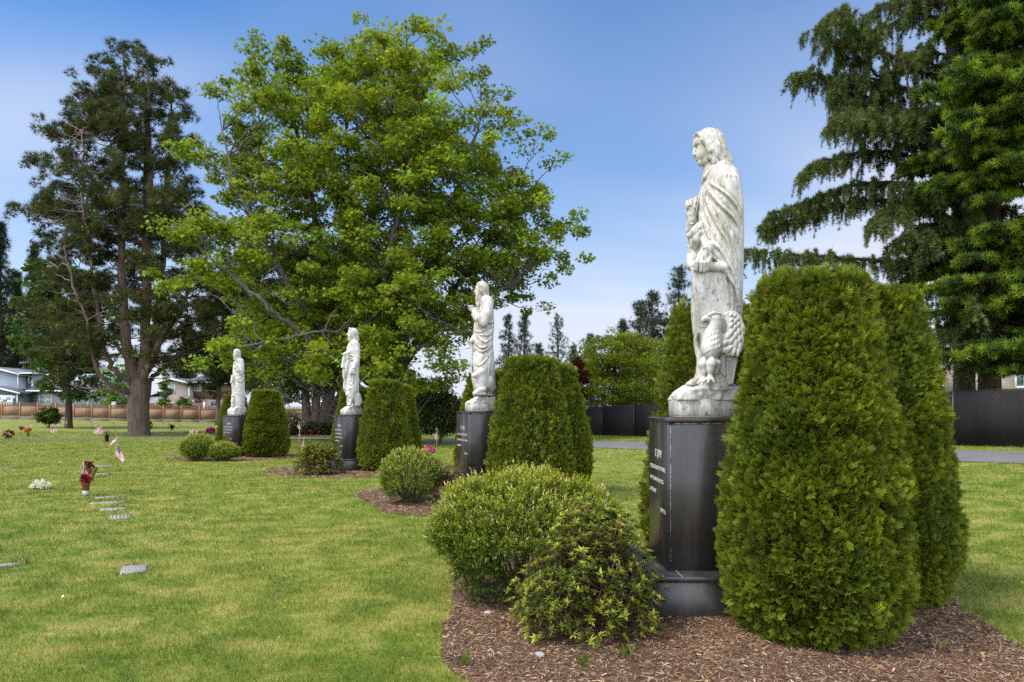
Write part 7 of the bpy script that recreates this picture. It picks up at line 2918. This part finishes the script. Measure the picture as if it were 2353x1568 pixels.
fl('pink looking flag under the right side of the mushroom shaped shrub', 66, z1(845, 560), z1(856, 460), z1(838, 505), z1(846, 518), z1(856, 485), (0, .04, .05, 0), .02, 2)
fl('flag by the orange bouquet left of the mushroom shaped shrub', 56, z1(443, 585), z1(442, 478), z1(410, 530), z1(440, 560), z1(454, 495), (0, .04, .05, 0), .02, .7)
fl('flag half hidden at the dark tree trunk of the broadleaf tree', 68, z1(924, 560), z1(930, 450), z1(912, 490), z1(920, 510), z1(934, 480), (0, .04, .05, 0), .02, .3)
fl('flag cut off by the left edge of the view', 42, z1(16, 665), z1(2, 560), z1(-22, 600), z1(4, 606), z1(10, 580), (0, .04, .05, 0), .02, .3)
fl('left flag of the far pair before the stone wall', 70, z1(1228, 560), z1(1236, 455), z1(1202, 495), z1(1226, 518), z1(1246, 490), (0, .04, .05, 0), .02, .9)
fl('right flag of the far pair before the stone wall', 71, z1(1268, 560), z1(1278, 455), z1(1245, 505), z1(1268, 512), z1(1282, 480), (0, .04, .05, 0), .02, 1.9)
fl('lone small flag left of the huge pine trunk', 72, z1(1596, 585), z1(1582, 465), z1(1572, 530), z1(1594, 542), z1(1598, 515), (0, .04, .05, 0), .02, 2.4)
fl('flag touching the left side of the huge pine trunk', 75, z2(430, 520), z2(420, 440), z2(405, 480), z2(425, 500), z2(440, 470), (0, .04, .05, 0), .02, 2.4)
fl('thin flag first to the right of the huge pine trunk', 72, z2(878, 570), z2(888, 466), z2(870, 522), z2(882, 532), z2(890, 495), (0, .04, .05, 0), .02, .4)
fl('flag beside the dark red flowers right of the huge pine', 64, z2(974, 595), z2(960, 480), z2(948, 548), z2(972, 566), z2(974, 530), (0, .04, .05, 0), .02, 1.4)
fl('small tilted flag nearest the stone wall right of the pine', 84, z2(1030, 515), z2(1018, 440), z2(1002, 470), z2(1016, 488), z2(1030, 462), (0, .04, .05, 0), .02, 2.2)
fl('flag right of the dark red flowers on the far lawn', 66, z2(1106, 575), z2(1116, 480), z2(1098, 545), z2(1116, 558), z2(1120, 525), (0, .04, .05, 0), .02, 2.9)
fl('strongly tilted flag under the fence right of the pine', 80, z2(1294, 496), z2(1262, 448), z2(1272, 462), z2(1238, 492), z2(1252, 455), (0, .04, .05, 0), .02, 0)
fl('small flag at the pink flower bunch beside the farthest bed', 70, z2(1514, 575), z2(1520, 472), z2(1500, 520), z2(1514, 542), z2(1522, 500), (0, .04, .05, 0), .02, 1)
fl('dark flag behind the flag at the round shrub', 40, z2(1262, 690), z2(1274, 535), z2(1252, 625), z2(1288, 650), z2(1306, 595), (0, .04, .05, 0), .02, 1)
fl('dark flag standing right of the two at the round shrub', 42, z2(1378, 640), z2(1358, 540), z2(1336, 598), z2(1314, 646), z2(1366, 604), (0, .04, .05, 0), .02, 1)
fl('bright flag just above the round shrub at the farthest bed', 29, z2(1240, 745), z2(1252, 590), z2(1246, 655), z2(1150, 734), z2(1240, 728), (0, .04, .05, 0), .02, 1)
fl('flag right of the farthest bed, upper part of an overlapping pair', 33, z3(690, 1360), z3(682, 1170), z3(658, 1250), z3(690, 1288), z3(706, 1265), (0, .04, .05, 0), .02, 1)
fl('flag right of the farthest bed, lower part of an overlapping pair', 28, z3(660, 1455), z3(694, 1260), z3(680, 1335), z3(650, 1418), z3(694, 1410), (0, .04, .05, 0), .02, 2)
fl('flag behind the azalea in front of the lion statue', 22.5, z3(715, 1640), z3(756, 1385), z3(738, 1460), z3(698, 1545), z3(762, 1540), (0, .04, .05, 0), .02, 0)
fl('flag left of the ox statue pedestal before the rhododendron', 27.5, z4(440, 1082), z4(446, 998), z4(428, 1035), z4(436, 1060), z4(447, 1030), (0, .04, .05, 0), .02, 0)


# ------------------------------------------------------------------ flowers
def blossom(mb, pos, rad, col, petals=9, var=.15):
    n = len(pos)
    for q in range(petals):
        ld = rdir(n, .5)
        X, Y, Z = frames(ld, rng.uniform(0, 6.28, n))
        s = rad * np.exp(rng.normal(0, .15, n))
        mb.scatter(LF_V, LF_F, pos, X * (s * .75)[:, None], Y * s[:, None], Z * s[:, None], vary(col, n, var, .04))


def bouquet(name, label, x, d, h_, rad, cols, nfl, pot=None, leaf=(.07, .10, .03), fr=.06, nleaf=60, spread=1.0, cat='flowers', leafsize=.09):
    X = (x - 512) / F * d
    r = thing(name, label, cat, (X, d, float(gz(X, d)) - .005))
    z0 = 0.0
    if pot is not None:
        kind, pr, ph = pot
        mb = MB()
        if kind == 'two':                          # grey cup below a rust red pot
            mb.lathe([(0, 0), (pr * .82, 0), (pr * .92, ph * .45), (0, ph * .45)], 18)
            mb.build('grey_cup', M['cup'], r, True)
            mb = MB()
            mb.lathe([(pr * .8, ph * .452), (pr * .95, ph * .5), (pr * 1.10, ph * .92), (pr * 1.2, ph * .93), (pr * 1.2, ph * 1.05), (pr * 1.02, ph * 1.05), (pr * .9, ph * .8), (0, ph * .8)], 18)
            mb.build('rust_pot', M['rust'], r, True)
        else:
            mb.lathe([(0, 0), (pr * .75, 0), (pr, ph), (pr * 1.08, ph), (pr * 1.08, ph * 1.06), (pr * .92, ph * 1.06), (pr * .85, ph * .8), (0, ph * .8)], 18)
            mb.build('pot', M[kind], r, True)
        z0 = ph
    mb = MB()
    n = nleaf
    P = rdir(n, .5) * rad * np.array([1, 1, .8]) * rng.uniform(.3, 1, (n, 1)) + np.array([0, 0, z0 + h_ * .45])
    P[:, 2] = np.maximum(P[:, 2], z0 * .8)
    Dn = rdir(n, .3)
    A, B, C = frames(Dn)
    s = leafsize * np.exp(rng.normal(0, .2, n))
    mb.scatter(LF_V, LF_F, P, A * (s * .55)[:, None], B * s[:, None], C * s[:, None], vary(leaf, n, .25))
    for q in P[:: max(1, n // 14)]:
        mb.tube([(0, 0, z0 * .8), q * .5 + np.array([0, 0, z0 * .4]), q], .004, 4, (.07, .06, .02))
    mb.build('leaves', M['petal'], r)
    for ci, (c, cnt) in enumerate(cols):
        mb = MB()
        Q = rdir(cnt, .8) * rad * spread * np.array([1, 1, .8]) * rng.uniform(.75, 1.05, (cnt, 1)) + np.array([0, 0, z0 + h_ * .5])
        Q[:, 2] = np.maximum(Q[:, 2], z0 + .02)
        blossom(mb, Q, fr, c)
        mb.build('blossoms', M['petal'], r)
    return r


M['rust'] = plain('rust_pot', (.22, .055, .025), .5, var=.1)
M['cup'] = plain('grey_cup', (.36, .38, .42), .5, var=.08)
M['terracotta'] = plain('terracotta', (.42, .16, .08), .7)
M['teal'] = plain('teal_basket', (.02, .13, .13), .6)
M['dark_vase'] = plain('dark_vase', (.015, .013, .013), .4)
r_ = bouquet('flower_pot', 'front rust coloured pot of wilted dark red plants on a grey cup', 85.7, 13.05, .12, .115, [((.26, .02, .035), 12)], 0, ('two', .062, .24), (.13, .022, .03), .055, 70, 1.0, 'potted plant', .085)
mb = MB()
blossom(mb, np.array([[.05, -.03, .38], [.02, -.02, .40], [.07, -.02, .35]]), .055, (.62, .008, .012), 7)
mb.build('red_bow', M['petal'], r_)
mb = MB()
P_ = np.array([[.13, 0, .34], [.16, .0, .42], [.20, 0, .50]])
mb.tube([(0.02, 0, .2), (.10, 0, .32), (.20, 0, .52)], .005, 5, (.12, .07, .03))
for t in np.linspace(0, 1, 12):
    blossom(mb, (np.array([.13, 0, .36]) * (1 - t) + np.array([.205, 0, .53]) * t)[None] + rng.normal(0, .006, (1, 3)), .04, (.20, .115, .04), 6)
mb.build('dried_flower_head', M['petal'], r_)
bouquet('flower_pot', 'rear rust coloured pot of wilted dark red plants behind the front flag', 88.6, 17.3, .15, .14, [((.20, .02, .03), 8)], 0, ('two', .075, .22), (.10, .025, .025), .05, 70, 1.0, 'potted plant', .10)

# white wreath lying on the grass
X_ = (39.5 - 512) / F * 14.35
r_ = thing('wreath', 'white flower wreath with yellow ribbon lying on the lawn at the left', 'wreath', (X_, 14.35, float(gz(X_, 14.35))))
mb = MB()
a_ = rng.uniform(0, 6.28, 60)
Q_ = np.column_stack([.03 + .17 * np.cos(a_), .11 * np.sin(a_), .07 + .02 * np.sin(3 * a_)])
Q_[:26] = np.column_stack([rng.normal(.03, .06, 26), rng.normal(.03, .05, 26), rng.uniform(.08, .17, 26)])
blossom(mb, Q_, .055, (.72, .72, .66), 14, .06)
mb.build('white_blossoms', M['petal'], r_)
mb = MB()
leaves(mb, np.array([[-.08, .02, .08], [.05, .08, .06], [.1, -.02, .06]]), 34, .07, .04, .06, (.03, .035, .015), .3, 0, .2, .1, None, LANCE, .5)
mb.build('leaves', M['petal'], r_)
mb = MB()
for q in range(4):
    mb.grid(np.stack([np.stack([np.linspace(-.10, -.24 - .01 * q, 8), np.full(8, -.06 + .03 * q), .05 + .03 * np.sin(np.linspace(0, 5, 8) + q)], -1), np.stack([np.linspace(-.10, -.24, 8), np.full(8, -.03 + .03 * q), .045 + .03 * np.sin(np.linspace(0, 5, 8) + q)], -1)], 0), (.62, .40, .06))
blossom(mb, np.array([[-.12, -.03, .06], [-.15, 0, .05], [-.10, 0, .07]]), .05, (.66, .46, .10), 8)
mb.build('yellow_ribbon', M['petal'], r_)

bouquet('vase', 'dark vase with pale pink flowers left of the huge pine', z1(1490, 0)[0], 42, .35, .16, [((.60, .36, .30), 12), ((.55, .35, .06), 5)], 0, ('dark_vase', .13, .42), (.16, .14, .08), .09, 26, .8, 'vase', .12)
bouquet('flower_bunch', 'large red and yellow flower bunch at the left edge of the lawn', z1(126, 0)[0], 48, .55, .34, [((.42, .012, .012), 18), ((.60, .40, .03), 6), ((.45, .50, .58), 4)], 0, None, (.035, .055, .02), .13, 110, 1.0, 'flowers', .20)
bouquet('flower_bunch', 'small purple pink flower bunch on the lawn at the left', z1(303, 0)[0], 66, .3, .26, [((.42, .10, .33), 16)], 0, None, (.06, .09, .03), .13, 40, 1.0, 'flowers', .15)
bouquet('flower_bunch', 'orange flower bunch in a small brown vase at the left', z1(390, 0)[0], 52, .4, .24, [((.66, .16, .03), 14)], 0, ('terracotta', .11, .25), (.08, .07, .03), .13, 40, 1.0, 'flowers', .15)
bouquet('flower_pot', 'red flowers in a terracotta pot right of the huge pine trunk', z2(690, 0)[0], 70, .4, .28, [((.62, .02, .02), 14)], 0, ('terracotta', .3, .36), (.10, .17, .04), .13, 60, 1.0, 'potted plant', .2)
bouquet('flower_bunch', 'dark red almost black flower bunch beside a flag right of the pine', z2(995, 0)[0], 67, .5, .26, [((.08, .01, .015), 22)], 0, None, (.02, .02, .015), .16, 50, 1.0, 'flowers', .2)
bouquet('flower_bunch', 'magenta flower bunch left of the farthest bed', z2(1545, 0)[0], 58, .35, .34, [((.55, .04, .24), 34)], 0, None, (.05, .08, .03), .15, 40, 1.0, 'flowers', .16)
bouquet('flower_basket', 'pink flowers in a teal basket left of the ox statue pedestal', z4(394, 0)[0], 25.2, .22, .22, [((.62, .05, .30), 26)], 0, ('teal', .22, .15), (.05, .09, .03), .09, 50, 1.0, 'flowers', .10)
bouquet('daffodil_clump', 'tiny yellow flower clump beside the teal basket', z4(362, 0)[0], 24.6, .15, .14, [((.62, .42, .03), 7)], 0, None, (.14, .19, .04), .06, 40, 1.0, 'flowers', .14)
bouquet('flower_bunch', 'white flower bunch at the left foot of the huge pine', z2(425, 0)[0], 57, .3, .2, [((.70, .68, .55), 10)], 0, None, (.1, .13, .05), .1, 20, 1.0, 'flowers', .14)


# ------------------------------------------------------------------ flat grave markers
def marker_mat():
    m, nt, bs = mat_new('marker_stone')
    n = noise(nt, wpos(nt), 60, 3, .7)
    n2 = noise(nt, wpos(nt), 4, 4, .6)
    c = mixc(nt, .5, ramp(nt, n, [(.3, (.24, .23, .24)), (.7, (.38, .37, .375))]), ramp(nt, n2, [(.35, (.19, .17, .15)), (.65, (.36, .35, .36))]))
    nt.links.new(c, bs.inputs['Base Color'])
    bs.inputs['Roughness'].default_value = .6
    return m


M['marker'] = marker_mat()
M['bronze'] = plain('bronze_letters', (.20, .14, .12), .5)
M['straw'] = plain('dry_grass', (.34, .27, .12), .95, var=.3, scale=30)
for i, (x, d, w, dep, lab) in enumerate(MK):
    X = (x - 512) / F * d
    Z = float(gz(X, d))
    r = thing('grave_marker', lab, 'grave marker', (X, d, Z), math.atan2(-X, d) + RAD(-3 + 3 * (i % 3)), 'flat grave markers')
    mb = MB()
    mb.bbox((-w / 2, -dep / 2, -.06), (w / 2, dep / 2, .014), .005)
    mb.build('slab', M['marker'], r)
    mb = MB()
    if i in (0, 1, 3):
        for q in range(5 if i == 1 else 3):
            yy = -w * .36 + w * .18 * q if i == 1 else -dep * .25 + dep * .22 * q
            if i == 1:
                mb.box((yy - .008, -dep * .36, .0135), (yy + .008, dep * .36, .018))
            else:
                for s in range(6):
                    x0 = -w * .36 + s * w * .12
                    mb.box((x0, yy - .010, .0135), (x0 + w * .07, yy + .010, .0165))
        mb.build('lettering', M['bronze'], r)
    # dry trimmed edge of grass round the slab
    n = 130
    a = rng.uniform(0, 6.28, n)
    q = np.column_stack([np.cos(a) * (w * .62 + .03), np.sin(a) * (dep * .62 + .03), np.full(n, .004)])
    Dn = rdir(n, .3)
    A, B, C = frames(Dn)
    mb = MB()
    s = .05 * np.exp(rng.normal(0, .3, n))
    mb.scatter(LF_V, LF_F, q, A * (s * .12)[:, None], B * s[:, None], C * s[:, None], vary((.38, .30, .13), n, .3))
    o = mb.build('dry_grass_edge', M['tint'], r)
    o['kind'] = 'stuff'

# stray stones, dandelion-like specks and grass tufts on the near bed
def gp(x, y):
    d = 1.70 * F / (y - 408)
    return (x - 512) / F * d, d


for (x, y, s, lab) in ((893, 637, .05, 'small pale stone at the foot of the large thuja'), (488, 617, .028, 'pale stone chip on the bed under the big rounded shrub'), (540, 660, .03, 'little grey stone in the middle of the nearest bed')):
    X, d = gp(x, y)
    z = float(bed_height('j', np.array([X]), np.array([d]))[0])
    v = rdir(60)
    bm_v = v * s * (1 + .25 * (fnoise(v * 2.1, int(x), 2) - .5))[:, None] * np.array([1.2, .9, .6])
    import bmesh
    bm = bmesh.new()
    for q in bm_v:
        bm.verts.new(q)
    bmesh.ops.convex_hull(bm, input=bm.verts)
    me = bpy.data.meshes.new('stone')
    bm.to_mesh(me)
    bm.free()
    me.materials.append(M['marker'])
    o = bpy.data.objects.new('stone', me)
    COL.objects.link(o)
    o.location = (X, d, z + s * .25)
    tag(o, lab, 'stone')
for (x, y, lab) in ((583, 670, 'tiny grass tuft growing in the bed bottom edge, middle'), (628, 662, 'tiny grass tuft in the bed below the pedestal'), (463, 668, 'grass tuft near the left rim of the nearest bed'), (940, 655, 'dry grass tuft under the thuja at the right')):
    X, d = gp(x, y)
    z = float(bed_height('j', np.array([X]), np.array([d]))[0])
    n = 16
    Dn = rdir(n, 1.6)
    A, B, C = frames(Dn)
    s = rng.uniform(.05, .12, n)
    mb = MB()
    q = rng.normal(0, .02, (n, 3)) * np.array([1, 1, 0])
    mb.scatter(LF_V, LF_F, q, A * (s * .06)[:, None], B * s[:, None], C * s[:, None], vary((.16, .22, .035) if x < 900 else (.36, .29, .15), n, .2))
    o = mb.build('grass_tuft', M['leaf'], None)
    o.location = (X, d, z)
    tag(o, lab, 'grass tuft')
